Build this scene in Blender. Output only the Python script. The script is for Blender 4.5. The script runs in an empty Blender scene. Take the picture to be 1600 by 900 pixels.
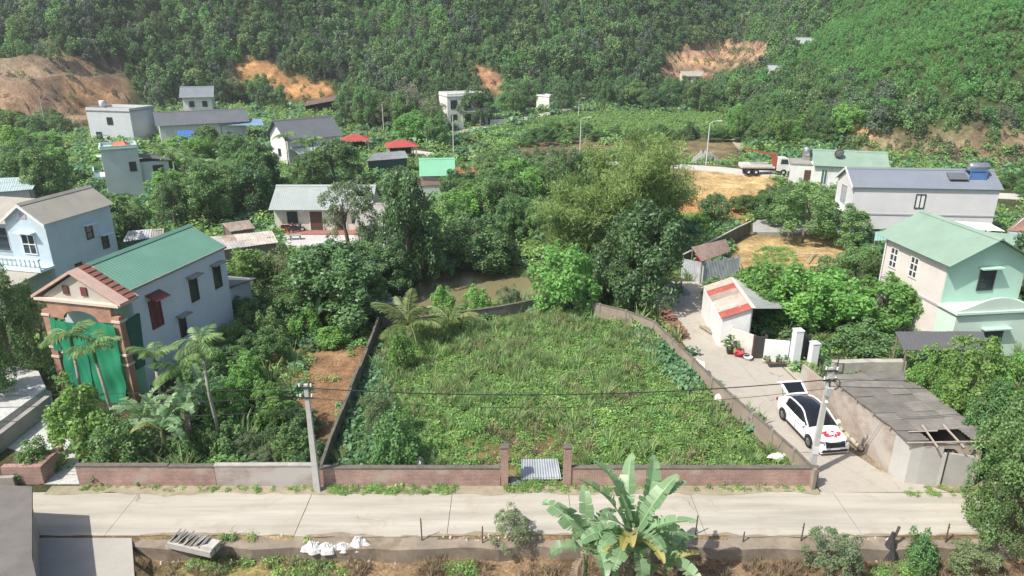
import bpy, math, random
import numpy as np
from mathutils import Vector, Matrix

# ------------------------------------------------------------------ camera, sky, sun, exposure
SC = bpy.context.scene
COL = SC.collection
CAM_H, PITCH, FPX = 20.0, math.radians(20.0), 1100.0      # photo 1600 x 900
cd = bpy.data.cameras.new('camera'); cam = bpy.data.objects.new('camera', cd); COL.objects.link(cam)
cam.location = (0, 0, CAM_H); cam.rotation_euler = (math.radians(90) - PITCH, 0, 0)
cd.sensor_width = 36.0; cd.lens = FPX / 1600 * 36.0; cd.clip_start = 0.5; cd.clip_end = 3000
SC.camera = cam

SUN_EL = math.radians(52.0); SUN_AZ = (-0.84, -0.54)       # where the sun stands (left, behind the camera)
W = bpy.data.worlds.new('World'); SC.world = W; W.use_nodes = True
nt = W.node_tree; bg = nt.nodes['Background']
sky = nt.nodes.new('ShaderNodeTexSky'); sky.sky_type = 'NISHITA'; sky.sun_disc = False
sky.sun_elevation = SUN_EL; sky.sun_rotation = math.atan2(SUN_AZ[0], SUN_AZ[1]); sky.dust_density = 2.5
nt.links.new(sky.outputs[0], bg.inputs[0]); bg.inputs[1].default_value = 0.125
sd = bpy.data.lights.new('sun', 'SUN'); so = bpy.data.objects.new('sun', sd); COL.objects.link(so)
sd.energy = 4.8; sd.angle = math.radians(0.55); sd.color = (1.0, 0.95, 0.86)
ce = math.cos(SUN_EL)
so.rotation_euler = Vector((-SUN_AZ[0] * ce, -SUN_AZ[1] * ce, -math.sin(SUN_EL))).to_track_quat('-Z', 'Y').to_euler()
so.location = (-60, -40, 90)
vs = SC.view_settings; vs.view_transform = 'Standard'; vs.look = 'None'; vs.gamma = 1.0; vs.exposure = 0.35
vs.use_curve_mapping = False
cy = SC.cycles; cy.use_denoising = True; cy.max_bounces = 6; cy.diffuse_bounces = 3; cy.transparent_max_bounces = 8
try: cy.denoiser = 'OPENIMAGEDENOISE'
except Exception: pass

R = random.Random(7)
NR = np.random.default_rng(11)
CT, ST = math.cos(PITCH), math.sin(PITCH)

# ------------------------------------------------------------------ terrain height
def sstep(a, b, t):
    t = np.clip((np.asarray(t, float) - a) / (b - a), 0, 1)
    return t * t * (3 - 2 * t)

def wav(x, y, s, seed=0.0):
    x = np.asarray(x, float) / s; y = np.asarray(y, float) / s
    return (np.sin(1.7 * x + 2.3 * y + seed) + np.sin(-2.1 * x + 1.3 * y + 1.7 * seed + 1.1)
            + 0.6 * np.sin(3.7 * x - 2.9 * y + seed * 0.7 + 2.0) + 0.6 * np.sin(2.9 * x + 4.3 * y + 0.3 * seed)) / 3.2

BFX = [-300, -118, -99, -71, -46, -18, 10, 40, 71, 114, 200, 400]
BFY = [140, 165, 185, 200, 210, 205, 215, 225, 245, 290, 300, 300]

def inpoly(px, py, poly):
    px = np.asarray(px, float); py = np.asarray(py, float)
    r = np.zeros(px.shape, bool); n = len(poly); j = n - 1
    for i in range(n):
        xi, yi = poly[i]; xj, yj = poly[j]
        if yi != yj:
            c = ((yi > py) != (yj > py)) & (px < (xj - xi) * (py - yi) / (yj - yi) + xi)
            r ^= c
        j = i
    return r

def flat(u, v, z=0.0):
    """point of height z seen at photo pixel u, v"""
    a = (u - 800) / FPX; b = (v - 450) / FPX
    dy, dz = CT - b * ST, -ST - b * CT
    t = (z - CAM_H) / dz
    return (a * t, dy * t, z)

def fpoly(pts, z=0.0): return [flat(u, v, z)[:2] for u, v in pts]

POND = fpoly([(600, 470), (655, 425), (700, 412), (780, 414), (830, 422), (850, 445), (868, 462), (760, 472), (690, 492), (640, 498)])
PLAT = fpoly([(1040, 268), (1205, 274), (1207, 292), (1188, 306), (1120, 312), (1060, 304)])

def edge_dist(x, y, poly):
    """signed distance to polygon (positive inside)"""
    x = np.asarray(x, float); y = np.asarray(y, float)
    d = np.full(x.shape, 1e9); n = len(poly)
    for i in range(n):
        ax, ay = poly[i]; bx, by = poly[(i + 1) % n]
        ex, ey = bx - ax, by - ay
        t = np.clip(((x - ax) * ex + (y - ay) * ey) / (ex * ex + ey * ey + 1e-9), 0, 1)
        d = np.minimum(d, np.hypot(x - ax - t * ex, y - ay - t * ey))
    return np.where(inpoly(x, y, poly), d, -d)

def hgt(x, y):
    x = np.asarray(x, float); y = np.asarray(y, float)
    d = y - np.interp(x, BFX, BFY) + 5 * wav(x, y, 30, 2)
    hb = 0.55 * np.maximum(d, 0) * sstep(0, 18, d) + 0.0022 * np.maximum(d, 0) ** 2 * sstep(20, 60, d)
    hb = hb * (1 + 0.10 * wav(x, y, 26, 5))
    hb = np.minimum(hb, 90 + 6 * wav(x, y, 60, 1))
    d1 = x - 57 + 3 * wav(x, y, 17, 4)
    d2 = y - np.interp(x, [40, 64, 81, 110, 160, 400], [119, 117, 111, 104, 100, 96]) + 2.0 * wav(x, y, 13, 8)
    dr = np.minimum(d1, d2)
    hr = 0.58 * np.maximum(dr, 0) * sstep(-1, 7, dr) + 0.8 * sstep(0, 5, np.minimum(dr, d2))
    hr = np.minimum(hr * (1 + 0.08 * wav(x, y, 20, 3)), 70)
    h = np.maximum(hb, hr)
    # terraced cut on the back hill
    tc = sstep(0, 1, (x - 52) / 4) * sstep(0, 1, (104 - x) / 4) * sstep(0, 1, (y - 238) / 6) * sstep(0, 1, (292 - y) / 6)
    st = 3.4; f = h / st; ht = st * (np.floor(f) + sstep(0.74, 1.0, f - np.floor(f)))
    h = h * (1 - tc) + ht * tc + tc * .35 * wav(x, y, 3, 5)
    # cut terraces on the left
    lc = sstep(0, 1, (x + 170) / 6) * sstep(0, 1, (-84 - x) / 6) * sstep(0, 1, (y - 160) / 6) * sstep(0, 1, (222 - y) / 6)
    st = 4.5; f = h / st; ht = st * (np.floor(f) + sstep(0.72, 1.0, f - np.floor(f)))
    h = h * (1 - lc) + ht * lc + lc * (1.5 * np.abs(wav(x, y, 6, 3)) + .8 * wav(x, y, 2.9, 5))
    # flat land roughness, pond, clearing, low field in front of the road
    fl = sstep(3, 0, h)
    h = h + fl * sstep(46, 70, y) * 0.18 * wav(x, y, 5, 6)
    h = h + 1.25 * sstep(-3.0, 0.3, edge_dist(x, y, PLAT)) + 0.06 * wav(x, y, 1.3, 9) * sstep(-3, 0, edge_dist(x, y, PLAT))
    h = h - 1.1 * sstep(-0.6, 1.2, edge_dist(x, y, POND))
    xe = -16.2 + np.clip(24.6 - y, 0, 9) * .56
    low = sstep(24.25, 23.8, y) * sstep(xe, xe + .3, x)
    h = h - low * (0.75 + 0.10 * wav(x, y, 1.7, 1) + 0.05 * wav(x, y, 0.6, 3))
    return h

def H(x, y): return float(hgt(np.array([x]), np.array([y]))[0])

def G(u, v):
    """point of the terrain seen at photo pixel u, v"""
    a = (u - 800) / FPX; b = (v - 450) / FPX
    dy, dz = CT - b * ST, -ST - b * CT
    t = np.concatenate([np.arange(18, 120, 0.25), np.arange(120, 700, 0.5)])
    z = CAM_H + dz * t; g = hgt(a * t, dy * t)
    k = np.argmax(z < g)
    if k == 0: k = len(t) - 1
    return Vector((a * t[k], dy * t[k], float(g[k])))

def proj(x, y, z):
    zz = y * CT + (CAM_H - z) * ST
    return 800 + FPX * x / zz, 450 + FPX * ((CAM_H - z) * CT - y * ST) / zz

def depth(p): return p[1] * CT + (CAM_H - p[2]) * ST

# ------------------------------------------------------------------ materials
MATS = {}
def _nodes(name):
    m = bpy.data.materials.new(name); m.use_nodes = True
    return m, m.node_tree, m.node_tree.nodes['Principled BSDF']

def M(name, col, rough=0.8, var=0.25, scale=2.0, bump=0.0, bscale=30.0, metal=0.0, stain=None, spec=0.3, detail=6, cracks=0.0, stretch=None):
    """plain weathered surface: noise in value at two sizes, optional stain colour, optional fine relief"""
    if name in MATS: return MATS[name]
    m, t, p = _nodes(name); N, L = t.nodes, t.links
    tc = N.new('ShaderNodeTexCoord')
    n1 = N.new('ShaderNodeTexNoise'); n1.inputs['Scale'].default_value = scale; n1.inputs['Detail'].default_value = detail
    n1.inputs['Roughness'].default_value = 0.65
    L.new(tc.outputs['Object'], n1.inputs['Vector'])
    if stretch:
        sv = N.new('ShaderNodeVectorMath'); sv.operation = 'MULTIPLY'; sv.inputs[1].default_value = stretch; L.new(tc.outputs['Object'], sv.inputs[0]); L.new(sv.outputs[0], n1.inputs['Vector'])
    mr = N.new('ShaderNodeMapRange'); mr.inputs[1].default_value = 0.28; mr.inputs[2].default_value = 0.72
    mr.inputs[3].default_value = 1 - var; mr.inputs[4].default_value = 1 + var * 0.6
    L.new(n1.outputs['Fac'], mr.inputs[0])
    mx = N.new('ShaderNodeMix'); mx.data_type = 'RGBA'; mx.blend_type = 'MULTIPLY'; mx.inputs[0].default_value = 1
    mx.inputs[6].default_value = (*col, 1); L.new(mr.outputs[0], mx.inputs[7]); out = mx.outputs[2]
    if stain:
        n2 = N.new('ShaderNodeTexNoise'); n2.inputs['Scale'].default_value = stain[1]; n2.inputs['Detail'].default_value = 8
        n2.inputs['Roughness'].default_value = 0.7
        L.new(tc.outputs['Object'], n2.inputs['Vector'])
        if 'plaster' in name:          # rain streaks run down the wall
            sv = N.new('ShaderNodeVectorMath'); sv.operation = 'MULTIPLY'; sv.inputs[1].default_value = (2.2, 2.2, .35); L.new(tc.outputs['Object'], sv.inputs[0]); L.new(sv.outputs[0], n2.inputs['Vector'])
        r2 = N.new('ShaderNodeMapRange'); r2.inputs[1].default_value = stain[2]; r2.inputs[2].default_value = stain[2] + 0.18
        r2.inputs[4].default_value = stain[3]
        L.new(n2.outputs['Fac'], r2.inputs[0])
        m2 = N.new('ShaderNodeMix'); m2.data_type = 'RGBA'; L.new(r2.outputs[0], m2.inputs[0]); L.new(out, m2.inputs[6])
        m2.inputs[7].default_value = (*stain[0], 1); out = m2.outputs[2]
    if cracks:
        nd = N.new('ShaderNodeTexNoise'); nd.inputs['Scale'].default_value = 1.3; nd.inputs['Detail'].default_value = 6; L.new(tc.outputs['Object'], nd.inputs['Vector'])
        ad = N.new('ShaderNodeVectorMath'); ad.operation = 'MULTIPLY_ADD'; L.new(nd.outputs['Color'], ad.inputs[0]); ad.inputs[1].default_value = (1.6, 1.6, 0); L.new(tc.outputs['Object'], ad.inputs[2])
        vo = N.new('ShaderNodeTexVoronoi'); vo.feature = 'DISTANCE_TO_EDGE'; vo.inputs['Scale'].default_value = cracks; L.new(ad.outputs[0], vo.inputs['Vector'])
        ng = N.new('ShaderNodeTexNoise'); ng.inputs['Scale'].default_value = .35; L.new(tc.outputs['Object'], ng.inputs['Vector'])
        th = N.new('ShaderNodeMapRange'); th.inputs[1].default_value = .56; th.inputs[2].default_value = .7; th.inputs[3].default_value = 0; th.inputs[4].default_value = .004; L.new(ng.outputs['Fac'], th.inputs[0])
        lt = N.new('ShaderNodeMath'); lt.operation = 'LESS_THAN'; L.new(vo.outputs['Distance'], lt.inputs[0]); L.new(th.outputs[0], lt.inputs[1])
        m4 = N.new('ShaderNodeMix'); m4.data_type = 'RGBA'; L.new(lt.outputs[0], m4.inputs[0]); L.new(out, m4.inputs[6]); m4.inputs[7].default_value = (.16, .14, .11, 1); out = m4.outputs[2]
    L.new(out, p.inputs['Base Color'])
    p.inputs['Roughness'].default_value = rough; p.inputs['Metallic'].default_value = metal
    p.inputs['Specular IOR Level'].default_value = spec
    if bump:
        nb = N.new('ShaderNodeTexNoise'); nb.inputs['Scale'].default_value = bscale; nb.inputs['Detail'].default_value = 5
        L.new(tc.outputs['Object'], nb.inputs['Vector'])
        b = N.new('ShaderNodeBump'); b.inputs['Strength'].default_value = min(1, bump); b.inputs['Distance'].default_value = 0.05
        L.new(nb.outputs['Fac'], b.inputs['Height']); L.new(b.outputs[0], p.inputs['Normal'])
    MATS[name] = m; return m

def brickmat(name, c1, c2, mortar, scale=1.0, plaster=None):
    """small bricks, too fine to pick apart; worn plaster patches on request"""
    if name in MATS: return MATS[name]
    m, t, p = _nodes(name); N, L = t.nodes, t.links
    tc = N.new('ShaderNodeTexCoord'); sx = N.new('ShaderNodeSeparateXYZ'); L.new(tc.outputs['Object'], sx.inputs[0])
    ad = N.new('ShaderNodeMath'); ad.operation = 'ADD'; L.new(sx.outputs[0], ad.inputs[0]); L.new(sx.outputs[1], ad.inputs[1])
    cb = N.new('ShaderNodeCombineXYZ'); L.new(ad.outputs[0], cb.inputs[0]); L.new(sx.outputs[2], cb.inputs[1])
    b = N.new('ShaderNodeTexBrick'); L.new(cb.outputs[0], b.inputs['Vector'])
    b.inputs['Scale'].default_value = 1.0 / scale; b.inputs['Brick Width'].default_value = 0.23; b.inputs['Row Height'].default_value = 0.075
    b.inputs['Mortar Size'].default_value = 0.009; b.inputs['Color1'].default_value = (*c1, 1); b.inputs['Color2'].default_value = (*c2, 1)
    b.inputs['Mortar'].default_value = (*mortar, 1)
    n = N.new('ShaderNodeTexNoise'); n.inputs['Scale'].default_value = 0.9; n.inputs['Detail'].default_value = 9; n.inputs['Roughness'].default_value = 0.7
    L.new(tc.outputs['Object'], n.inputs['Vector'])
    mr = N.new('ShaderNodeMapRange'); mr.inputs[1].default_value = .3; mr.inputs[2].default_value = .7; mr.inputs[3].default_value = .62; mr.inputs[4].default_value = 1.25
    L.new(n.outputs['Fac'], mr.inputs[0])
    mx = N.new('ShaderNodeMix'); mx.data_type = 'RGBA'; mx.blend_type = 'MULTIPLY'; mx.inputs[0].default_value = 1
    L.new(b.outputs['Color'], mx.inputs[6]); L.new(mr.outputs[0], mx.inputs[7]); out = mx.outputs[2]
    if plaster:
        n2 = N.new('ShaderNodeTexNoise'); n2.inputs['Scale'].default_value = plaster[1]; n2.inputs['Detail'].default_value = 6
        L.new(tc.outputs['Object'], n2.inputs['Vector'])
        r2 = N.new('ShaderNodeMapRange'); r2.inputs[1].default_value = plaster[2]; r2.inputs[2].default_value = plaster[2] + .1
        L.new(n2.outputs['Fac'], r2.inputs[0])
        m2 = N.new('ShaderNodeMix'); m2.data_type = 'RGBA'; L.new(r2.outputs[0], m2.inputs[0]); L.new(out, m2.inputs[6])
        m2.inputs[7].default_value = (*plaster[0], 1); out = m2.outputs[2]
    L.new(out, p.inputs['Base Color']); p.inputs['Roughness'].default_value = 0.9
    bp = N.new('ShaderNodeBump'); bp.inputs['Strength'].default_value = 0.6; bp.inputs['Distance'].default_value = 0.02
    L.new(b.outputs['Fac'], bp.inputs['Height']); bp.invert = True; L.new(bp.outputs[0], p.inputs['Normal'])
    MATS[name] = m; return m

FB = 2.25      # leaf colours were picked a little dark
def leafmat(name, dark, light, rough=0.5, trans=0.35, vary=0.25, dry=None):
    dark = [c * FB * k for c, k in zip(dark, (1.0, 1.0, 1.3))]; light = [c * FB * k for c, k in zip(light, (1.0, 1.0, 1.3))]; trans = min(.5, trans + .1)
    """leaf: two greens picked leaf by leaf, a tint of its own for each plant, light coming through"""
    if name in MATS: return MATS[name]
    m, t, p = _nodes(name); N, L = t.nodes, t.links
    at = N.new('ShaderNodeAttribute'); at.attribute_name = 'lv'
    mx = N.new('ShaderNodeMix'); mx.data_type = 'RGBA'; L.new(at.outputs['Fac'], mx.inputs[0])
    mx.inputs[6].default_value = (*dark, 1); mx.inputs[7].default_value = (*light, 1); out = mx.outputs[2]
    if dry:
        g = N.new('ShaderNodeMapRange'); g.inputs[1].default_value = dry[1]; g.inputs[2].default_value = dry[1] + .02
        L.new(at.outputs['Fac'], g.inputs[0])
        m3 = N.new('ShaderNodeMix'); m3.data_type = 'RGBA'; L.new(g.outputs[0], m3.inputs[0]); L.new(out, m3.inputs[6])
        m3.inputs[7].default_value = (*dry[0], 1); out = m3.outputs[2]
    oi = N.new('ShaderNodeObjectInfo')
    hs = N.new('ShaderNodeHueSaturation'); L.new(out, hs.inputs['Color'])
    a = N.new('ShaderNodeMapRange'); a.inputs[3].default_value = 1 - vary; a.inputs[4].default_value = 1 + vary; L.new(oi.outputs['Random'], a.inputs[0])
    L.new(a.outputs[0], hs.inputs['Value'])
    ml = N.new('ShaderNodeMath'); ml.operation = 'MULTIPLY'; ml.inputs[1].default_value = 7.31; L.new(oi.outputs['Random'], ml.inputs[0])
    fr = N.new('ShaderNodeMath'); fr.operation = 'FRACT'; L.new(ml.outputs[0], fr.inputs[0])
    h = N.new('ShaderNodeMapRange'); h.inputs[3].default_value = 0.5 - 0.07 * vary; h.inputs[4].default_value = 0.5 + 0.07 * vary
    L.new(fr.outputs[0], h.inputs[0]); L.new(h.outputs[0], hs.inputs['Hue'])
    L.new(hs.outputs[0], p.inputs['Base Color']); p.inputs['Roughness'].default_value = rough; p.inputs['Specular IOR Level'].default_value = 0.5
    tr = N.new('ShaderNodeBsdfTranslucent'); L.new(hs.outputs[0], tr.inputs[0])
    ms = N.new('ShaderNodeMixShader'); ms.inputs[0].default_value = trans
    L.new(p.outputs[0], ms.inputs[1]); L.new(tr.outputs[0], ms.inputs[2])
    L.new(ms.outputs[0], N['Material Output'].inputs[0])
    MATS[name] = m; return m

def glassmat(name='window_glass', col=(0.03, 0.045, 0.055)):
    if name in MATS: return MATS[name]
    m, t, p = _nodes(name)
    p.inputs['Base Color'].default_value = (*col, 1); p.inputs['Roughness'].default_value = 0.08; p.inputs['Specular IOR Level'].default_value = 0.6
    MATS[name] = m; return m

# ------------------------------------------------------------------ mesh helpers
def npmesh(name, V, F, mat=None, lv=None, smooth=False):
    V = np.asarray(V, np.float32); F = np.asarray(F, np.int32); n, k = F.shape
    me = bpy.data.meshes.new(name)
    me.vertices.add(len(V)); me.vertices.foreach_set('co', V.ravel())
    me.loops.add(n * k); me.loops.foreach_set('vertex_index', F.ravel())
    me.polygons.add(n); me.polygons.foreach_set('loop_start', np.arange(0, n * k, k, dtype=np.int32))
    if lv is not None:
        a = me.attributes.new('lv', 'FLOAT', 'FACE'); a.data.foreach_set('value', np.asarray(lv, np.float32))
    me.update(calc_edges=True)
    if smooth: me.polygons.foreach_set('use_smooth', np.ones(n, bool))
    if mat: me.materials.append(mat)
    return me

def link(name, me, parent=None, loc=(0, 0, 0), rot=(0, 0, 0), scale=(1, 1, 1)):
    o = bpy.data.objects.new(name, me); COL.objects.link(o); o.parent = parent
    o.location = loc; o.rotation_euler = rot; o.scale = scale
    return o

def tag(o, label, cat=None, group=None, kind=None):
    if label: o['label'] = label
    if cat: o['category'] = cat
    if group: o['group'] = group
    kind = kind or ('thing' if cat else None)
    if kind: o['kind'] = kind
    return o

def empty(name, loc, rz=0.0, label=None, cat=None, group=None):
    o = link(name, None, None, loc, (0, 0, rz)); o.empty_display_size = 0.2
    if label: tag(o, label, cat, group)
    return o

def copy_tree(o, parent=None):
    c = o.copy(); COL.objects.link(c); c.parent = parent
    for ch in list(o.children): copy_tree(ch, c)
    return c

class MB:
    def __init__(s): s.V = []; s.F = []
    def v(s, p): s.V.append(tuple(p)); return len(s.V) - 1
    def poly(s, pts): s.F.append([s.v(p) for p in pts]); return s
    def box(s, x0, y0, z0, x1, y1, z1):
        return s.hexa([(x0, y0, z0), (x1, y0, z0), (x1, y1, z0), (x0, y1, z0)], [(x0, y0, z1), (x1, y0, z1), (x1, y1, z1), (x0, y1, z1)])
    def hexa(s, bot, top):
        b = [s.v(p) for p in bot]; t = [s.v(p) for p in top]; n = len(b)
        s.F.append(b[::-1]); s.F.append(t)
        for i in range(n): j = (i + 1) % n; s.F.append([b[i], b[j], t[j], t[i]])
        return s
    def prism(s, pts, vec):
        vec = Vector(vec); return s.hexa(pts, [tuple(Vector(p) + vec) for p in pts])
    def slab(s, a, b, c, d, t):
        """flat plate a b c d with thickness t below"""
        a, b, c, d = map(Vector, (a, b, c, d)); n = (b - a).cross(d - a).normalized() * t
        return s.hexa([a - n, b - n, c - n, d - n], [a, b, c, d])
    def tube(s, path, rad, n=6, cap=True):
        path = [Vector(p) for p in path]
        if not hasattr(rad, '__len__'): rad = [rad] * len(path)
        rings = []
        for i, p in enumerate(path):
            d = (path[min(i + 1, len(path) - 1)] - path[max(i - 1, 0)])
            if d.length < 1e-6: d = Vector((0, 0, 1))
            d.normalize(); a = d.orthogonal().normalized() if abs(d.z) > .9 else d.cross(Vector((0, 0, 1))).normalized()
            b = d.cross(a)
            rings.append([s.v(p + (a * math.cos(2 * math.pi * k / n) + b * math.sin(2 * math.pi * k / n)) * rad[i]) for k in range(n)])
        for r0, r1 in zip(rings, rings[1:]):
            for k in range(n): s.F.append([r0[k], r0[(k + 1) % n], r1[(k + 1) % n], r1[k]])
        if cap: s.F.append(rings[0][::-1]); s.F.append(rings[-1])
        return s
    def lathe(s, prof, n=12, c=(0, 0, 0)):
        rings = [[s.v((c[0] + r * math.cos(2 * math.pi * k / n), c[1] + r * math.sin(2 * math.pi * k / n), c[2] + z)) for k in range(n)] for r, z in prof]
        for r0, r1 in zip(rings, rings[1:]):
            for k in range(n): s.F.append([r0[k], r0[(k + 1) % n], r1[(k + 1) % n], r1[k]])
        s.F.append(rings[0][::-1]); s.F.append(rings[-1]); return s
    def ribbed(s, a, b, c, d, pitch=0.33, amp=0.014, t=0.02, wave=False):
        """metal sheet from eave a-b up to ridge d-c with ribs running up the slope"""
        a, b, c, d = map(Vector, (a, b, c, d)); n = (b - a).cross(d - a).normalized()
        k = max(2, int((b - a).length / pitch)); fr = []
        for i in range(k):
            if wave:
                for f in (0, .25, .5, .75): fr.append(((i + f) / k, amp * math.sin(2 * math.pi * f)))
            else:
                fr += [(i / k, 0), ((i + .68) / k, 0), ((i + .78) / k, amp), ((i + .92) / k, amp)]
        fr.append((1, 0)); lo = []; hi = []; lo2 = []; hi2 = []
        for f, o in fr:
            p = a.lerp(b, f) + n * o; q = d.lerp(c, f) + n * o
            lo.append(s.v(p)); hi.append(s.v(q)); lo2.append(s.v(p - n * t)); hi2.append(s.v(q - n * t))
        for i in range(len(fr) - 1):
            s.F += [[lo[i], lo[i + 1], hi[i + 1], hi[i]], [lo2[i + 1], lo2[i], hi2[i], hi2[i + 1]],
                    [lo2[i], lo2[i + 1], lo[i + 1], lo[i]], [hi[i], hi[i + 1], hi2[i + 1], hi2[i]]]
        s.F += [[lo2[0], lo[0], hi[0], hi2[0]], [lo[-1], lo2[-1], hi2[-1], hi[-1]]]
        return s
    def mesh(s, name, mat=None, smooth=False):
        me = bpy.data.meshes.new(name); me.from_pydata(s.V, [], s.F); me.update()
        if mat: me.materials.append(mat)
        if smooth: me.polygons.foreach_set('use_smooth', [True] * len(me.polygons))
        return me
    def build(s, name, mat, parent=None, smooth=False, loc=(0, 0, 0), rot=(0, 0, 0)):
        return link(name, s.mesh(name, mat, smooth), parent, loc, rot)

def scatter(name, pts, scl, rot, var, coll, label=None, cat=None, lvidx=None):
    """stuff: instances of the meshes in a collection on given points (geometry nodes)"""
    pts = np.asarray(pts, np.float32); n = len(pts)
    me = bpy.data.meshes.new(name); me.vertices.add(n); me.vertices.foreach_set('co', pts.ravel())
    for nm, ty, val in (('scl', 'FLOAT_VECTOR', scl), ('rot', 'FLOAT_VECTOR', rot)):
        a = me.attributes.new(nm, ty, 'POINT'); a.data.foreach_set('vector', np.asarray(val, np.float32).ravel())
    a = me.attributes.new('idx', 'INT', 'POINT'); a.data.foreach_set('value', np.asarray(var, np.int32))
    o = link(name, me)
    if label: tag(o, label, cat, None, 'stuff')
    g = bpy.data.node_groups.new(name, 'GeometryNodeTree')
    g.interface.new_socket('Geometry', in_out='INPUT', socket_type='NodeSocketGeometry')
    g.interface.new_socket('Geometry', in_out='OUTPUT', socket_type='NodeSocketGeometry')
    N, L = g.nodes, g.links
    gi = N.new('NodeGroupInput'); go = N.new('NodeGroupOutput')
    ip = N.new('GeometryNodeInstanceOnPoints'); ci = N.new('GeometryNodeCollectionInfo')
    ci.inputs['Collection'].default_value = coll; ci.inputs['Separate Children'].default_value = True; ci.inputs['Reset Children'].default_value = True
    def na(nm, ty):
        k = N.new('GeometryNodeInputNamedAttribute'); k.data_type = ty; k.inputs['Name'].default_value = nm
        return [s for s in k.outputs if s.enabled and s.name == 'Attribute'][0]
    L.new(gi.outputs[0], ip.inputs['Points']); L.new(ci.outputs[0], ip.inputs['Instance'])
    ip.inputs['Pick Instance'].default_value = True
    L.new(na('idx', 'INT'), ip.inputs['Instance Index']); L.new(na('scl', 'FLOAT_VECTOR'), ip.inputs['Scale'])
    er = N.new('FunctionNodeEulerToRotation'); L.new(na('rot', 'FLOAT_VECTOR'), er.inputs[0]); L.new(er.outputs[0], ip.inputs['Rotation'])
    L.new(ip.outputs[0], go.inputs[0])
    md = o.modifiers.new('scatter', 'NODES'); md.node_group = g
    return o

def kit(name, meshes):
    c = bpy.data.collections.new(name)
    for i, me in enumerate(meshes):
        o = bpy.data.objects.new(f'{name}_{i:02d}', me); c.objects.link(o)
    return c
# ------------------------------------------------------------------ ground
def axis(segs):
    out = []
    for a, b, s in segs: out += list(np.arange(a, b, s))
    return np.array(out + [segs[-1][1]])
gx = axis([(-420, -180, 12), (-180, -70, 2.2), (-70, -34, .9), (-34, 36, .42), (36, 70, .9), (70, 180, 2.0), (180, 420, 12)])
gy = axis([(-120, 10, 10), (10, 20, 1), (20, 27, .22), (27, 60, .42), (60, 130, .75), (130, 320, 1.7), (320, 560, 8)])
X, Y = np.meshgrid(gx, gy); Z = hgt(X, Y)
nx, ny = len(gx), len(gy)
ii = (np.arange(ny - 1)[:, None] * nx + np.arange(nx - 1)[None, :]).ravel()
GF = np.stack([ii, ii + 1, ii + nx + 1, ii + nx], 1)
U_, V_ = proj(X, np.maximum(Y, 5), Z)

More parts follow.
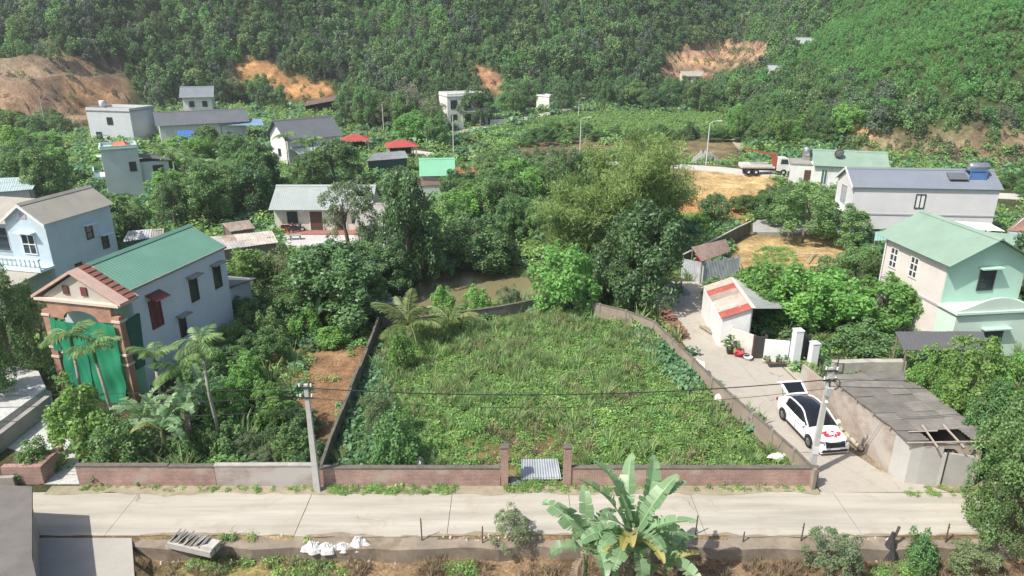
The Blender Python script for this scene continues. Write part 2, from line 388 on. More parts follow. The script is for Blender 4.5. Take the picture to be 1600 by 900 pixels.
SCAR_L = [(-40, 92), (60, 88), (190, 92), (204, 140), (185, 192), (100, 196), (-40, 188)]
SCAR_M = [(358, 98), (395, 92), (425, 96), (440, 112), (470, 122), (523, 136), (520, 152), (445, 152), (400, 146), (375, 132)]
SCAR_C = [(725, 92), (755, 104), (780, 118), (790, 136), (835, 140), (845, 158), (800, 160), (765, 140), (742, 120)]
SCAR_R = [(1025, 112), (1040, 92), (1080, 68), (1130, 62), (1205, 64), (1212, 78), (1190, 96), (1130, 104), (1100, 122), (1050, 122)]
BANK_R = [(1310, 206), (1345, 198), (1400, 212), (1470, 210), (1540, 196), (1620, 198), (1620, 268), (1545, 270), (1410, 256), (1375, 238), (1320, 228)]
PATCH = [  # soil and ground cover where it lies (photo outline on the terrain), colour, feather in m
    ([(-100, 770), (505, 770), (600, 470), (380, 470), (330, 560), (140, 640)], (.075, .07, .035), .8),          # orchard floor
    ([(405, 548), (470, 538), (560, 545), (590, 535), (580, 600), (545, 680), (500, 690), (470, 640), (440, 600)], (.26, .155, .085), .5),
    ([(395, 595), (430, 592), (440, 625), (410, 632)], (.30, .12, .06), .4),
    ([(335, 480), (430, 478), (460, 500), (400, 505)], (.27, .15, .075), .5),
    ([(505, 768), (1285, 768), (895, 470), (595, 490)], (.075, .12, .03), .4),                                       # plot
    ([(690, 700), (760, 680), (880, 685), (900, 760), (780, 760), (700, 735)], (.16, .13, .06), .7),
    ([(1285, 620), (1305, 610), (1400, 680), (1450, 740), (1560, 745), (1560, 770), (1440, 768), (1370, 745), (1300, 690)], (.22, .18, .125), .3),
    ([(1015, 540), (1060, 530), (1075, 560), (1030, 575)], (.26, .16, .09), .3),
    ([(-60, 822), (1660, 822), (1660, 960), (-60, 960)], (.21, .145, .085), .5),                                     # low field
    ([(225, 880), (320, 850), (460, 855), (540, 880), (560, 960), (200, 960)], (.24, .20, .085), .6),
    ([(1035, 262), (1210, 268), (1212, 296), (1190, 312), (1120, 318), (1060, 310)], (.47, .33, .16), .8),           # clearing
    ([(1060, 306), (1120, 312), (1190, 308), (1195, 325), (1150, 345), (1090, 338), (1058, 335)], (.42, .22, .09), .8),
    ([(1120, 350), (1160, 343), (1168, 352), (1130, 372)], (.36, .20, .10), .3),
    ([(1142, 412), (1152, 378), (1175, 364), (1250, 366), (1320, 372), (1330, 400), (1322, 428), (1150, 426)], (.43, .31, .15), .5),   # yard
    ([(1035, 222), (1110, 214), (1150, 225), (1160, 245), (1120, 252), (1040, 248)], (.20, .155, .085), 1.2),        # bare field
    ([(800, 222), (860, 214), (1000, 218), (1000, 242), (880, 246), (800, 236)], (.19, .13, .08), 1.2),
    ([(-40, 216), (75, 216), (75, 238), (-40, 240)], (.36, .28, .20), 1.2),
    ([(780, 206), (860, 182), (900, 172), (1130, 176), (1165, 192), (1130, 206), (980, 212), (860, 210)], (.09, .15, .035), 2),
    (SCAR_L, (.31, .205, .13), 2.0), (SCAR_M, (.50, .27, .12), 1.5), (SCAR_C, (.38, .21, .12), 1.2), (SCAR_R, (.38, .235, .155), 1.2),
    ([(95, 132), (180, 130), (182, 166), (100, 168)], (.46, .28, .15), 1.5), ([(-40, 92), (90, 90), (85, 120), (-40, 128)], (.22, .17, .12), 3), ([(140, 96), (190, 98), (200, 128), (150, 128)], (.13, .10, .07), 2), ([(75, 140), (100, 138), (98, 172), (78, 172)], (.15, .11, .08), 1.5), ([(1060, 92), (1190, 84), (1190, 94), (1060, 102)], (.46, .30, .17), .8), ([(1085, 70), (1205, 66), (1208, 74), (1085, 78)], (.45, .30, .18), .8),
    (BANK_R, (.24, .185, .115), 2.5),
    ([(1318, 196), (1358, 194), (1372, 208), (1345, 214), (1318, 208)], (.46, .28, .13), 1.0),
]
C0 = np.zeros((ny, nx, 3)); C0[...] = (.065, .085, .032)
wob = wav(X, Y, 1.1, 3) + .7 * wav(X, Y, .43, 5) + .9 * wav(X, Y, 3.3, 2)
for poly, c, fe in PATCH:
    d = edge_dist(U_, V_, poly) * (np.maximum(Y, 12) / FPX)
    w = sstep(-fe, fe, d + wob * fe * .55)[..., None]
    w = np.where((Y > 12)[..., None], w, 0)
    C0 = C0 * (1 - w) + np.array(c) * w
me = npmesh('ground', np.stack([X, Y, Z], -1).reshape(-1, 3), GF, smooth=True)
ca = me.color_attributes.new('soil', 'FLOAT_COLOR', 'POINT')
ca.data.foreach_set('color', np.concatenate([C0, np.ones((ny, nx, 1))], -1).astype(np.float32).ravel())
m, t, p = _nodes('soil'); N, L = t.nodes, t.links
at = N.new('ShaderNodeAttribute'); at.attribute_name = 'soil'
tc = N.new('ShaderNodeTexCoord'); out = at.outputs['Color']
for sc_, lo, hi in ((.16, .6, 1.3), (.6, .65, 1.3), (2.2, .7, 1.25), (9.0, .65, 1.35)):
    n1 = N.new('ShaderNodeTexNoise'); n1.inputs['Scale'].default_value = sc_; n1.inputs['Detail'].default_value = 7; L.new(tc.outputs['Object'], n1.inputs['Vector'])
    mr = N.new('ShaderNodeMapRange'); mr.inputs[1].default_value = .3; mr.inputs[2].default_value = .7; mr.inputs[3].default_value = lo; mr.inputs[4].default_value = hi
    L.new(n1.outputs['Fac'], mr.inputs[0])
    mx = N.new('ShaderNodeMix'); mx.data_type = 'RGBA'; mx.blend_type = 'MULTIPLY'; mx.inputs[0].default_value = 1
    L.new(out, mx.inputs[6]); L.new(mr.outputs[0], mx.inputs[7]); out = mx.outputs[2]
L.new(out, p.inputs['Base Color']); p.inputs['Roughness'].default_value = .95; p.inputs['Specular IOR Level'].default_value = .15
nb = N.new('ShaderNodeTexNoise'); nb.inputs['Scale'].default_value = 5; nb.inputs['Detail'].default_value = 9; L.new(tc.outputs['Object'], nb.inputs['Vector'])
b = N.new('ShaderNodeBump'); b.inputs['Strength'].default_value = .8; b.inputs['Distance'].default_value = .12
L.new(nb.outputs['Fac'], b.inputs['Height']); L.new(b.outputs[0], p.inputs['Normal'])
me.materials.append(m)
tag(link('ground', me), 'uneven ground of the valley rising into the hillsides', kind='structure')

# ------------------------------------------------------------------ roads, lane, drives
CONC = M('road_concrete', (.44, .41, .35), .9, .26, .7, .25, 60, stain=((.35, .31, .245), .7, .52, .75), cracks=.22, stretch=(.18, 2.4, 1))
CONC2 = M('lane_concrete', (.43, .395, .34), .9, .22, .6, .25, 60, stain=((.30, .26, .20), .6, .50, .75), cracks=.3)
CONC3 = M('drive_concrete', (.39, .37, .33), .9, .16, .6, .25, 60, stain=((.3, .28, .25), .9, .55, .5))
GREYC = M('grey_concrete', (.33, .315, .29), .9, .25, 1.2, .3, 40, stain=((.17, .155, .13), 1.3, .55, .7))

def slab_piece(name, poly, z0, z1, mat, parent):
    return MB().hexa([(x, y, z0) for x, y in poly], [(x, y, z1) for x, y in poly]).build(name, mat, parent)

road = tag(link('road', None), 'pale concrete village road running past the brick wall', kind='structure')
road.empty_display_size = .2
RX = [-75, -40, -24.4, -17.2, -9.2, -2.75, 2.6, 8.2, 14.8, 21.4, 28, 45, 75]
def ry0(x): return 24.35 + .10 * wav(x, 0, 6, 1) + .05 * wav(x, 3, .7, 2)
def ry1(x): return 27.3 + .08 * wav(x, 0, 5, 4)
for a, c in zip(RX, RX[1:]):
    n = max(2, int((c - a) / .8)); xs = np.linspace(a + .012, c - .012, n + 1)
    sl = .35 * math.sin(a * 3.1)            # joints run a little askew
    lo = [(x + (sl * .0), float(ry0(x))) for x in xs]; hi = [(x + sl * .25 * 0, float(ry1(x))) for x in xs]
    slab_piece('slab', [(float(x), y) for x, y in lo] + [(float(x), y) for x, y in hi[::-1]], -.12, .025 + .004 * math.sin(a * 5), CONC, road)
# weathered concrete gutter and retaining edge along the near side of the road
e = MB()
xs = np.linspace(-15.9, 60, 90)
for a, c in zip(xs, xs[1:]):
    e.hexa([(a, ry0(a) - .62 + .08 * math.sin(a * 1.9), -.9), (c, ry0(c) - .62 + .08 * math.sin(c * 1.9), -.9), (c, ry0(c) - .015, -.9), (a, ry0(a) - .015, -.9)],
           [(a, ry0(a) - .62 + .08 * math.sin(a * 1.9), -.13 + .03 * math.sin(a * 2.7)), (c, ry0(c) - .62 + .08 * math.sin(c * 1.9), -.13 + .03 * math.sin(c * 2.7)), (c, ry0(c) - .015, -.02), (a, ry0(a) - .015, -.02)])
tag(e.build('road_edge', M('edge_concrete', (.27, .225, .175), .95, .35, 1.0, .5, 20, stain=((.17, .12, .08), 1.6, .5, .8))), 'stained concrete edge below the near side of the road', kind='structure')
# dusty verge between the road and the brick wall
VERGE = M('verge_earth', (.33, .29, .21), .95, .3, 1.5, .5, 25, stain=((.17, .19, .08), .7, .52, .8))
for x0, x1, nm in ((-21.5, 14.2, 'verge'),):
    xs = np.linspace(x0, x1, 260); mb = MB()
    ye = lambda x_: float(ry1(x_)) - .12 - .16 * wav(x_, 1, 1.7, 3) - .10 * wav(x_, 5, .5, 1)
    for a, c in zip(xs, xs[1:]):
        mb.poly([(a, ye(a), .036), (c, ye(c), .036), (c, 27.75, .062), (a, 27.75, .062)])
    tag(mb.build(nm, VERGE), 'dusty weedy verge between the road and the brick wall', kind='structure')

xs = np.linspace(-15.7, 60, 420); mb = MB()
yn = lambda x_: float(ry0(x_)) + .10 + .14 * wav(x_, 2, 1.9, 6) + .09 * wav(x_, 7, .45, 2)
for a, c in zip(xs, xs[1:]):
    if yn(a) > ry0(a) and yn(c) > ry0(c): mb.poly([(a, ry0(a) - .02, .034), (c, ry0(c) - .02, .034), (c, yn(c), .0365), (a, yn(a), .0365)])
tag(mb.build('road_dirt', M('road_dirt', (.30, .25, .18), .95, .35, 2, .5, 25)), 'soil washed over the near edge of the concrete road', kind='structure')
lane = tag(link('lane', None), 'concrete lane climbing past the parked car towards the yard', kind='structure')
LL = [(1282, 764), (1215, 695), (1150, 626), (1098, 578), (1062, 528), (1030, 490), (1022, 470), (1050, 440)]      # wall side
LR = [(1478, 764), (1378, 738), (1305, 690), (1262, 612), (1210, 563), (1138, 540), (1106, 505), (1098, 440)]      # shed side
LLw = [flat(u, v, .02) for u, v in LL]; LRw = [flat(u, v, .02) for u, v in LR]
LLw[0] = (LLw[0][0], 27.31, 0); LRw[0] = (LRw[0][0], 27.31, 0)
for k in range(len(LL) - 1):
    a0, a1, b0, b1 = Vector(LLw[k]), Vector(LLw[k + 1]), Vector(LRw[k]), Vector(LRw[k + 1])
    g = .012
    a0_, b0_ = a0.lerp(a1, g / (a1 - a0).length), b0.lerp(b1, g / (b1 - b0).length)
    zz = .03 + .004 * (k % 2)
    am, bm = a0_.lerp(b0_, .52), a1.lerp(b1, .52); ct = (b0_ - a0_).normalized() * .01
    slab_piece('slab', [tuple((q)[:2]) for q in (a0_, am - ct, bm - ct, a1)], -.1, zz, CONC2, lane)
    slab_piece('slab', [tuple((q)[:2]) for q in (am + ct, b0_, b1, bm + ct)], -.1, zz + .003, CONC2, lane)
# apron in front of the white gate
slab_piece('slab', [flat(u, v)[:2] for u, v in ((1212, 563), (1264, 612), (1290, 590), (1262, 566), (1196, 552))], -.1, .026, CONC2, lane)

drv = tag(link('driveway', None), 'concrete drive branching off towards the camera at the left', kind='structure')
slab_piece('slab', [(-26.5, 24.2), (-26.5, 16), (-11.4, 16), (-15.98, 24.2)], -.1, .021, CONC3, drv)
slab_piece('slab', [(-50, 24.2), (-50, 16), (-26.55, 16), (-26.55, 24.2)], -.1, .019, CONC3, drv)
# white pebble-paved path up to the brick-fronted house
pv = tag(link('paved_path', None), 'white patterned paving leading from the road to the tall house', kind='structure')
PAVE = M('white_paving', (.52, .52, .505), .85, .3, 5, .5, 14, stain=((.36, .36, .34), 7, .52, .6), detail=9)
pp = [flat(u, v)[:2] for u, v in ((62, 757), (128, 757), (120, 700), (85, 640), (62, 650), (10, 700), (60, 715), (75, 740))]
slab_piece('slab', pp, -.1, .033, PAVE, pv)
slab_piece('slab', [flat(u, v)[:2] for u, v in ((-90, 700), (10, 699), (62, 649), (85, 639), (80, 612), (40, 600), (-90, 640))], -.1, .030, PAVE, pv)

# courtyard of the white house, far roads and tracks
def ribbon(name, pts, w, mat, label, z=.05):
    ps = [G(u, v) for u, v in pts]; mb = MB(); L_ = []
    fine = []
    for a, c in zip(ps, ps[1:]):
        n = max(1, int((c - a).length / 3))
        for i in range(n): fine.append(a.lerp(c, i / n))
    fine.append(ps[-1])
    for i, q in enumerate(fine):
        d = fine[min(i + 1, len(fine) - 1)] - fine[max(0, i - 1)]; s = Vector((-d.y, d.x, 0)).normalized() * w / 2
        l, r = q + s, q - s
        hz = max(H(l.x, l.y), H(r.x, r.y), H(q.x, q.y)) + z
        L_.append(((l.x, l.y, hz), (r.x, r.y, hz)))
    for a, c in zip(L_, L_[1:]):
        mb.hexa([(*a[0][:2], a[0][2] - .3), (*a[1][:2], a[1][2] - .3), (*c[1][:2], c[1][2] - .3), (*c[0][:2], c[0][2] - .3)], [a[0], a[1], c[1], c[0]])
    return tag(mb.build(name, mat), label, kind='structure')
PALE = M('far_road_concrete', (.52, .50, .45), .9, .15, .5)
ribbon('far_road', [(640, 238), (700, 244), (780, 248), (860, 252), (960, 256), (1060, 262), (1130, 266), (1205, 272), (1290, 280), (1420, 292), (1560, 306), (1660, 312)], 3.6, PALE, 'pale concrete road crossing the valley behind the bamboo')
ribbon('hill_track', [(690, 212), (735, 204), (775, 196), (820, 186), (860, 177), (910, 166)], 3.0, PALE, 'narrow pale track climbing past the white house at the hill foot')
ribbon('field_path', [(1140, 205), (1150, 222), (1168, 240), (1178, 262)], 1.6, M('path_earth', (.40, .34, .24), .95, .25, 1), 'earthen footpath down to the far road')
cy_ = tag(link('courtyard', None), 'light concrete courtyard before the white low house', kind='structure')
cpoly = fpoly([(436, 384), (440, 356), (620, 356), (628, 384), (560, 400)])
slab_piece('slab', cpoly, -.3, .2, M('court_concrete', (.50, .49, .48), .9, .15, .8), cy_)
yp = tag(link('yard_paving', None), 'grey concrete strip across the far end of the dirt yard', kind='structure')
slab_piece('slab', fpoly([(1176, 352), (1185, 345), (1330, 345), (1335, 366), (1176, 366)]), -.4, .22, M('yard_concrete', (.36, .35, .34), .9, .2, 1), yp)

# pond
xs, ys = [q[0] for q in POND], [q[1] for q in POND]
m, t, p = _nodes('pond_water'); N, L = t.nodes, t.links
p.inputs['Base Color'].default_value = (.20, .18, .095, 1); p.inputs['Roughness'].default_value = .16; p.inputs['IOR'].default_value = 1.33
p.inputs['Specular IOR Level'].default_value = .5
nb = N.new('ShaderNodeTexNoise'); nb.inputs['Scale'].default_value = 2.5; nb.inputs['Detail'].default_value = 4
b = N.new('ShaderNodeBump'); b.inputs['Strength'].default_value = .25; b.inputs['Distance'].default_value = .03
L.new(nb.outputs['Fac'], b.inputs['Height']); L.new(b.outputs[0], p.inputs['Normal'])
mb = MB(); k = 2.0
cx_, cy2 = sum(xs) / len(xs), sum(ys) / len(ys)
mb.poly([(cx_ + (x - cx_) * 1.12, cy2 + (y - cy2) * 1.12, -.62) for x, y in POND])
tag(mb.build('pond_water', m), 'murky olive pond between the walled plot and the trees', kind='structure')
# ------------------------------------------------------------------ building kit
WHITE = M('white_plaster', (.74, .74, .72), .85, .12, .8, .1, 40, stain=((.44, .42, .37), .7, .54, .6))
CREAM = M('cream_plaster', (.66, .62, .54), .85, .15, .8, .1, 40, stain=((.40, .36, .30), .8, .56, .6))
GREYW = M('grey_plaster', (.50, .50, .50), .88, .12, .6, .1, 40, stain=((.36, .35, .34), .6, .58, .5))
LILAC = M('pale_lilac_plaster', (.66, .645, .66), .85, .10, .5, .1, 40, stain=((.50, .48, .47), .5, .60, .5))
PINKW = M('pinkish_plaster', (.66, .60, .57), .85, .12, .6, .1, 40, stain=((.48, .42, .39), .6, .58, .5))
MINT = M('mint_plaster', (.43, .63, .53), .8, .08, .6, .1, 40, stain=((.34, .55, .46), .7, .6, .4))
MINTL = M('pale_mint_plaster', (.58, .70, .61), .8, .08, .6, .1, 40)
BLUEW = M('pale_blue_plaster', (.50, .60, .66), .85, .12, .7, .1, 40, stain=((.36, .42, .47), .6, .58, .5))
BLUEL = M('light_blue_trim', (.62, .74, .80), .8, .1, .7)
R_GREEN = M('green_metal_roof', (.135, .285, .215), .55, .14, .5, 0, 10, stain=((.10, .19, .15), .7, .58, .5), spec=.4)
R_SAGE = M('sage_metal_roof', (.235, .335, .265), .55, .14, .5, stain=((.18, .23, .19), .6, .57, .6), spec=.4)
R_GREY = M('dark_grey_roof', (.125, .135, .150), .6, .16, .5, stain=((.09, .09, .095), .7, .56, .5), spec=.4)
R_PALE = M('pale_grey_roof', (.34, .38, .37), .6, .14, .5, stain=((.26, .27, .26), .7, .57, .5), spec=.4)
R_BEIGE = M('beige_roof', (.36, .34, .29), .7, .16, .6, stain=((.24, .22, .18), .7, .56, .6))
R_BROWN = M('brown_roof', (.19, .135, .105), .75, .25, .9)
R_RED = M('red_roof', (.40, .075, .07), .6, .14, .8)
R_TEAL = M('teal_metal_roof', (.25, .42, .38), .55, .14, .6, spec=.4)
R_BLUE = M('blue_sheet', (.20, .32, .46), .5, .15, .6)
RUST = M('rusty_sheet', (.36, .30, .255), .75, .4, 1.2, .3, 20, stain=((.27, .14, .085), 1.6, .52, .8))
FRAME_D = M('dark_frame', (.05, .05, .052), .5, .1)
FRAME_W = M('white_frame', (.72, .72, .72), .5, .1)
FRAME_B = M('brown_frame', (.11, .06, .045), .6, .2)
WOODR = M('red_brown_wood', (.17, .055, .05), .6, .25, 4)
GLASS = glassmat()
GLASSB = glassmat('pale_window_glass', (.30, .36, .38))
FACES = {'front': lambda L, W: ((0, 0), (1, 0), (0, -1)), 'right': lambda L, W: ((L, 0), (0, 1), (1, 0)),
         'back': lambda L, W: ((L, W), (-1, 0), (0, 1)), 'left': lambda L, W: ((0, W), (0, -1), (-1, 0))}

class House:
    def __init__(s, name, label, p1, p2, Wd, hw, rise=1.2, wall=WHITE, roof=R_GREY, over=.4, eo=.35, z=None, group=None, cat='house', rib=.22, flat_roof=False, ridge=.5, L=None, band=None):
        p1, p2 = Vector(p1[:2]), Vector(p2[:2]); d = p2 - p1; s.L = L or d.length; s.W = Wd; s.hw = hw
        zz = [H(p1.x, p1.y), H(p2.x, p2.y)]; s.z = min(zz) if z is None else z
        s.root = empty(name, (p1.x, p1.y, s.z), math.atan2(d.y, d.x), label, cat, group)
        L, W_ = s.L, Wd; mb = MB()
        if flat_roof:
            mb.box(0, 0, -1.2, L, W_, hw); mb.build('wall', wall, s.root)
            pb = MB(); t = .14
            pb.box(-t, -t, hw + .002, L + t, W_ + t, hw + .16); pb.build('roof_slab', roof, s.root)
            if rise > 0:
                q = MB(); zz = hw + .163
                for a in ((-.02, -.02, L + .02, .14), (-.02, W_ - .14, L + .02, W_ + .02), (-.02, .143, .14, W_ - .143), (L - .14, .143, L + .02, W_ - .143)): q.box(a[0], a[1], zz, a[2], a[3], zz + rise)
                q.build('parapet', wall, s.root)
        else:
            yr = W_ * ridge; top = hw + rise
            b = [(0, 0, -1.2), (L, 0, -1.2), (L, W_, -1.2), (0, W_, -1.2)]; t = [(0, 0, hw), (L, 0, hw), (L, W_, hw), (0, W_, hw)]
            i = [mb.v(q) for q in b]; j = [mb.v(q) for q in t]; r0 = mb.v((0, yr, top)); r1 = mb.v((L, yr, top))
            mb.F += [[i[0], i[1], j[1], j[0]], [i[1], i[2], j[2], r1, j[1]], [i[2], i[3], j[3], j[2]], [i[3], i[0], j[0], r0, j[3]]]
            mb.build('wall', wall, s.root)
            g = .05
            sl = rise / yr; sb = rise / max(.01, W_ - yr)
            MB().ribbed((-eo, -over, hw - over * sl + g), (L + eo, -over, hw - over * sl + g), (L + eo, yr, top + g), (-eo, yr, top + g), rib).build('roof_slope', roof, s.root)
            if ridge < .98:
                MB().ribbed((L + eo, W_ + over, hw - over * sb + g), (-eo, W_ + over, hw - over * sb + g), (-eo, yr, top + g), (L + eo, yr, top + g), rib).build('roof_slope', roof, s.root)
                MB().prism([(-eo - .02, yr - .22, top + g - .22 * sl + .05), (-eo - .02, yr + .22, top + g - .22 * sb + .05), (-eo - .02, yr, top + g + .09)], (L + 2 * eo + .04, 0, 0)).build('ridge_cap', roof, s.root)
            s.top = top; s.yr = yr
        if band:
            q = MB(); zb, c = band; q.box(-.05, -.05, zb, L + .05, W_ + .05, zb + .14); q.build('string_course', c, s.root)
    def pt(s, face, a, z, out=0.0):
        o, d, n = FACES[face](s.L, s.W); return (o[0] + d[0] * a + n[0] * out, o[1] + d[1] * a + n[1] * out, z)
    def box(s, mb, face, a0, a1, z0, z1, o0, o1):
        P_ = lambda a, z, o: s.pt(face, a, z, o)
        return mb.hexa([P_(a0, z0, o0), P_(a1, z0, o0), P_(a1, z0, o1), P_(a0, z0, o1)], [P_(a0, z1, o0), P_(a1, z1, o0), P_(a1, z1, o1), P_(a0, z1, o1)])
    def bx(s, name, mat, face, a0, a1, z0, z1, o0, o1, parent=None):
        return s.box(MB(), face, a0, a1, z0, z1, o0, o1).build(name, mat, parent or s.root)
    def window(s, face, a, z, w, h, frame=FRAME_D, glass=GLASS, nx_=2, nz_=1, hood=None, sill=None, name='window', t=.07):
        f = MB(); x0, x1, z0, z1 = a - w / 2, a + w / 2, z, z + h
        for q in ((x0, x1, z0, z0 + t), (x0, x1, z1 - t, z1), (x0, x0 + t, z0 + t, z1 - t), (x1 - t, x1, z0 + t, z1 - t)): s.box(f, face, *q, .0, .07)
        for i in range(1, nx_): c = x0 + w * i / nx_; s.box(f, face, c - t / 2, c + t / 2, z0 + t, z1 - t, .0, .06)
        for i in range(1, nz_):
            c = z0 + h * i / nz_
            for k in range(nx_):
                e0 = x0 + w * k / nx_ + (t if k == 0 else t / 2); e1 = x0 + w * (k + 1) / nx_ - (t if k == nx_ - 1 else t / 2)
                s.box(f, face, e0, e1, c - t / 2, c + t / 2, .0, .055)
        fo = f.build(name, frame, s.root)
        for i in range(nx_):
            for k in range(nz_):
                s.box(MB(), face, x0 + w * i / nx_ + t / 2, x0 + w * (i + 1) / nx_ - t / 2, z0 + h * k / nz_ + t / 2, z0 + h * (k + 1) / nz_ - t / 2, .003, .02).build('pane', glass, fo)
        if hood: s.bx('window_hood', hood, face, x0 - .2, x1 + .2, z1 + .12, z1 + .21, .002, .5)
        if sill: s.bx('window_sill', sill, face, x0 - .1, x1 + .1, z0 - .12, z0 - .02, .002, .16)
        return fo
    def door(s, face, a, w, h, mat=FRAME_B, z=0.0, frame=FRAME_W):
        d = s.bx('door', mat, face, a - w / 2, a + w / 2, z, z + h, .004, .05)
        f = MB(); s.box(f, face, a - w / 2 - .08, a - w / 2 - .005, z, z + h + .08, .002, .08); s.box(f, face, a + w / 2 + .005, a + w / 2 + .08, z, z + h + .08, .002, .08)
        s.box(f, face, a - w / 2 - .005, a + w / 2 + .005, z + h + .005, z + h + .08, .002, .08); f.build('door_frame', frame, d)
        return d

def tank(parent, loc, r=.45, h=1.1, horiz=False, mat=None):
    mat = mat or M('steel_tank', (.55, .56, .57), .25, .1, 3, metal=.8)
    mb = MB(); prof = [(.05, 0), (r * .8, .02), (r, .14), (r, h - .14), (r * .8, h - .02), (.05, h)]
    mb.lathe(prof, 14); return mb.build('tank_body', mat, parent, True, loc, (0, math.pi / 2, 0) if horiz else (0, 0, 0))

def free_roof(mb, pts, pitch=.3, amp=.03, wave=False): return mb.ribbed(*pts, pitch=pitch, amp=amp, wave=wave)
# ------------------------------------------------------------------ houses, left side
F = lambda u, v, z=0.0: flat(u, v, z)
# tall narrow house with a brick porch under a green net
hs = House('tall_house', 'tall narrow house with green metal roof and blue-grey side wall', F(202, 452, 6.5), F(336, 391, 6.5), 4.9, 6.5, 1.25, wall=M('bluegrey_plaster', (.62, .66, .73), .85, .1, .6, stain=((.46, .48, .52), .5, .6, .5)), roof=R_GREEN, over=.12, eo=.1, L=8.6, z=0)
for a, z, w, h in ((1.6, 3.55, .95, 1.75), (5.1, 3.9, .75, 1.55), (7.5, 3.95, .75, 1.55), (3.6, 2.1, .6, 1.3)):
    hs.window('front', a, z, w, h, FRAME_B if a > 2 else WOODR, GLASS if a > 2 else WOODR, 1 if a > 2 else 2, 1, hood=GREYC if a > 2 else None)
hd = MB(); q = lambda a, z, o: hs.pt('front', a, z, o)
hd.slab(q(1.0, 5.45, .75), q(2.2, 5.45, .75), q(2.2, 5.75, .004), q(1.0, 5.75, .004), .06); hd.build('window_hood', WOODR, hs.root)
hs.bx('gutter', GREYC, 'front', -.1, 8.7, 6.36, 6.5, .02, .16)
# brick porch
BRICK = brickmat('orange_brick', (.45, .20, .12), (.38, .165, .10), (.46, .38, .32), 1.0)
BEIGE = M('beige_trim', (.66, .55, .46), .85, .12, 1)
px0 = -1.25; Wd = hs.W
pl = lambda x0, y0, z0, x1, y1, z1, nm, mt: MB().box(x0, y0, z0, x1, y1, z1).build(nm, mt, hs.root)
for y0 in (-.12, Wd - .33): pl(px0, y0, -.3, px0 + .45, y0 + .45, 5.3, 'porch_column', BRICK)
for z in (2.35, 2.95, 4.95):
    for y0 in (-.17, Wd - .38): pl(px0 - .05, y0, z, px0 + .5, y0 + .55, z + .13, 'column_band', BEIGE)
ar = MB(); n = 14; cyy = Wd / 2; ra = 1.15
for i in range(n):
    a0, a1 = math.pi * i / n, math.pi * (i + 1) / n
    y0, y1 = cyy + ra * math.cos(a0), cyy + ra * math.cos(a1); z0, z1 = 4.9 + .55 * math.sin(a0), 4.9 + .55 * math.sin(a1)
    ar.hexa([(px0, y1, z1), (px0, y0, z0), (px0 + .22, y0, z0), (px0 + .22, y1, z1)], [(px0, y1, 5.9), (px0, y0, 5.9), (px0 + .22, y0, 5.9), (px0 + .22, y1, 5.9)])
ar.box(px0, .335, 4.9, px0 + .22, cyy - ra - .002, 5.9); ar.box(px0, cyy + ra + .002, 4.9, px0 + .22, Wd - .335, 5.9); ar.build('porch_arch', BRICK, hs.root)
pl(px0 - .12, -.35, 5.905, .0, Wd + .35, 6.06, 'cornice', BEIGE)
g = MB(); g.prism([(px0 + .15, 0, 6.065), (px0 + .15, Wd, 6.065), (px0 + .15, Wd / 2, 7.55)], (.2, 0, 0)); g.build('pediment', M('pediment_plaster', (.50, .46, .40), .85, .2, 1), hs.root)
for y0, mt in ((1.75, WOODR), (2.95, FRAME_B)): pl(px0 + .08, y0, 6.35, px0 + .145, y0 + .38, 6.85, 'pediment_vent', mt)
for sg in (0, 1):
    y0, y1 = (-.5, Wd / 2) if sg == 0 else (Wd + .5, Wd / 2)
    mb = MB(); mb.hexa([(px0 - .12, y0, 6.0), (.05, y0, 6.0), (.05, y1, 7.66), (px0 - .12, y1, 7.66)], [(px0 - .12, y0, 6.16), (.05, y0, 6.16), (.05, y1, 7.82), (px0 - .12, y1, 7.82)]); ro = mb.build('porch_roof', M('pink_trim', (.58, .40, .33), .85, .15, 2), hs.root)
    for i in range(9):
        f0 = (i + .1) / 9; yy = y0 + (y1 - y0) * f0; zz = 6.18 + 1.66 * f0; d_ = (y1 - y0) / 9 * .82
        MB().hexa([(px0 + .55, yy, zz), (-.1, yy, zz), (-.1, yy + d_, zz + 1.66 / 9 * .82), (px0 + .55, yy + d_, zz + 1.66 / 9 * .82)], [(px0 + .55, yy, zz + .07), (-.1, yy, zz + .07), (-.1, yy + d_, zz + .03 + 1.66 / 9 * .82), (px0 + .55, yy + d_, zz + .03 + 1.66 / 9 * .82)]).build('roof_tile', M('roof_tile_red', (.24, .105, .075), .85, .25, 3), ro)
pl(px0 + .1, .4, 2.6, -.01, Wd - .4, 2.78, 'balcony_slab', BEIGE)
hs.window('left', 1.3, .1, 1.2, 2.2, FRAME_B, WOODR, 2, 1); hs.window('left', 3.4, 3.0, 1.3, 1.6, FRAME_B, GLASS, 2, 1)
# annex behind
an = MB(); an.box(hs.L + .01, .6, -.5, hs.L + 3.2, 4.2, 3.1); an.build('annex_wall', MATS['bluegrey_plaster'], hs.root)
an = MB(); an.slab((hs.L + .02, .2, 3.55), (hs.L + 3.5, .2, 3.05), (hs.L + 3.5, 4.4, 3.05), (hs.L + .02, 4.4, 3.55), .08); an.build('annex_roof', R_GREY, hs.root)
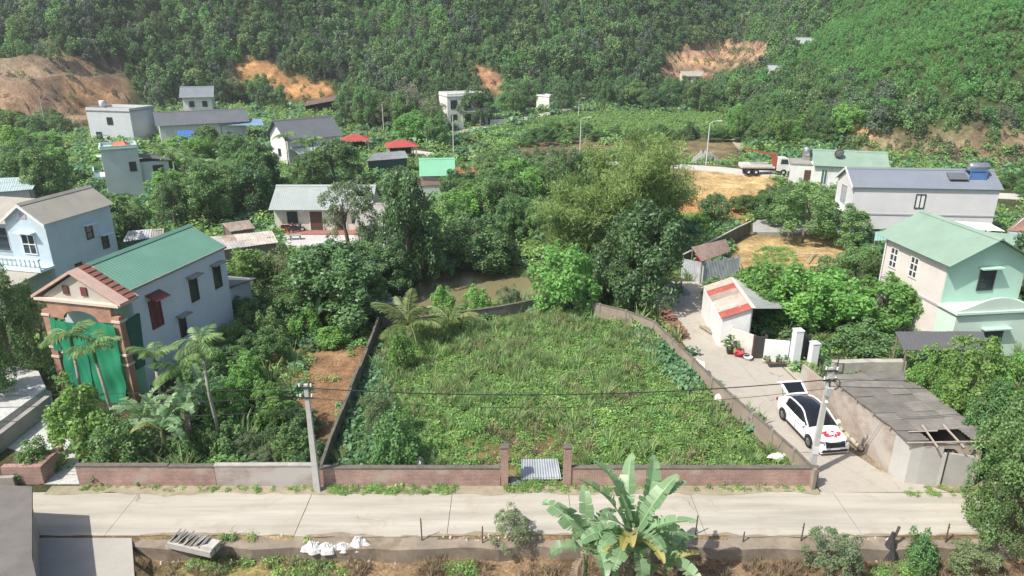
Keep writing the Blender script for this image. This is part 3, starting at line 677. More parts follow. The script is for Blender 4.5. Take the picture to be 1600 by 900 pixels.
# green debris net hung over the porch (its own thing)
NET = leafmat('green_net', (.008, .125, .048), (.018, .18, .075), .75, .35, .05)
no = empty('shade_net', hs.root.matrix_world @ Vector((0, 0, 0)), 0, 'bright green debris net hung over the brick porch front', 'net')
no.location = hs.root.location; no.rotation_euler = hs.root.rotation_euler
def netpanel(y0, y1, z0, z1, xo, seed, parent):
    ny_, nz_ = 26, 18; V = []; Fq = []
    for k in range(nz_ + 1):
        for i in range(ny_ + 1):
            y = y0 + (y1 - y0) * i / ny_; z = z0 + (z1 - z0) * k / nz_; s = 1 - k / nz_
            V.append((xo - .07 * math.sin(y * 5 + seed) * s - .05 * math.sin(z * 3 + y * 2) - .12 * s, y + .04 * math.sin(z * 4), z))
    for k in range(nz_):
        for i in range(ny_): a = k * (ny_ + 1) + i; Fq.append([a, a + 1, a + ny_ + 2, a + ny_ + 1])
    return link('net_panel', npmesh('net_panel', V, Fq, NET, [.5 + .3 * math.sin(i * .7) for i in range(len(Fq))], True), parent)
netpanel(.15, 2.35, -.05, 4.9, px0 - .12, 0, no); netpanel(2.36, Wd - .75, -.05, 4.75, px0 - .10, 2, no)
netpanel(Wd - .72, Wd - .35, 2.9, 4.9, px0 - .08, 4, no)
mb = MB(); mb.hexa([(px0 + .5, -.2, 1.9), (-.1, -.2, 1.9), (-.1, -.06, 1.9), (px0 + .5, -.06, 1.9)], [(px0 + .4, -.22, 4.9), (.2, -.2, 5.0), (.2, -.06, 5.0), (px0 + .4, -.08, 4.9)]); mb.build('net_bundle', M('dark_green_net', (.035, .13, .10), .85, .2, 3), no)

# pale blue house at the left edge
hb = House('blue_house', 'pale blue two-storey house with balcony and beige gabled roof', F(68, 347, 6.6), F(136, 327, 6.6), 3.6, 6.6, 1.25, wall=BLUEW, roof=R_BEIGE, over=.25, eo=.25, L=6.5, z=0)
hb.window('left', 1.8, 3.95, 1.25, 1.6, FRAME_W, GLASS, 2, 2, hood=BLUEL)
hb.bx('pediment_vent', M('lilac_trim', (.42, .38, .46), .8, .1), 'left', 1.5, 2.1, 6.75, 7.2, .003, .04)
for a, z in ((3.9, 4.2), (2.2, 1.6), (5.3, 3.0)): hb.window('front', a, z, .7, 1.1, FRAME_D, GLASS, 1, 2, hood=BLUEL if a > 3 else None)
for sg in (0, 1):
    y0, y1 = ((-.3, hb.W / 2) if sg == 0 else (hb.W + .3, hb.W / 2)); zb = 6.6 - .3 * 1.25 / 1.8
    MB().hexa([(-.34, y0, zb - .16), (-.255, y0, zb - .16), (-.255, y1, 7.69), (-.34, y1, 7.69)], [(-.34, y0, zb + .04), (-.255, y0, zb + .04), (-.255, y1, 7.92), (-.34, y1, 7.92)]).build('bargeboard', WHITE, hb.root)
w2 = MB(); w2.box(1.2, hb.W + .005, -.5, 6.5, 11, 6.2); w2.build('wing_wall', BLUEW, hb.root)
w3 = MB(); w3.ribbed((.2, 11.2, 6.15), (.2, hb.W - .3, 6.15), (3.9, hb.W - .3, 7.3), (3.9, 11.2, 7.3), .35); w3.build('wing_roof', R_BEIGE, hb.root)
MB().ribbed((6.8, hb.W - .3, 6.15), (6.8, 11.2, 6.15), (3.9, 11.2, 7.3), (3.9, hb.W - .3, 7.3), .35).build('wing_roof', R_BEIGE, hb.root)
for i in range(2):
    y = 5.0 + i * 2.6; f = MB().box(1.13, y, 3.6, 1.195, y + 1.5, 5.6).build('window', FRAME_W, hb.root); MB().box(1.10, y + .08, 3.68, 1.128, y + 1.42, 5.52).build('pane', GLASS, f)
bal = MB(); bal.box(-1.3, -.1, 3.0, -.003, 11, 3.2); b_ = bal.build('balcony_slab', BLUEL, hb.root)
MB().box(-1.36, -.14, 3.95, -1.14, 11, 4.06).build('balcony_rail', BLUEL, b_); MB().box(-1.3, -.12, 3.203, -1.2, 11, 3.35).build('balcony_plinth', BLUEL, b_)
for i in range(26):
    MB().lathe([(.05, 0), (.09, .18), (.05, .42), (.06, .6)], 6, (-1.25, -.05 + i * .42, 3.352)).build('baluster', BLUEL, b_)
po = MB(); po.slab((-4.6, .2, 2.45), (-4.6, 11, 2.45), (-.01, 11, 2.99), (-.01, .2, 2.99), .1); po.build('porch_roof', R_BEIGE, hb.root)
for y in (.5, 4, 7.5): MB().box(-4.4, y, -.3, -4.15, y + .25, 2.4).build('porch_column', BLUEL, hb.root)

# white low house with courtyard
hc = House('white_bungalow', 'white low house with pale roof behind a concrete courtyard', F(427, 325, 2.7), F(578, 325, 2.7), 5.2, 2.95, 1.5, wall=CREAM, roof=R_PALE, over=.7, eo=.3, z=.05)
hc.window('front', 1.9, 1.0, 1.1, 1.25, FRAME_D, GLASS, 2); hc.door('front', 4.4, 1.3, 2.3, FRAME_B); hc.door('front', 6.9, 1.2, 2.3, FRAME_B); hc.window('front', 8.6, 1.0, 1.0, 1.25, FRAME_D, GLASS, 2)
MB().box(-.2, -1.5, -.3, hc.L + .2, -.01, .28).build('veranda', M('red_tile_step', (.32, .155, .13), .8, .2, 2), hc.root)
MB().box(2.75, -.35, 2.2, 3.15, -.02, 2.5).build('air_conditioner', FRAME_W, hc.root)
# lower tiled annex on its right, seen through the trees
hc2 = House('fibro_annex', 'grey fibro-roofed annex half hidden beside the white low house', F(560, 350, 2.2), F(622, 350, 2.2), 6.0, 2.2, 1.3, wall=CREAM, roof=M('old_fibro', (.33, .32, .30), .9, .3, 1.2, stain=((.2, .19, .17), 1.4, .52, .7)), over=.4, z=0, rib=.2)
hc2.window('front', 1.3, .8, .8, .9, FRAME_D)
# rusty sheds left of the courtyard
def shed(name, label, c4, hz, roof, wall, posts=True, group=None, cat='shed', amp=.03, open_front=False, wave=False):
    """lean-to: roof corners c4 = (eave-left, eave-right, ridge-right, ridge-left) as world points"""
    P_ = [Vector(q) for q in c4]; c = sum(P_, Vector()) / 4; gz = H(c.x, c.y)
    root = empty(name, (c.x, c.y, gz), 0, label, cat, group)
    o = Vector((c.x, c.y, gz)); Q = [q - o for q in P_]
    L_ = (Q[1] - Q[0]).length; ns = max(1, round(L_ / 1.1)); nr = max(1, round((Q[3] - Q[0]).length / 1.9))
    rr = random.Random(name + label)
    for j in range(nr):
        for i in range(ns):
            a, b_ = i / ns, (i + 1.06) / ns; e0, e1 = max(0, j / nr - .03), (j + 1) / nr
            up = Vector((0, 0, .012 * ((i + j) % 2) + .012 * j + rr.uniform(0, .012)))
            f = lambda s, t_: (Q[0].lerp(Q[1], s)).lerp(Q[3].lerp(Q[2], s), t_) + up
            mt = rr.choice(roof) if isinstance(roof, (list, tuple)) else roof
            MB().ribbed(f(a, e0), f(min(1.03, b_), e0), f(min(1.03, b_), e1), f(a, e1), .18 if wave else .22, amp, .015, wave).build('roof_sheet', mt, root)
    ins = [q.lerp((Q[0] + Q[1] + Q[2] + Q[3]) / 4, .08) for q in Q]
    if wall:
        for k in range(4):
            if open_front and k == 0: continue
            a, b_ = ins[k], ins[(k + 1) % 4]; n = Vector((b_.y - a.y, a.x - b_.x, 0)).normalized() * .1
            MB().hexa([(a.x, a.y, -.5), (b_.x, b_.y, -.5), (b_.x - n.x, b_.y - n.y, -.5), (a.x - n.x, a.y - n.y, -.5)],
                      [(a.x, a.y, a.z - .08), (b_.x, b_.y, b_.z - .08), (b_.x - n.x, b_.y - n.y, b_.z - .08), (a.x - n.x, a.y - n.y, a.z - .08)]).build('wall', wall, root)
    if posts:
        for q in ins: MB().tube([(q.x, q.y, -.3), (q.x, q.y, q.z - .06)], .06, 6).build('post', M('post_wood', (.22, .18, .14), .9, .3, 4), root)
    return root
RUSTS = [RUST, M('pale_rust_sheet', (.50, .45, .40), .75, .35, 1.4, .3, 20, stain=((.30, .17, .10), 1.8, .56, .7)), M('grey_old_sheet', (.40, .385, .36), .8, .35, 1.3, .3, 20, stain=((.22, .16, .12), 1.5, .54, .7))]
shed('rusty_shed', 'low shed with pale rusted sheet roof beside the courtyard', [F(340, 392, 1.9), F(434, 379, 1.9), F(424, 361, 2.5), F(322, 371, 2.5)], 2, RUSTS, M('shed_board', (.20, .165, .13), .9, .3, 2))
shed('rusty_shed', 'darker rusty lean-to behind the pale shed by the courtyard', [F(360, 362, 1.7), F(398, 357, 1.7), F(388, 344, 2.4), F(346, 349, 2.4)], 2, [RUST], MATS['shed_board'])
shed('tin_shed', 'small whitish tin-roofed hut behind the blue house', [F(192, 378, 2.0), F(255, 370, 2.0), F(255, 357, 2.7), F(200, 361, 2.7)], 2, [M('white_tin', (.55, .57, .58), .6, .25, 1.5, stain=((.3, .22, .17), 1.6, .56, .7)), RUSTS[1]], M('teal_board', (.07, .16, .14), .8, .2, 1))
shed('pale_shed', 'long low shed with bluish pale metal roof at the left edge', [F(-60, 305, 2.2), F(50, 296, 2.2), F(62, 276, 3.0), F(-60, 281, 3.0)], 2, [M('bluish_tin', (.42, .52, .53), .5, .15, .8)], GREYW, cat='shed')

# grey gabled house and its lower porch
hdg = House('grey_gable_house', 'white gabled house with dark grey roof and shaded front', F(448, 216, 4.3), F(529, 208, 4.3), 6.4, 4.5, 2.3, wall=WHITE, roof=R_GREY, over=.7, eo=.6)
hdg.window('front', 2.4, .7, 1.2, 1.5, FRAME_D, nx_=2); hdg.window('front', 6.0, .7, 1.2, 1.5, FRAME_D); hdg.window('left', 3.2, 1.2, 1.0, 1.2, FRAME_D)
MB().slab((.3, -3.4, 2.3), (5.8, -3.4, 2.3), (5.8, -.02, 2.9), (.3, -.02, 2.9), .12).build('porch_roof', R_PALE, hdg.root)
for x_ in (.5, 3.0, 5.5): MB().box(x_, -3.2, -.5, x_ + .18, -3.0, 2.28).build('porch_column', WHITE, hdg.root)
MB().box(5.8, -2.0, -.5, hdg.L + 1.5, -.02, 1.0).build('garden_wall', WHITE, hdg.root)
# long grey-roofed house
he = House('long_grey_house', 'long low house with wide dark grey roof and white left gable', F(248, 194, 3.8), F(384, 187, 3.8), 7.0, 3.9, 1.7, wall=WHITE, roof=R_GREY, over=.8, eo=.6)
he.window('front', 4, .9, 1.3, 1.3, FRAME_D); he.window('front', 8.5, .9, 1.3, 1.3, FRAME_D); he.door('front', 6.3, 1.1, 2.2)
shed('blue_awning', 'pale blue sheet awning at the end of the long grey house', [F(342, 196, 3.0), F(412, 196, 3.0), F(408, 186, 3.6), F(348, 186, 3.6)], 3, [R_BLUE], None, cat='awning')
shed('blue_tarp_shed', 'blue tarpaulin shelter before the long grey house', [F(276, 222, 1.6), F(306, 222, 1.6), F(302, 204, 3.0), F(278, 204, 3.0)], 3, [M('blue_tarp', (.05, .15, .42), .6, .15, 2)], None, cat='shelter')
# house above, small grey hip
hf = House('small_grey_house', 'small grey-roofed house on the slope beside the dark trees', F(284, 150, 5.2), F(330, 149, 5.2), 6.5, 5.2, 1.9, wall=WHITE, roof=M('slate_blue_roof', (.20, .225, .25), .6, .15, .5), over=.7, eo=.6, z=0)
hf.window('front', 2, 2.5, 1.2, 1.4, FRAME_D); hf.window('front', 5, 2.5, 1.2, 1.4, FRAME_D)
# boxy house
hg = House('box_house', 'boxy flat-roofed grey house with bright white left side', F(134, 172, 6.0), F(202, 174, 6.0), 6.5, 5.9, .45, wall=M('cool_grey_plaster', (.52, .55, .57), .85, .1, .6), roof=GREYC, flat_roof=True, z=0)
hg.window('left', 3, 3.6, 1.0, 1.4, FRAME_W, GLASSB); hg.window('front', 5, 3.4, 1.3, 1.4, FRAME_D); hg.window('front', 2, .6, 1.3, 1.4, FRAME_D)
tk = empty('water_tank', hg.root.matrix_basis @ Vector((1.2, 3.0, 6.06)), 0, 'white water tank on the flat roof of the boxy house', 'water tank'); tank(tk, (0, 0, .3), .55, 1.2, mat=FRAME_W); MB().box(-.5, -.5, 0, .5, .5, .3).build('stand', GREYC, tk)
# mint-roofed tower house
hh_ = House('mint_tower_house', 'narrow tall house with mint flat roof and grey shaded side', F(156, 233, 6.6), F(214, 229, 6.6), 3.8, 6.4, .3, wall=M('pale_grey_mint', (.55, .60, .60), .85, .12, .6), roof=M('mint_roof', (.33, .52, .45), .6, .12, .6), flat_roof=True, z=0)
hh_.window('left', 1.6, 3.8, 1.0, 1.5, FRAME_W, GLASSB, 2, 1, hood=BLUEL); hh_.window('front', 3.2, 3.6, .8, 1.2, FRAME_D); hh_.window('left', 1.6, .8, 1.0, 1.5, FRAME_W, GLASSB)
MB().box(-1.2, .2, 3.1, -.005, 3.4, 3.25).build('balcony_slab', BLUEL, hh_.root); MB().box(-1.2, .2, 3.253, -1.1, 3.4, 4.0).build('balcony_rail', BLUEL, hh_.root)
MB().box(hh_.L + .01, .3, -.5, 7.3, 3.4, 4.6).build('rear_wall', MATS['pale_grey_mint'], hh_.root); MB().slab((hh_.L + .01, .1, 5.3), (7.6, .1, 4.6), (7.6, 3.6, 4.6), (hh_.L + .01, 3.6, 5.3), .1).build('rear_roof', R_GREY, hh_.root)
MB().box(5.4, .22, 3.0, 6.6, .295, 4.1).build('window', FRAME_D, hh_.root)
MB().box(7.31, .5, -.5, 10.0, 3.2, 2.6).build('shed_wall', GREYW, hh_.root); MB().slab((7.31, .3, 3.2), (10.3, .3, 2.3), (10.3, 3.4, 2.3), (7.31, 3.4, 3.2), .1).build('shed_roof', M('faded_red_roof', (.40, .20, .17), .75, .2, 1), hh_.root)
tk = empty('rooftop_dome', hh_.root.matrix_basis @ Vector((2.4, 1.9, 6.57)), 0, 'small red canopy on top of the mint-roofed tall house', 'canopy'); MB().prism([(-.9, -.6, 0), (.9, -.6, 0), (.9, .6, 0), (-.9, .6, 0)], (0, 0, .1)).build('canopy_base', R_BROWN, tk); MB().hexa([(-.95, -.65, .103), (.95, -.65, .103), (.95, .65, .103), (-.95, .65, .103)], [(-.5, -.2, .55), (.5, -.2, .55), (.5, .2, .55), (-.5, .2, .55)]).build('canopy_top', M('orange_red', (.48, .15, .09), .7, .15, 1), tk)
# house among the trees at the hill foot
hj = House('villa', 'white two-storey house with columns half hidden at the hill foot', F(700, 197, 0), F(765, 194, 0), 7, 6.4, .5, wall=WHITE, roof=WHITE, flat_roof=True, z=0, L=9.5)
for a in (1.5, 4.7, 7.9):
    hj.window('front', a, 3.7, 1.5, 1.9, FRAME_D, nx_=2); hj.window('front', a, .5, 1.4, 2.0, FRAME_D)
MB().box(2.6, -2.2, 3.1, 7.2, -.15, 3.3).build('balcony_slab', WHITE, hj.root)
for x_ in (2.7, 6.9): MB().box(x_, -2.1, -.4, x_ + .25, -1.85, 3.09).build('porch_column', WHITE, hj.root)
MB().box(8.6, -4.5, -.4, 15.5, -4.3, 1.5).build('garden_wall', GREYW, hj.root); MB().box(-8, -5.6, -.4, 2.0, -5.4, 1.5).build('garden_wall', GREYW, hj.root)
MB().slab((7.6, -2.6, 2.9), (12, -2.6, 2.9), (12, -.2, 3.2), (7.6, -.2, 3.2), .12).build('side_canopy', R_GREY, hj.root)
hk = House('white_hut', 'small plain white block house beside the pale hill track', F(838, 169, 0), F(858, 171, 0), 3.4, 3.3, .25, wall=WHITE, roof=WHITE, flat_roof=True)
hk.window('right', 1.5, 1, .8, 1.0, FRAME_D)
sp = G(505, 178)
sh_ = shed('dark_shed', 'open dark shed with brown roof below the orange slip', [(sp.x - 4, sp.y - 3, sp.z + 2.2), (sp.x + 4.4, sp.y - 1, sp.z + 3.6), (sp.x + 4.0, sp.y + 3, sp.z + 4.4), (sp.x - 4.4, sp.y + 2, sp.z + 3.0)], 3, [R_BROWN], M('dark_board', (.06, .05, .045), .9, .2), open_front=True)
# red-roofed pavilions
for u_, v_, w_, lab in ((557, 238, 4.8, 'red hip-roofed pavilion beside the grey gabled house'), (628, 248, 5.2, 'larger red hip-roofed pavilion next to the low grey roof')):
    p = G(u_, v_); r_ = empty('pavilion', p, .25, lab, 'pavilion', 'red pavilions'); h_ = 2.3; s_ = w_ / 2
    mb = MB(); a = [(-s_, -s_, h_), (s_, -s_, h_), (s_, s_, h_), (-s_, s_, h_)]; k = [mb.v(q) for q in a]; t0 = mb.v((-.5, 0, h_ + .85)); t1 = mb.v((.5, 0, h_ + .85))
    mb.F += [[k[0], k[1], t1, t0], [k[1], k[2], t1], [k[2], k[3], t0, t1], [k[3], k[0], t0], k[::-1]]; mb.build('roof', R_RED, r_)
    for x_ in (-1, 1):
        for y_ in (-1, 1): MB().box(x_ * s_ * .85 - .08, y_ * s_ * .85 - .08, -.2, x_ * s_ * .85 + .08, y_ * s_ * .85 + .08, h_ - .01).build('post', WHITE, r_)
    MB().box(-s_ * .7, s_ * .5, -.2, s_ * .7, s_ * .6, 1.6).build('back_wall', FRAME_B, r_)
shed('low_grey_hall', 'low grey sheet roof between the two red pavilions', [F(572, 252, 2.3), F(638, 247, 2.3), F(632, 236, 2.9), F(585, 239, 2.9)], 2, [M('mid_grey_sheet', (.26, .27, .28), .6, .15, 1)], M('dark_teal_wall', (.05, .10, .09), .8, .2, 1))
# green-roofed brick house in the trees
ho = House('green_roof_cottage', 'small cottage with bright green roof and whitewashed brick gable', F(659, 273, 3.2), F(708, 272, 3.2), 4.6, 3.3, 1.5, wall=brickmat('whitewashed_brick', (.52, .47, .42), (.46, .40, .35), (.60, .57, .52)), roof=M('jade_metal_roof', (.20, .46, .30), .5, .1, .6), over=.35, eo=.3)
shed('brown_awning_shed', 'brown-roofed lean-to in front of the green-roofed cottage', [F(643, 292, 2.0), F(690, 289, 2.0), F(694, 274, 2.9), F(652, 275, 2.9)], 2, [R_BROWN], WHITE)
shed('red_lean_to', 'small red sheet roof to the right of the green-roofed cottage', [F(708, 277, 2.1), F(744, 274, 2.1), F(738, 260, 2.8), F(704, 263, 2.8)], 2, [M('faded_red_sheet', (.44, .13, .10), .6, .15, 1)], GREYW)
shed('pale_lean_to', 'pale green sheet lean-to below the small red roof', [F(694, 287, 1.9), F(738, 280, 1.9), F(730, 272, 2.3), F(690, 276, 2.3)], 2, [R_SAGE], None)
# far houses up the valley
for u_, v_, L_, lab, wm, rm in ((1066, 131, 7.5, 'pale hut below the terraced earth cut', CREAM, R_BEIGE), (1204, 128, 9, 'low white house in the green slope under the terraces', WHITE, R_PALE), (1246, 83, 8, 'highest small house, half hidden right of the terraced cut', CREAM, R_PALE)):
    p = G(u_, v_); hx = House('hill_house', lab, (p.x, p.y), (p.x + L_, p.y + .6), 5, 2.6, 1.3, wall=wm, roof=rm, over=.5, z=p.z, group='far hill houses')
    hx.window('front', L_ * .3, .8, 1.1, 1.1, FRAME_D); hx.window('front', L_ * .72, .8, 1.1, 1.1, FRAME_D)

# ------------------------------------------------------------------ houses, right side
hq = House('sage_roof_house', 'white low house with sage green roof beside the far road', F(1274, 257, 3.2), F(1386, 262, 3.2), 5.2, 3.3, 1.4, wall=WHITE, roof=R_SAGE, over=.5, eo=.3)
MB().box(-3.0, .3, -.6, -.01, 4.6, 3.0).build('wing_wall', WHITE, hq.root); MB().box(-3.1, .2, 3.003, -.31, 4.7, 3.15).build('wing_roof_slab', GREYC, hq.root)
hq.window('front', 1.3, .5, .8, 2.0, FRAME_W, MATS['teal_board'], 2); hq.window('front', 4.2, .8, 1.1, 1.4, FRAME_D); hq.window('front', 7.5, .8, 1.1, 1.4, FRAME_D)
MB().box(-1.2, .21, .1, -.4, .296, 2.3).build('door', FRAME_B, hq.root)
tk = empty('water_tank', hq.root.matrix_basis @ Vector((-.9, 3.4, 3.15)), 0, 'steel water tank beside the sage green roof', 'water tank'); tank(tk, (0, 0, .5), .5, 1.3); MB().box(-.4, -.4, 0, .4, .4, .5).build('stand', GREYC, tk)
ds = empty('satellite_dish', hq.root.matrix_basis @ Vector((3.0, 1.2, 4.0)), -.8, 'dark mesh satellite dish on the sage green roof', 'satellite dish'); mb = MB()
mb.lathe([(.02, 0), (.3, .05), (.6, .2), (.62, .22), (.3, .08), (.02, .03)], 14); mb.build('dish', FRAME_D, ds, True, (0, 0, .5), (.9, 0, 0)); MB().tube([(0, 0, 0), (0, 0, .5)], .04, 6).build('mast', FRAME_D, ds); MB().tube([(0, 0, .5), (0, -.5, .9)], .02, 5).build('feed_arm', FRAME_D, ds)
# washing on the terrace
for i, c in enumerate(((.55, .5, .5), (.45, .06, .07), (.6, .35, .37), (.09, .09, .1))):
    mb = MB(); q = hq.root.matrix_basis @ Vector((6.8 + i * .75, -1.6, 0))
    cl = empty('washing', q, hq.root.rotation_euler[2], ('pale', 'red', 'pink', 'black')[i] + ' laundry hanging in front of the sage-roofed house', 'laundry')
    mb.hexa([(-.3, 0, .7), (.3, .02, .75), (.3, .05, .75), (-.3, .03, .7)], [(-.32, 0, 1.75), (.32, 0, 1.75), (.32, .03, 1.75), (-.32, .03, 1.75)]); mb.build('cloth', M(f'cloth_{i}', c, .9, .2, 4), cl); MB().tube([(0, 0, 0), (0, .015, 1.74)], .02, 5).build('pole', FRAME_W, cl)
# long two-storey house
hr = House('long_white_house', 'long pale two-storey house with dark blue-grey roof', F(1335, 292, 5.5), F(1563, 296, 5.5), 4.6, 5.6, 1.35, wall=LILAC, roof=M('blue_grey_roof', (.20, .225, .265), .55, .1, .4, stain=((.16, .175, .2), .5, .58, .5)), over=.25, eo=.25, z=0, rib=.25)
MB().box(-.06, -.06, 2.72, hr.L + .06, -.003, 2.86).build('string_course', M('lilac_band', (.40, .38, .43), .8, .1), hr.root)
hr.window('front', 6.5, 3.45, .95, 1.45, FRAME_D, M('white_blind', (.75, .75, .75), .6, .05), 2, 1, t=.09); hr.window('left', 2.2, 3.4, 1.3, 1.8, M('grey_frame', (.30, .31, .32), .5, .1), GLASSB, 1, 1)
hr.window('front', 3.1, .9, 2.6, .35, FRAME_D, GLASS, 1); hr.window('front', 3.1, .2, 2.4, .3, FRAME_D, GLASS, 1)
MB().box(-1.3, .1, 2.55, -.005, 4.4, 2.72).build('balcony_slab', WHITE, hr.root); MB().box(-1.3, .1, 2.723, -1.2, 4.4, 3.05).build('balcony_rail', WHITE, hr.root)
for sg in (0, 1):
    y0, y1 = ((-.27, hr.W / 2) if sg == 0 else (hr.W + .27, hr.W / 2))
    MB().hexa([(-.33, y0, 5.36), (-.255, y0, 5.36), (-.255, y1, 6.88), (-.33, y1, 6.88)], [(-.33, y0, 5.6), (-.255, y0, 5.6), (-.255, y1, 7.1), (-.33, y1, 7.1)]).build('bargeboard', WHITE, hr.root)
# solar heater and tanks on it
sw = empty('solar_heater', hr.root.matrix_basis @ Vector((hr.L - 2.0, .9, 6.2)), hr.root.rotation_euler[2], 'steel roof tank on a blue frame at the end of the long house', 'water tank')
tank(sw, (-.7, .5, 1.25), .42, 1.9, True); bl = M('blue_steel', (.10, .20, .42), .5, .15)
for x_ in (-.6, .9):
    for y_ in (0, 1): MB().box(x_, y_, -.35, x_ + .1, y_ + .1, .85).build('leg', bl, sw)
MB().box(-.62, -.02, .853, 1.02, 1.12, .93).build('platform', bl, sw); MB().box(-.5, .05, -.1, .85, .12, .8).build('side_panel', bl, sw); MB().slab((-2.6, -.35, .12), (-.8, -.35, .12), (-.8, .6, .62), (-2.6, .6, .62), .06).build('collector', R_GREY, sw)
# mint house
hm = House('mint_house', 'two-storey house with sage roof, pinkish side and mint green gable', F(1388, 366, 6.2), F(1483, 407, 6.2), 5.6, 6.2, 1.45, wall=PINKW, roof=R_SAGE, over=.45, eo=.7, z=0)
gm = MB(); L_ = hm.L; gm.prism([(L_ + .003, .02, 3.2), (L_ + .003, hm.W - .02, 3.2), (L_ + .003, hm.W - .02, 6.15), (L_ + .003, hm.W / 2, 7.6), (L_ + .003, .02, 6.15)], (.06, 0, 0)); gm.build('gable_front', MINT, hm.root)
for a in (1.1, 3.3): hm.window('front', a, 4.0, .85, 1.5, FRAME_W, FRAME_D, 2, 3, t=.08)
MB().box(-.05, -.06, 3.0, L_ + 1.7, -.003, 3.14).build('string_course', M('lilac_band2', (.42, .38, .42), .8, .1), hm.root)
wf = hm.window('right', 2.9, 4.05, 1.15, 1.45, FRAME_D, GLASS, 2, 2, hood=MINT)
for o_ in [c for c in hm.root.children if c.name.startswith('window_hood')]: o_.location.x += .07
wf.location.x += .07
MB().box(L_ + .005, -.04, -.6, L_ + 1.7, hm.W - .2, 3.0).build('porch_wall', MINTL, hm.root); MB().box(L_ + .065, -.2, 3.143, L_ + 1.9, hm.W, 3.3).build('porch_slab', MINTL, hm.root)
pa = MB(); n = 12
for i in range(n):
    f0, f1 = i / n, (i + 1) / n; za, zb = 3.303 + .12 + .75 * math.sin(math.pi * f0) ** 1.5, 3.303 + .12 + .75 * math.sin(math.pi * f1) ** 1.5
    y0, y1 = -.1 + 5.6 * f0, -.1 + 5.6 * f1
    pa.hexa([(L_ + 1.65, y0, 3.303), (L_ + 1.8, y0, 3.303), (L_ + 1.8, y1, 3.303), (L_ + 1.65, y1, 3.303)], [(L_ + 1.65, y0, za), (L_ + 1.8, y0, za), (L_ + 1.8, y1, zb), (L_ + 1.65, y1, zb)])
pa.build('parapet', MINTL, hm.root)
pw = MB().box(L_ + 1.703, 2.2, .6, L_ + 1.76, 3.5, 1.9).build('window', FRAME_D, hm.root); MB().box(L_ + 1.763, 2.28, .68, L_ + 1.77, 2.82, 1.82).build('pane', GLASS, pw); MB().box(L_ + 1.763, 2.88, .68, L_ + 1.77, 3.42, 1.82).build('pane', GLASS, pw)
MB().box(L_ + 1.703, 1.9, 2.05, L_ + 2.1, 3.8, 2.14).build('window_hood', MINT, hm.root)
MB().box(3.0, -.42, 1.5, 3.9, -.02, 2.1).build('air_conditioner', FRAME_W, hm.root)
MB().tube([(.1, -.1, 0), (.1, -.1, 6.1)], .05, 6).build('downpipe', FRAME_W, hm.root)
# low roofs behind the mint house
shed('white_canopy', 'white sheet canopy behind the mint house', [F(1492, 357, 3.6), F(1570, 362, 3.6), F(1545, 349, 4.0), F(1470, 344, 4.0)], 2, [M('white_sheet', (.66, .67, .66), .5, .1, 1)], None, cat='canopy')
shed('sage_canopy', 'sage green sheet roof at the right edge behind the mint house', [F(1548, 376, 3.6), F(1625, 388, 3.6), F(1605, 368, 4.1), F(1540, 362, 4.1)], 2, [R_SAGE], None, cat='canopy')
shed('tiled_shed', 'reddish roof at the far right edge near the long house', [F(1572, 360, 3.2), F(1640, 366, 3.2), F(1640, 336, 4.4), F(1598, 338, 4.4)], 2, [M('brown_red_tile', (.30, .17, .13), .8, .25, 2)], BLUEW)
shed('green_porch', 'pale green porch roof on the flank of the long house', [F(1366, 376, 2.5), F(1402, 376, 2.5), F(1402, 360, 2.9), F(1368, 362, 2.9)], 2, [R_TEAL], None, cat='canopy')
# foreground shelter roofs
shed('dark_carport', 'dark grey sheet carport below the mint house', [F(1412, 547, 2.1), F(1548, 547, 2.1), F(1533, 518, 2.6), F(1398, 518, 2.6)], 2, [M('charcoal_sheet', (.115, .115, .12), .6, .1, 1)], None, cat='carport')
# patched tin shed by the lane
RT = M('red_tin', (.38, .10, .075), .65, .2, 1.2, stain=((.46, .36, .29), 2.2, .55, .9)); PT = M('faded_tin', (.50, .42, .36), .7, .25, 1.6, stain=((.36, .14, .10), 2.0, .54, .8)); GT = M('pale_tin', (.42, .44, .41), .65, .18, 1.0)
ps = shed('patched_shed', 'shed beside the lane with patched red and rusty roof', [F(1127, 498, 2.1), F(1099, 448, 2.1), F(1143, 434, 2.9), F(1178, 482, 2.9)], 2, [RT, PT, RT, PT, RUSTS[0]], WHITE, posts=False)
pc = ps.location; a_, b_, c_, d_ = [Vector(q) - pc for q in (F(1214, 452, 2.0), F(1222, 482, 1.9), F(1178, 482, 2.93), F(1143, 434, 2.93))]
MB().ribbed(b_, a_, d_, c_, .2, .02).build('roof_sheet', GT, ps); MB().slab(c_ + Vector((-.15, 0, .05)), c_ + Vector((.15, 0, .03)), d_ + Vector((.15, 0, .03)), d_ + Vector((-.15, 0, .05)), .03).build('ridge_cap', M('pale_ridge', (.6, .55, .5), .7, .1), ps)
# striped tin shack at the yard corner
CW = M('galvanised_wall', (.50, .54, .56), .5, .3, 1.5, stain=((.28, .25, .23), 2, .55, .7))
sk = shed('tin_shack', 'shack of upright tin sheets with weathered brown roof at the yard corner', [F(1096, 409, 2.0), F(1141, 393, 2.0), F(1133, 374, 2.9), F(1080, 386, 2.9)], 2, [M('weathered_roof', (.27, .20, .17), .8, .3, 1.5, stain=((.16, .11, .09), 2, .5, .7))], None)
o = sk.location; b0, b1 = Vector(F(1098, 442, 0)) - o, Vector(F(1153, 434, 0)) - o
for i in range(12):
    a, c = b0.lerp(b1, i / 12), b0.lerp(b1, (i + 1) / 12); a.z = c.z = -.4; up = Vector((0, 0, 2.35 + .12 * math.sin(i * 2.3)))
    MB().ribbed(a, c, c + up, a + up, .14, .02, .012).build('wall_sheet', CW, sk)
a = b0 + Vector((-1.6, 1.2, 0))
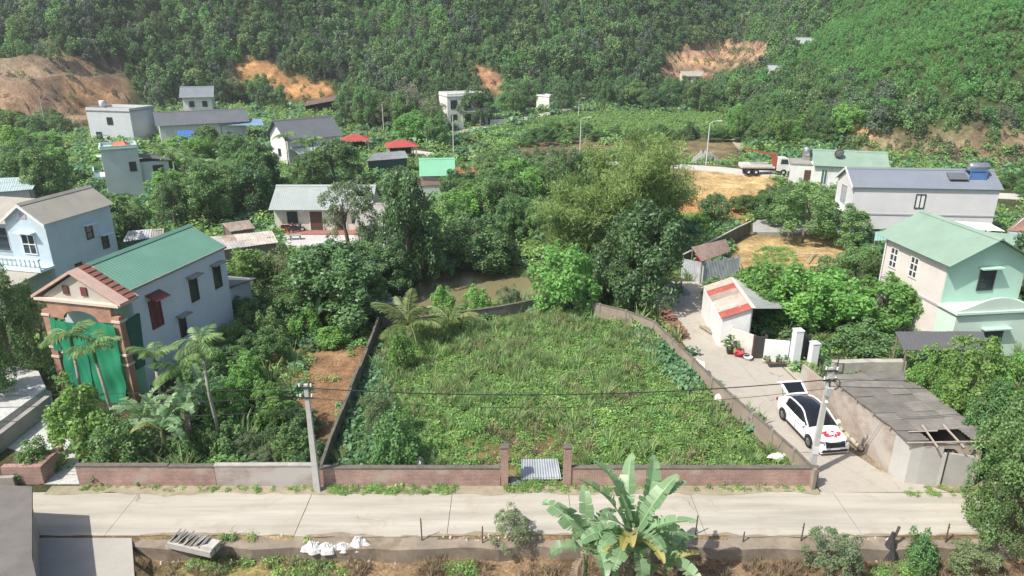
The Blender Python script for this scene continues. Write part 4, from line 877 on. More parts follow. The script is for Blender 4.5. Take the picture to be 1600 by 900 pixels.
for i in range(4):
    q0, q1 = a.lerp(b0, i / 4), a.lerp(b0, (i + 1) / 4); q0.z = q1.z = -.4; up = Vector((0, 0, 2.2))
    MB().ribbed(q0, q1, q1 + up, q0 + up, .14, .02, .012).build('wall_sheet', CW, sk)
rb = empty('red_banner', Vector(F(1099, 425, 0)) , .2, 'red cloth hung at the tin shack corner', 'banner'); MB().hexa([(-.9, -.02, .9), (.45, -.05, .6), (.45, .0, .6), (-.9, .03, .9)], [(-.7, -.02, 2.0), (.55, -.05, 2.2), (.55, 0, 2.2), (-.7, .03, 2.0)]).build('cloth', M('red_cloth', (.40, .02, .06), .8, .15, 3), rb); MB().tube([(.5, 0, -.1), (.55, 0, 2.3)], .025, 5).build('pole', FRAME_D, rb)

# brick shed in the near right corner
BR2 = brickmat('dusty_brick', (.42, .345, .285), (.36, .285, .235), (.46, .42, .375), 1.0, plaster=((.44, .405, .36), .8, .54))
CB = M('concrete_block', (.46, .445, .42), .9, .15, 1.0, .25, 40, stain=((.33, .30, .27), .8, .55, .6))
A = Vector((18.25, 28.15, 0)); rt = empty('brick_shed', A, 0, 'long brick shed with weathered grey sheet roof and broken front edge', 'shed')
B = Vector((17.3, 34.2, 0)) - A; C = Vector((3.35, -.35, 0)); D = B + Vector((3.6, .1, 0)); hL, hR = 2.35, 2.15
def wallseg(name, a, c, h0, h1, t, mat, parent, z0=-.3):
    a, c = Vector(a), Vector(c); n = Vector((-(c - a).y, (c - a).x, 0)).normalized() * t
    return MB().hexa([(a.x, a.y, z0), (c.x, c.y, z0), (c.x + n.x, c.y + n.y, z0), (a.x + n.x, a.y + n.y, z0)], [(a.x, a.y, h0), (c.x, c.y, h1), (c.x + n.x, c.y + n.y, h1), (a.x + n.x, a.y + n.y, h0)]).build(name, mat, parent)
k1 = B * .12
wallseg('wall', B, k1, hL, hL, .14, BR2, rt); cr = [k1, k1 * .45 + Vector((.06, 0, 0)), Vector((.22, -.12, 0)), Vector((.7, -.22, 0))]
for a, c in zip(cr, cr[1:]): wallseg('corner_wall', a, c, hL - .02, hL - .02, .14, CB, rt)
wallseg('front_wall', Vector((.7, -.22, 0)), Vector((1.6, -.30, 0)), 2.1, 2.05, .14, CB, rt); wallseg('front_wall', Vector((1.6, -.30, 0)), Vector((1.78, -.31, 0)), 1.75, 1.75, .2, M('pale_block', (.52, .51, .49), .9, .12, 1), rt); wallseg('front_wall', Vector((1.85, -.31, 0)), C, 1.75, 1.55, .14, CB, rt)
wallseg('brick_course', Vector((.75, -.235, 0)), Vector((3.0, -.36, 0)), 2.3, 2.2, .10, BR2, rt, 2.0)
wallseg('side_wall', C, D, 1.9, hR, .14, BR2, rt); wallseg('rear_wall', D, B, hR, hL, .14, BR2, rt)
wallseg('corner_post', Vector((1.79, -.33, 0)), Vector((1.84, -.33, 0)), 1.9, 1.9, .04, FRAME_D, rt)
FIB = [M(f'fibro_{i}', c, .9, .3, 1.3, .3, 25, stain=((.15, .135, .12), 1.7, .5, .7)) for i, c in enumerate(((.19, .178, .165), (.22, .205, .19), (.165, .155, .142)))]
rr = random.Random(3); ns, nr = 8, 4
e0, e1, r1, r0 = Vector((-.14, -.25, hL + .05)), B + Vector((-.16, .15, hL + .05)), D + Vector((.2, .15, hL + .35)), C + Vector((.25, -.1, hL + .25))
for j in range(nr):
    for i in range(ns):
        if i == 0 and j in (1, 2): continue          # broken sheets at the front edge
        s0, s1 = i / ns, min(1, (i + 1.12) / ns); t0, t1 = j / nr, min(1, (j + 1.06) / nr)
        f = lambda s, t_: e0.lerp(e1, s).lerp(r0.lerp(r1, s), t_) + Vector((0, 0, .016 * ((ns - i) % 2) + .02 * ((i + j) % 2) + rr.uniform(0, .02)))
        MB().ribbed(f(s1, t0), f(s0, t0), f(s0, t1), f(s1, t1), .16, .02, .012, True).build('roof_sheet', FIB[rr.randrange(3)], rt)
for i in range(6):
    a = e0.lerp(e1, i / 5) - Vector((0, 0, .1)); c = r0.lerp(r1, i / 5) - Vector((0, 0, .1)); MB().tube([a, c], .045, 5).build('rafter', M('rafter_wood', (.36, .32, .27), .9, .2, 4), rt)
MB().tube([Vector((.2, .35, hL + .16)), Vector((1.5, .30, hL + .24))], .04, 5).build('loose_lath', MATS['rafter_wood'], rt); MB().tube([Vector((1.1, -.6, hL - .1)), Vector((1.0, .7, hL + .3))], .05, 5).build('loose_lath', MATS['rafter_wood'], rt); MB().tube([Vector((2.3, -.6, hL - .1)), Vector((2.0, .7, hL + .3))], .05, 5).build('loose_lath', MATS['rafter_wood'], rt)
# ------------------------------------------------------------------ plants
def unit(a): return a / (np.linalg.norm(a, axis=-1, keepdims=True) + 1e-9)

def leaves(P, Nrm, ln, wd, rng, droop=0.0, spread=1.0):
    """one folded rhombus leaf per point; returns verts, quads"""
    n = len(P)
    rnd = rng.normal(size=(n, 3)); T = unit(rnd - (rnd * Nrm).sum(1, keepdims=True) * Nrm)
    T = unit(T - np.array([0, 0, droop])); S = unit(np.cross(Nrm, T))
    Nn = unit(np.cross(T, S))
    l = (ln * rng.uniform(.7, 1.3, n))[:, None]; w = (wd * rng.uniform(.7, 1.3, n))[:, None]
    a = P - T * l * .5; c = P + T * l * .5 - Nn * l * .12
    b = P + S * w * .5 - T * l * .05 + Nn * w * .12; d = P - S * w * .5 - T * l * .05 + Nn * w * .12
    V = np.stack([a, b, c, d], 1).reshape(-1, 3)
    return V, np.arange(4 * n).reshape(n, 4)

def crown(name, seed, mat, nc=46, per=110, ln=.13, wd=.08, shape='round', rho=(.20, .34), inner=.35, droop=.25, up=.5, gap=0.0, jit=.5):
    """crown of unit radius about its centre: leaf clumps on and inside an uneven volume"""
    rng = np.random.default_rng(seed); PP, NN, LV = [], [], []
    lob = rng.normal(size=(5, 3)); lob = unit(lob)
    for i in range(nc):
        d = unit(rng.normal(size=3))
        if d[2] < -.55: d[2] *= -.6; d = unit(d)
        r = (inner + (1 - inner) * rng.uniform() ** .45) * .82
        bumpy = 1 + .16 * max(0, (lob @ d).max() - .6) / .4 - .10 * rng.uniform()
        c = d * r * bumpy
        if shape == 'cone':
            z = c[2]; s = .35 + .65 * (1 - (z + 1) / 2) ** .8 if z > -.55 else .75
            c = c * np.array([s * 1.15, s * 1.15, 1.0])
        elif shape == 'umbrella': c[2] = abs(c[2]) * .8 - .25 * (c[0] ** 2 + c[1] ** 2)
        elif shape == 'column': c = c * np.array([.9, .9, 1.0])
        rr = rng.uniform(*rho); k = int(per * (rr / rho[1]) ** 2 * rng.uniform(.75, 1.2))
        q = rng.normal(size=(k, 3)) + d * .9 + np.array([0, 0, .45]); q = unit(q)
        pos = c + q * rr * rng.uniform(.55, 1.08, (k, 1)) * np.array([1, 1, .8])
        PP.append(pos); NN.append(unit(q * .8 + np.array([0, 0, up]) + rng.normal(size=(k, 3)) * jit))
        LV.append(np.clip(rng.uniform(.15, .85) * .55 + rng.uniform(0, 1, k) * .5 , 0, 1))
    P_ = np.concatenate(PP); N_ = np.concatenate(NN); lv = np.concatenate(LV)
    if gap: keep = rng.uniform(size=len(P_)) > gap; P_, N_, lv = P_[keep], N_[keep], lv[keep]
    rx = np.percentile(np.hypot(P_[:, 0], P_[:, 1]), 96); lo, hi = np.percentile(P_[:, 2], 1.5), np.percentile(P_[:, 2], 98.5)
    P_ = np.stack([P_[:, 0] / rx, P_[:, 1] / rx, (P_[:, 2] - (lo + hi) / 2) * 2 / (hi - lo)], 1)       # crown fills the unit ball
    V, F = leaves(P_, N_, ln, wd, rng, droop)
    return npmesh(name, V, F, mat, lv)

def trunk_mesh(name, seed, mat, limbs=5, lean=.08):
    """unit-height trunk, limbs reaching into the crown"""
    rng = random.Random(seed); mb = MB()
    a, c = rng.uniform(-lean, lean), rng.uniform(-lean, lean)
    path = [(0, 0, -.05), (a * .3, c * .3, .25), (a, c, .5), (a * 1.5, c * 1.4, .75)]
    mb.tube(path, [.055, .042, .034, .018], 7)
    for i in range(limbs):
        th = 6.28 * i / limbs + rng.uniform(-.4, .4); z = rng.uniform(.38, .62); r = rng.uniform(.22, .42)
        x0, y0 = a * z * 1.7, c * z * 1.7
        mb.tube([(x0, y0, z), (x0 + math.cos(th) * r * .5, y0 + math.sin(th) * r * .5, z + .13), (x0 + math.cos(th) * r, y0 + math.sin(th) * r, z + .30)], [.022, .015, .006], 5)
    return mb.mesh(name, mat, True)

BARK = M('bark', (.20, .165, .125), .95, .35, 6, .5, 30)
PALEBARK = M('pale_bark', (.36, .33, .28), .9, .3, 6, .4, 30)
TRUNKS = [trunk_mesh('trunk', s, BARK) for s in range(4)]
L_MANGO = leafmat('mango_leaf', (.028, .060, .018), (.085, .150, .045), .42, .25, .22)
L_LIGHT = leafmat('bright_leaf', (.060, .125, .022), (.155, .265, .060), .5, .4, .22)
L_MID = leafmat('mid_leaf', (.042, .088, .024), (.115, .190, .052), .5, .35, .25)
L_OLIVE = leafmat('olive_leaf', (.060, .085, .030), (.140, .170, .065), .55, .35, .25)
L_GREY = leafmat('grey_leaf', (.065, .092, .036), (.140, .175, .075), .6, .35, .2)
L_PALEB = leafmat('pale_blossom', (.09, .09, .055), (.20, .185, .13), .7, .35, .15)
L_FOR = leafmat('forest_leaf', (.032, .070, .020), (.092, .160, .046), .6, .3, .34)
L_FORB = leafmat('plantation_leaf', (.042, .100, .026), (.110, .215, .062), .6, .35, .22)
L_DRY = leafmat('dry_leaf', (.08, .062, .036), (.15, .12, .072), .8, .3, .25)
KINDS = {
    'mango': [crown('crown', 100 + i, L_MANGO, 80, 210, .098, .046, 'round', rho=(.15, .28)) for i in range(3)],
    'dark':  [crown('crown', 200 + i, L_MANGO, 74, 200, .085, .045, 'cone', rho=(.13, .24)) for i in range(2)],
    'light': [crown('crown', 300 + i, L_LIGHT, 64, 130, .125, .078, 'round', gap=.08, rho=(.15, .28), jit=.6) for i in range(3)],
    'mid':   [crown('crown', 400 + i, L_MID, 76, 180, .092, .055, 'round', rho=(.14, .27), jit=.6) for i in range(4)],
    'olive': [crown('crown', 500 + i, L_OLIVE, 70, 170, .085, .04, 'round', gap=.15, rho=(.13, .25), jit=.7) for i in range(2)],
    'grey':  [crown('crown', 600 + i, L_GREY, 60, 140, .10, .04, 'round', gap=.12, rho=(.12, .22), jit=.7) for i in range(2)],
    'pale':  [crown('crown', 650 + i, L_PALEB, 60, 90, .08, .04, 'umbrella', rho=(.10, .20)) for i in range(1)],
    'near':  [crown('crown', 420 + i, L_MID, 120, 230, .058, .036, 'round', rho=(.11, .22), jit=.6, gap=.05) for i in range(2)],
    'nearl': [crown('crown', 440 + i, L_LIGHT, 110, 200, .070, .045, 'round', rho=(.11, .22), jit=.6, gap=.05) for i in range(2)],
    'shrub': [crown('crown', 700 + i, L_MID, 44, 120, .13, .075, 'umbrella', rho=(.17, .32), jit=.6) for i in range(3)],
    'shrubl': [crown('crown', 750 + i, L_LIGHT, 44, 105, .14, .085, 'umbrella', rho=(.17, .32), jit=.6) for i in range(2)],
    'shrubd': [crown('crown', 780 + i, L_MANGO, 44, 130, .12, .06, 'umbrella', rho=(.17, .32)) for i in range(2)],
}
TREE_N = [0]
def tree(u, vt, vb, wpx, kind, label, group=None, name=None, cat=None, base=None, crownfrac=None, aspect=1.0):
    """tree or shrub whose base stands on the ground at photo pixel (u, vb), top at vt, crown wpx wide"""
    p = base or G(u, vb); Zd = depth(p)
    b_ = (vt - 450) / FPX; dy, dz = CT - b_ * ST, -ST - b_ * CT
    ztop = CAM_H + dz / dy * p.y
    h = max(.5, ztop - p.z); w = wpx * Zd / FPX
    return tree_m(p, h, w, kind, label, group, name, cat, crownfrac, aspect)

def tree_m(p, h, w, kind, label, group=None, name=None, cat=None, crownfrac=None, aspect=1.0):
    TREE_N[0] += 1; i = TREE_N[0]; rr = random.Random(i * 17)
    sh = kind.startswith('shrub')
    name = name or ('shrub' if sh else 'tree'); cat = cat or ('shrub' if sh else 'tree')
    root = empty(name, p, rr.uniform(0, 6.28), label, cat, group)
    cf = crownfrac or (1.0 if sh else .78)
    me = KINDS[kind][i % len(KINDS[kind])]
    ch = h * cf
    if not sh: link('trunk', TRUNKS[i % 4], root, scale=(h * .62, h * .62, h * .95))
    zc = h - ch * .5
    link('crown' if not sh else 'foliage', me, root, (0, 0, zc), (0, 0, rr.uniform(0, 6.28)), (w * .52, w * .52 * aspect, ch * .52))
    if sh:
        link('stem', TRUNKS[i % 4], root, scale=(h * .3, h * .3, h * .6))
    return root

LOOK = {'mango': 'dark', 'dark': 'dark pointed', 'light': 'bright', 'mid': 'green', 'olive': 'olive', 'grey': 'greyish', 'shrub': 'green', 'shrubl': 'bright', 'shrubd': 'dark', 'pale': 'pale'}
def nth(n): return 'leftmost' if n == 1 else f"{n}{'th' if 10 < n % 100 < 14 else {1: 'st', 2: 'nd', 3: 'rd'}.get(n % 10, 'th')} from the left"
def fill(poly, n, kinds, hr, wr, label, group, seed, minsep=2.0, name=None, cat=None, avoid=()):
    """n plants spread over a patch of ground outlined in the photo"""
    rr = random.Random(seed); us = [q[0] for q in poly]; vs_ = [q[1] for q in poly]; got = []
    for _ in range(n * 60):
        if len(got) >= n: break
        u, v = rr.uniform(min(us), max(us)), rr.uniform(min(vs_), max(vs_))
        if not inpoly(np.array([u]), np.array([v]), poly)[0]: continue
        if any(inpoly(np.array([u]), np.array([v]), a)[0] for a in avoid): continue
        p = G(u, v)
        if any((p - q[1]).length < minsep for q in got): continue
        got.append((u, p, rr.uniform(*hr), rr.uniform(*wr), rr.choice(kinds)))
    for i, (u, p, h, w, kd) in enumerate(sorted(got, key=lambda q: q[0])):
        tree_m(p, h, w, kd, f"{LOOK[kd]} {'bush' if kd.startswith('shrub') else 'tree'} {label}, {nth(i + 1)}", group, name, cat)
    return got

# --- palms -----------------------------------------------------------
def frond_mesh(name, mat, L_=2.0, wl=.55, n=22, arch=.9, seed=0, width=.05, tip=.35):
    """pinnate frond: arching rachis along +x with leaflets on both sides"""
    rng = random.Random(seed); V = []; F = []; lv = []
    pts = []
    for i in range(n + 1):
        s = i / n; a = .75 - arch * 1.5 * s
        if i == 0: x, z = 0, 0
        else: x += L_ / n * math.cos(a); z += L_ / n * math.sin(a)
        pts.append((x, z, a))
    def q(a, b, c, d, l):
        k = len(V); V.extend([a, b, c, d]); F.append([k, k + 1, k + 2, k + 3]); lv.append(l)
    for (x0, z0, a0), (x1, z1, a1) in zip(pts, pts[1:]):
        r = .022 * L_ / 2
        q((x0, -r, z0), (x1, -r, z1), (x1, 0, z1 + r), (x0, 0, z0 + r), .9); q((x0, r, z0), (x0, 0, z0 + r), (x1, 0, z1 + r), (x1, r, z1), .9)
        q((x0, -r, z0), (x0, r, z0), (x1, r, z1), (x1, -r, z1), .9)
    for i in range(2, n + 1):
        x, z, a = pts[i]; s = i / n
        ll = wl * math.sin(math.pi * min(1, .18 + .82 * s)) ** .6 * (1 - .35 * s) + .08
        for sg in (-1, 1):
            for h2 in (0,):
                fw = .55 + .5 * s + rng.uniform(-.1, .1); dr = -.25 - rng.uniform(0, .45)
                tx, ty, tz = x + math.cos(a) * ll * fw * .8, sg * ll * .85, z + math.sin(a) * ll * fw * .5 + dr * ll
                m_ = ((x + tx) / 2, (ty) / 2, (z + tz) / 2 + .12 * ll); w_ = width * L_ / 2
                q((x, 0, z), (m_[0] + w_, m_[1], m_[2]), (tx, ty, tz), (m_[0] - w_, m_[1], m_[2] - .01), rng.random())
    return npmesh(name, V, F, mat, lv)

L_PALM = leafmat('palm_leaf', (.045, .085, .022), (.130, .200, .055), .45, .3, .2)
L_COCO = leafmat('coconut_leaf', (.060, .090, .022), (.140, .175, .05), .5, .4, .15)
FR_A = [frond_mesh('frond', L_PALM, 1.75, .62, 20, .95, s, .06) for s in range(3)]
FR_C = [frond_mesh('frond', L_COCO, 3.0, .75, 26, .95, 10 + s, .045) for s in range(3)]
mb = MB(); mb.tube([(0, 0, -.03), (.01, 0, .3), (0, .008, .6), (0, 0, 1)], [.020, .0145, .013, .012], 8)
ARECA_TR = mb.mesh('trunk', M('areca_bark', (.30, .28, .235), .85, .35, 9), True)
mb = MB(); mb.tube([(0, 0, 0), (0, 0, .45), (0, 0, .9)], [.075, .085, .045], 8)
SHAFT = mb.mesh('crownshaft', M('crownshaft', (.10, .17, .05), .5, .2, 5), True)
def palm(p, h, label, kind='areca', group='areca palms', nf=9, sc=1.0, seed=0, name='areca_palm'):
    rr = random.Random(seed); root = empty(name, p, rr.uniform(0, 6.28), label, 'palm', group)
    root.rotation_euler[0] = rr.uniform(-.03, .03); root.rotation_euler[1] = rr.uniform(-.04, .04)
    link('trunk', ARECA_TR, root, scale=(6.2 * (1 if kind == 'areca' else 1.8), 6.2 * (1 if kind == 'areca' else 1.8), h))
    if kind == 'areca': link('crownshaft', SHAFT, root, (0, 0, h - .05))
    fr = FR_A if kind == 'areca' else FR_C
    for i in range(nf):
        tl = rr.uniform(-.55, .35) if kind == 'areca' else rr.uniform(-.85, .05)
        link('frond', fr[i % 3], root, (0, 0, h + (.75 if kind == 'areca' else 0)), (0, tl, 2.4 * i + rr.uniform(-.2, .2)), [sc * rr.uniform(.85, 1.12)] * 3)
    return root

# --- bananas -----------------------------------------------------------
def banana_leaf(name, mat, L_=2.2, w=.52, seed=0, torn=.5, arch=1.0, start=1.25, fold=.28):
    """long paddle leaf with a midrib, torn across into strips; starts at the origin and rises along +x"""
    rng = random.Random(seed); V = []; F = []; lv = []; n = 30; x = z = 0.0; a = start; pts = []
    pet = .16
    for i in range(n + 1):
        pts.append((x, z, a)); a -= arch * 1.9 / n * (.35 + 1.3 * i / n); x += L_ / n * math.cos(a); z += L_ / n * math.sin(a)
    def q(*p_, l=.5): k = len(V); V.extend(p_); F.append(list(range(k, k + 4))); lv.append(l)
    def half(s):
        if s < pet: return .015
        t = (s - pet) / (1 - pet); return w * .5 * max(.06, math.sin(math.pi * min(1, .12 + .86 * t)) ** .55)
    gap = [rng.random() < torn * .45 for _ in range(2 * n + 2)]; dr = 0
    for sg in (0, 1):
        base = rng.random() * .3
        for i in range(n):
            (x0, z0, a0), (x1, z1, a1) = pts[i], pts[i + 1]; h0, h1 = half(i / n), half((i + 1) / n)
            if gap[2 * i + sg]: dr = rng.uniform(-.5, .4) * torn; base = rng.random() * .55
            S = -1 if sg == 0 else 1; ang = fold + dr
            def e(xx, zz, aa, hh): return (xx - math.sin(aa) * math.sin(ang) * hh, S * hh * math.cos(ang), zz + math.cos(aa) * math.sin(ang) * hh)
            c0 = .62 if gap[2 * i + sg] else 1.0
            p0, p1 = e(x0, z0, a0, h0 * c0), e(x1, z1, a1, h1)
            o = (x0, 0, z0); o1 = (x1, 0, z1)
            if gap[2 * i + sg] and torn > .2:
                p0 = tuple(p0[k] * .6 + p1[k] * .4 for k in range(3))
            if S > 0: q(o, o1, p1, p0, l=base + .25 + .2 * rng.random())
            else: q(o, p0, p1, o1, l=base + .25 + .2 * rng.random())
    for (x0, z0, a0), (x1, z1, a1) in zip(pts, pts[1:]):
        s = 1 - .8 * x0 / max(.1, L_); r = .028 * max(.25, s)
        q((x0, -r, z0 - .004), (x0, 0, z0 - r * 1.6), (x1, 0, z1 - r * 1.6), (x1, -r, z1 - .004), l=1.0)
        q((x0, r, z0 - .004), (x1, r, z1 - .004), (x1, 0, z1 - r * 1.6), (x0, 0, z0 - r * 1.6), l=1.0)
        q((x0, -r * .7, z0 + .012), (x1, -r * .7, z1 + .012), (x1, r * .7, z1 + .012), (x0, r * .7, z0 + .012), l=1.0)
    return npmesh(name, V, F, mat, lv)
L_BAN = leafmat('banana_leaf', (.058, .115, .040), (.185, .265, .115), .38, .4, .12)
L_BANY = leafmat('banana_leaf_yellow', (.16, .16, .03), (.26, .23, .07), .5, .4, .1)
L_BANB = leafmat('banana_leaf_dry', (.11, .08, .045), (.19, .15, .09), .8, .25, .1)
BAN_UP = [banana_leaf('leaf', L_BAN, 2.3, .56, s, .85, .45, 1.35) for s in range(3)]
BAN_MID = [banana_leaf('leaf', L_BAN, 2.2, .62, 20 + s, .95, .95, 1.2) for s in range(3)]
BAN_LOW = [banana_leaf('leaf', L_BAN, 2.0, .62, 40 + s, .8, 1.45, .9) for s in range(2)]
BAN_Y = [banana_leaf('leaf', L_BANY, 1.9, .45, 60 + s, .6, .8, 1.2, .6) for s in range(2)]
BAN_D = [banana_leaf('leaf', L_BANB, 1.6, .38, 80 + s, .9, 2.6, .5, .8) for s in range(2)]
mb = MB(); mb.tube([(0, 0, -.05), (.02, 0, .4), (0, .02, .8), (0, 0, 1)], [.13, .11, .09, .06], 9)
BAN_ST = mb.mesh('stem', M('banana_stem', (.22, .24, .12), .7, .4, 4, .3, 20, stain=((.24, .17, .09), 3, .5, .8)), True)
def banana(p, h, label, n=(3, 4, 3), yellow=0, dry=1, sc=1.0, seed=0, group='banana plants', rots=None):
    rr = random.Random(seed); root = empty('banana_plant', p, rr.uniform(0, 6.28), label, 'banana plant', group)
    link('stem', BAN_ST, root, scale=(sc, sc, h))
    k = 0; th = rr.uniform(0, 6.28)
    for meshes, cnt in ((BAN_UP, n[0]), (BAN_MID, n[1]), (BAN_LOW, n[2]), (BAN_Y, yellow), (BAN_D, dry)):
        for i in range(cnt):
            th += 2.4 + rr.uniform(-.3, .3)
            z = h - (.0 if meshes is BAN_UP else .04 if meshes is BAN_MID else .12 if meshes is BAN_LOW else .25)
            link('leaf', meshes[i % len(meshes)], root, (0, 0, z), (rr.uniform(-.2, .2), rr.uniform(-.12, .18), th), [sc * rr.uniform(.82, 1.15)] * 3); k += 1
    return root

# --- ground cover -------------------------------------------------------
def tuft(name, mat, seed, n=26, h=.6, w=.03, spread=.25, bend=.5):
    rng = random.Random(seed); V = []; F = []; lv = []
    for i in range(n):
        th = rng.uniform(0, 6.28); r0 = spread * .5 * rng.random() ** .5; hh = h * rng.uniform(.55, 1.15); b_ = bend * rng.uniform(.3, 1.2) * hh
        c, s = math.cos(th), math.sin(th); x0, y0 = r0 * c, r0 * s; t = rng.uniform(0, 6.28); px, py = math.cos(t) * w, math.sin(t) * w
        l = rng.random(); k = len(V)
        V += [(x0 - px, y0 - py, 0), (x0 + px, y0 + py, 0), (x0 + c * b_ * .35 + px, y0 + s * b_ * .35 + py, hh * .62), (x0 + c * b_ * .35 - px, y0 + s * b_ * .35 - py, hh * .62),
              (x0 + c * b_ + px * .2, y0 + s * b_ + py * .2, hh * .95), (x0 + c * b_ - px * .2, y0 + s * b_ - py * .2, hh * .95)]
        F += [[k, k + 1, k + 2, k + 3], [k + 3, k + 2, k + 4, k + 5]]; lv += [l, min(1, l + .15)]
    return npmesh(name, V, F, mat, lv)

def weed(name, mat, seed, n=34, r=.4, h=.35, ln=.17, wd=.11):
    rng = np.random.default_rng(seed)
    q = rng.normal(size=(n, 3)); q[:, 2] = np.abs(q[:, 2]) + .25; q = unit(q)
    P_ = q * np.array([r, r, h]) * rng.uniform(.35, 1.0, (n, 1)); N_ = unit(q * .5 + np.array([0, 0, .9]) + rng.normal(size=(n, 3)) * .35)
    V, F = leaves(P_, N_, ln, wd, rng, .1)
    return npmesh(name, V, F, mat, np.clip(rng.uniform(0, 1, n), 0, 1))

L_GRASS = leafmat('grass_blade', (.088, .145, .040), (.185, .260, .088), .6, .4, .22, dry=((.33, .28, .13), .97))
L_GRASSD = leafmat('dry_grass', (.10, .078, .04), (.18, .145, .075), .8, .3, .3)
L_WEED = leafmat('weed_leaf', (.075, .145, .030), (.180, .280, .072), .5, .4, .28)
L_WEEDD = leafmat('dark_weed_leaf', (.035, .085, .030), (.095, .180, .070), .45, .35, .2)
K_GRASS = [tuft('grass', L_GRASS, s, 30, .75, .022, .5, .55) for s in range(4)]
K_WEED = [weed('weed', L_WEED, s, 52, .42, .38, .13, .085) for s in range(4)] + [weed('weed', leafmat('yellow_weed_leaf', (.085, .135, .03), (.20, .27, .075), .55, .4, .2), 20 + s, 48, .4, .42, .12, .05) for s in range(2)]
K_WEEDD = [weed('weed', L_WEEDD, 30 + s, 40, .45, .4, .2, .15) for s in range(2)]
K_DRY = [tuft('dry_grass', L_GRASSD, 50 + s, 30, .5, .016, .5, .7) for s in range(3)]
K_SHORT = [tuft('grass', L_WEED, 70 + s, 36, .22, .016, .5, .6) for s in range(2)]

def pts_in(polys, n, seed, mode='ground', avoid=(), zoff=0.0):
    """n random points over world-space polygons, even over the ground"""
    rng = np.random.default_rng(seed); out = []
    for poly in polys:
        x0, x1 = min(q[0] for q in poly), max(q[0] for q in poly); y0, y1 = min(q[1] for q in poly), max(q[1] for q in poly)
        x = rng.uniform(x0, x1, n * 4); y = rng.uniform(y0, y1, n * 4)
        k = inpoly(x, y, poly)
        for a in avoid: k &= ~inpoly(x, y, a)
        x, y = x[k][:n], y[k][:n]; out.append(np.stack([x, y, hgt(x, y) + zoff], 1))
    return np.concatenate(out)
# ------------------------------------------------------------------ woods on the hills (one mass each)
L_FORB = leafmat('plantation_leaf_bright', (.050, .120, .026), (.125, .250, .062), .6, .4, .2)
L_FOR2 = leafmat('forest_leaf_light', (.050, .098, .026), (.120, .185, .055), .6, .3, .3); L_FOR3 = leafmat('forest_leaf_grey', (.045, .065, .035), (.105, .130, .075), .6, .3, .25)
K_FOR = [crown('forest_crown', 900 + i, (L_FOR, L_FOR, L_FOR2, L_FOR, L_FOR3, L_FOR2, L_FORB)[i], 34, 60, .19, .115, ('round', 'cone', 'round', 'column', 'round', 'round', 'cone')[i], rho=(.16, .34), jit=.7, gap=.1) for i in range(7)]
K_FORB = [crown('plantation_crown', 930 + i, L_FORB, 26, 48, .22, .13, 'round', rho=(.18, .36), jit=.7) for i in range(4)]
K_BRUSH = [crown('brush', 950 + i, (L_OLIVE, L_DRY, L_MID)[i], 14, 40, .28, .13, 'umbrella', rho=(.26, .42), jit=.7, gap=.25) for i in range(3)]
def down(poly, d):        # also keep clear what would hide the foot of a scar
    c = sum(q[1] for q in poly) / len(poly); return [(u, v + (d if v > c else 0)) for u, v in poly]
CLEAR = [down(SCAR_L, 16), down(SCAR_M, 14), down(SCAR_C, 16), down(SCAR_R, 26)]
FARHOUSES = [(1050, 112, 1108, 146), (1192, 108, 1252, 142), (1234, 70, 1282, 92)]
def hillpts(step, x0, x1, y0, y1, seed):
    rng = np.random.default_rng(seed)
    a, b = np.meshgrid(np.arange(x0, x1, step), np.arange(y0, y1, step)); a = a.ravel(); b = b.ravel()
    a = a + rng.uniform(-.5, .5, a.shape) * step; b = b + rng.uniform(-.5, .5, a.shape) * step
    return a, b, hgt(a, b), rng
def seen(x, y, z, m=90):
    u, v = proj(x, y, z); return u, v, (u > -m) & (u < 1600 + m) & (v > -120) & (v < 320)
x, y, z, rng = hillpts(2.15, -210, 190, 150, 345, 5)
u, v, k = seen(x, y, z)
right = (x > 58) & (y < 250) & (np.minimum(x - 57, y - np.interp(x, [40, 64, 81, 110, 160, 400], [119, 117, 111, 104, 100, 96])) * .5 > z - 4)
rightm = (x - 57 > 0) & (u > 1150 + (200 - v) * .85)
k &= (z > 1.2) & ~rightm
for c in CLEAR: k &= ~inpoly(u, v, c)
for a, b, c, d in FARHOUSES: k &= ~((u > a) & (u < c) & (v > b) & (v < d))
k &= rng.uniform(size=len(x)) > .06
x, y, z, u, v = x[k], y[k], z[k], u[k], v[k]; n = len(x)
hh = (1.2 + 2.3 * rng.uniform(0, 1, n) ** 1.8) * (1 + .28 * wav(x, y, 14, 7)); ww = hh * rng.uniform(.6, 1.05, n)
scatter('forest', np.stack([x, y, z + hh * .75], 1), np.stack([ww, ww, hh], 1), np.stack([rng.uniform(-.1, .1, n), rng.uniform(-.1, .1, n), rng.uniform(0, 6.28, n)], 1),
        np.clip((3.5 + 3.2 * wav(x, y, 22, 4) + rng.normal(0, 1.6, n)), 0, 6).astype(int), kit('forest_kit', K_FOR), 'dark dense wood covering the steep hill behind the village', 'forest')
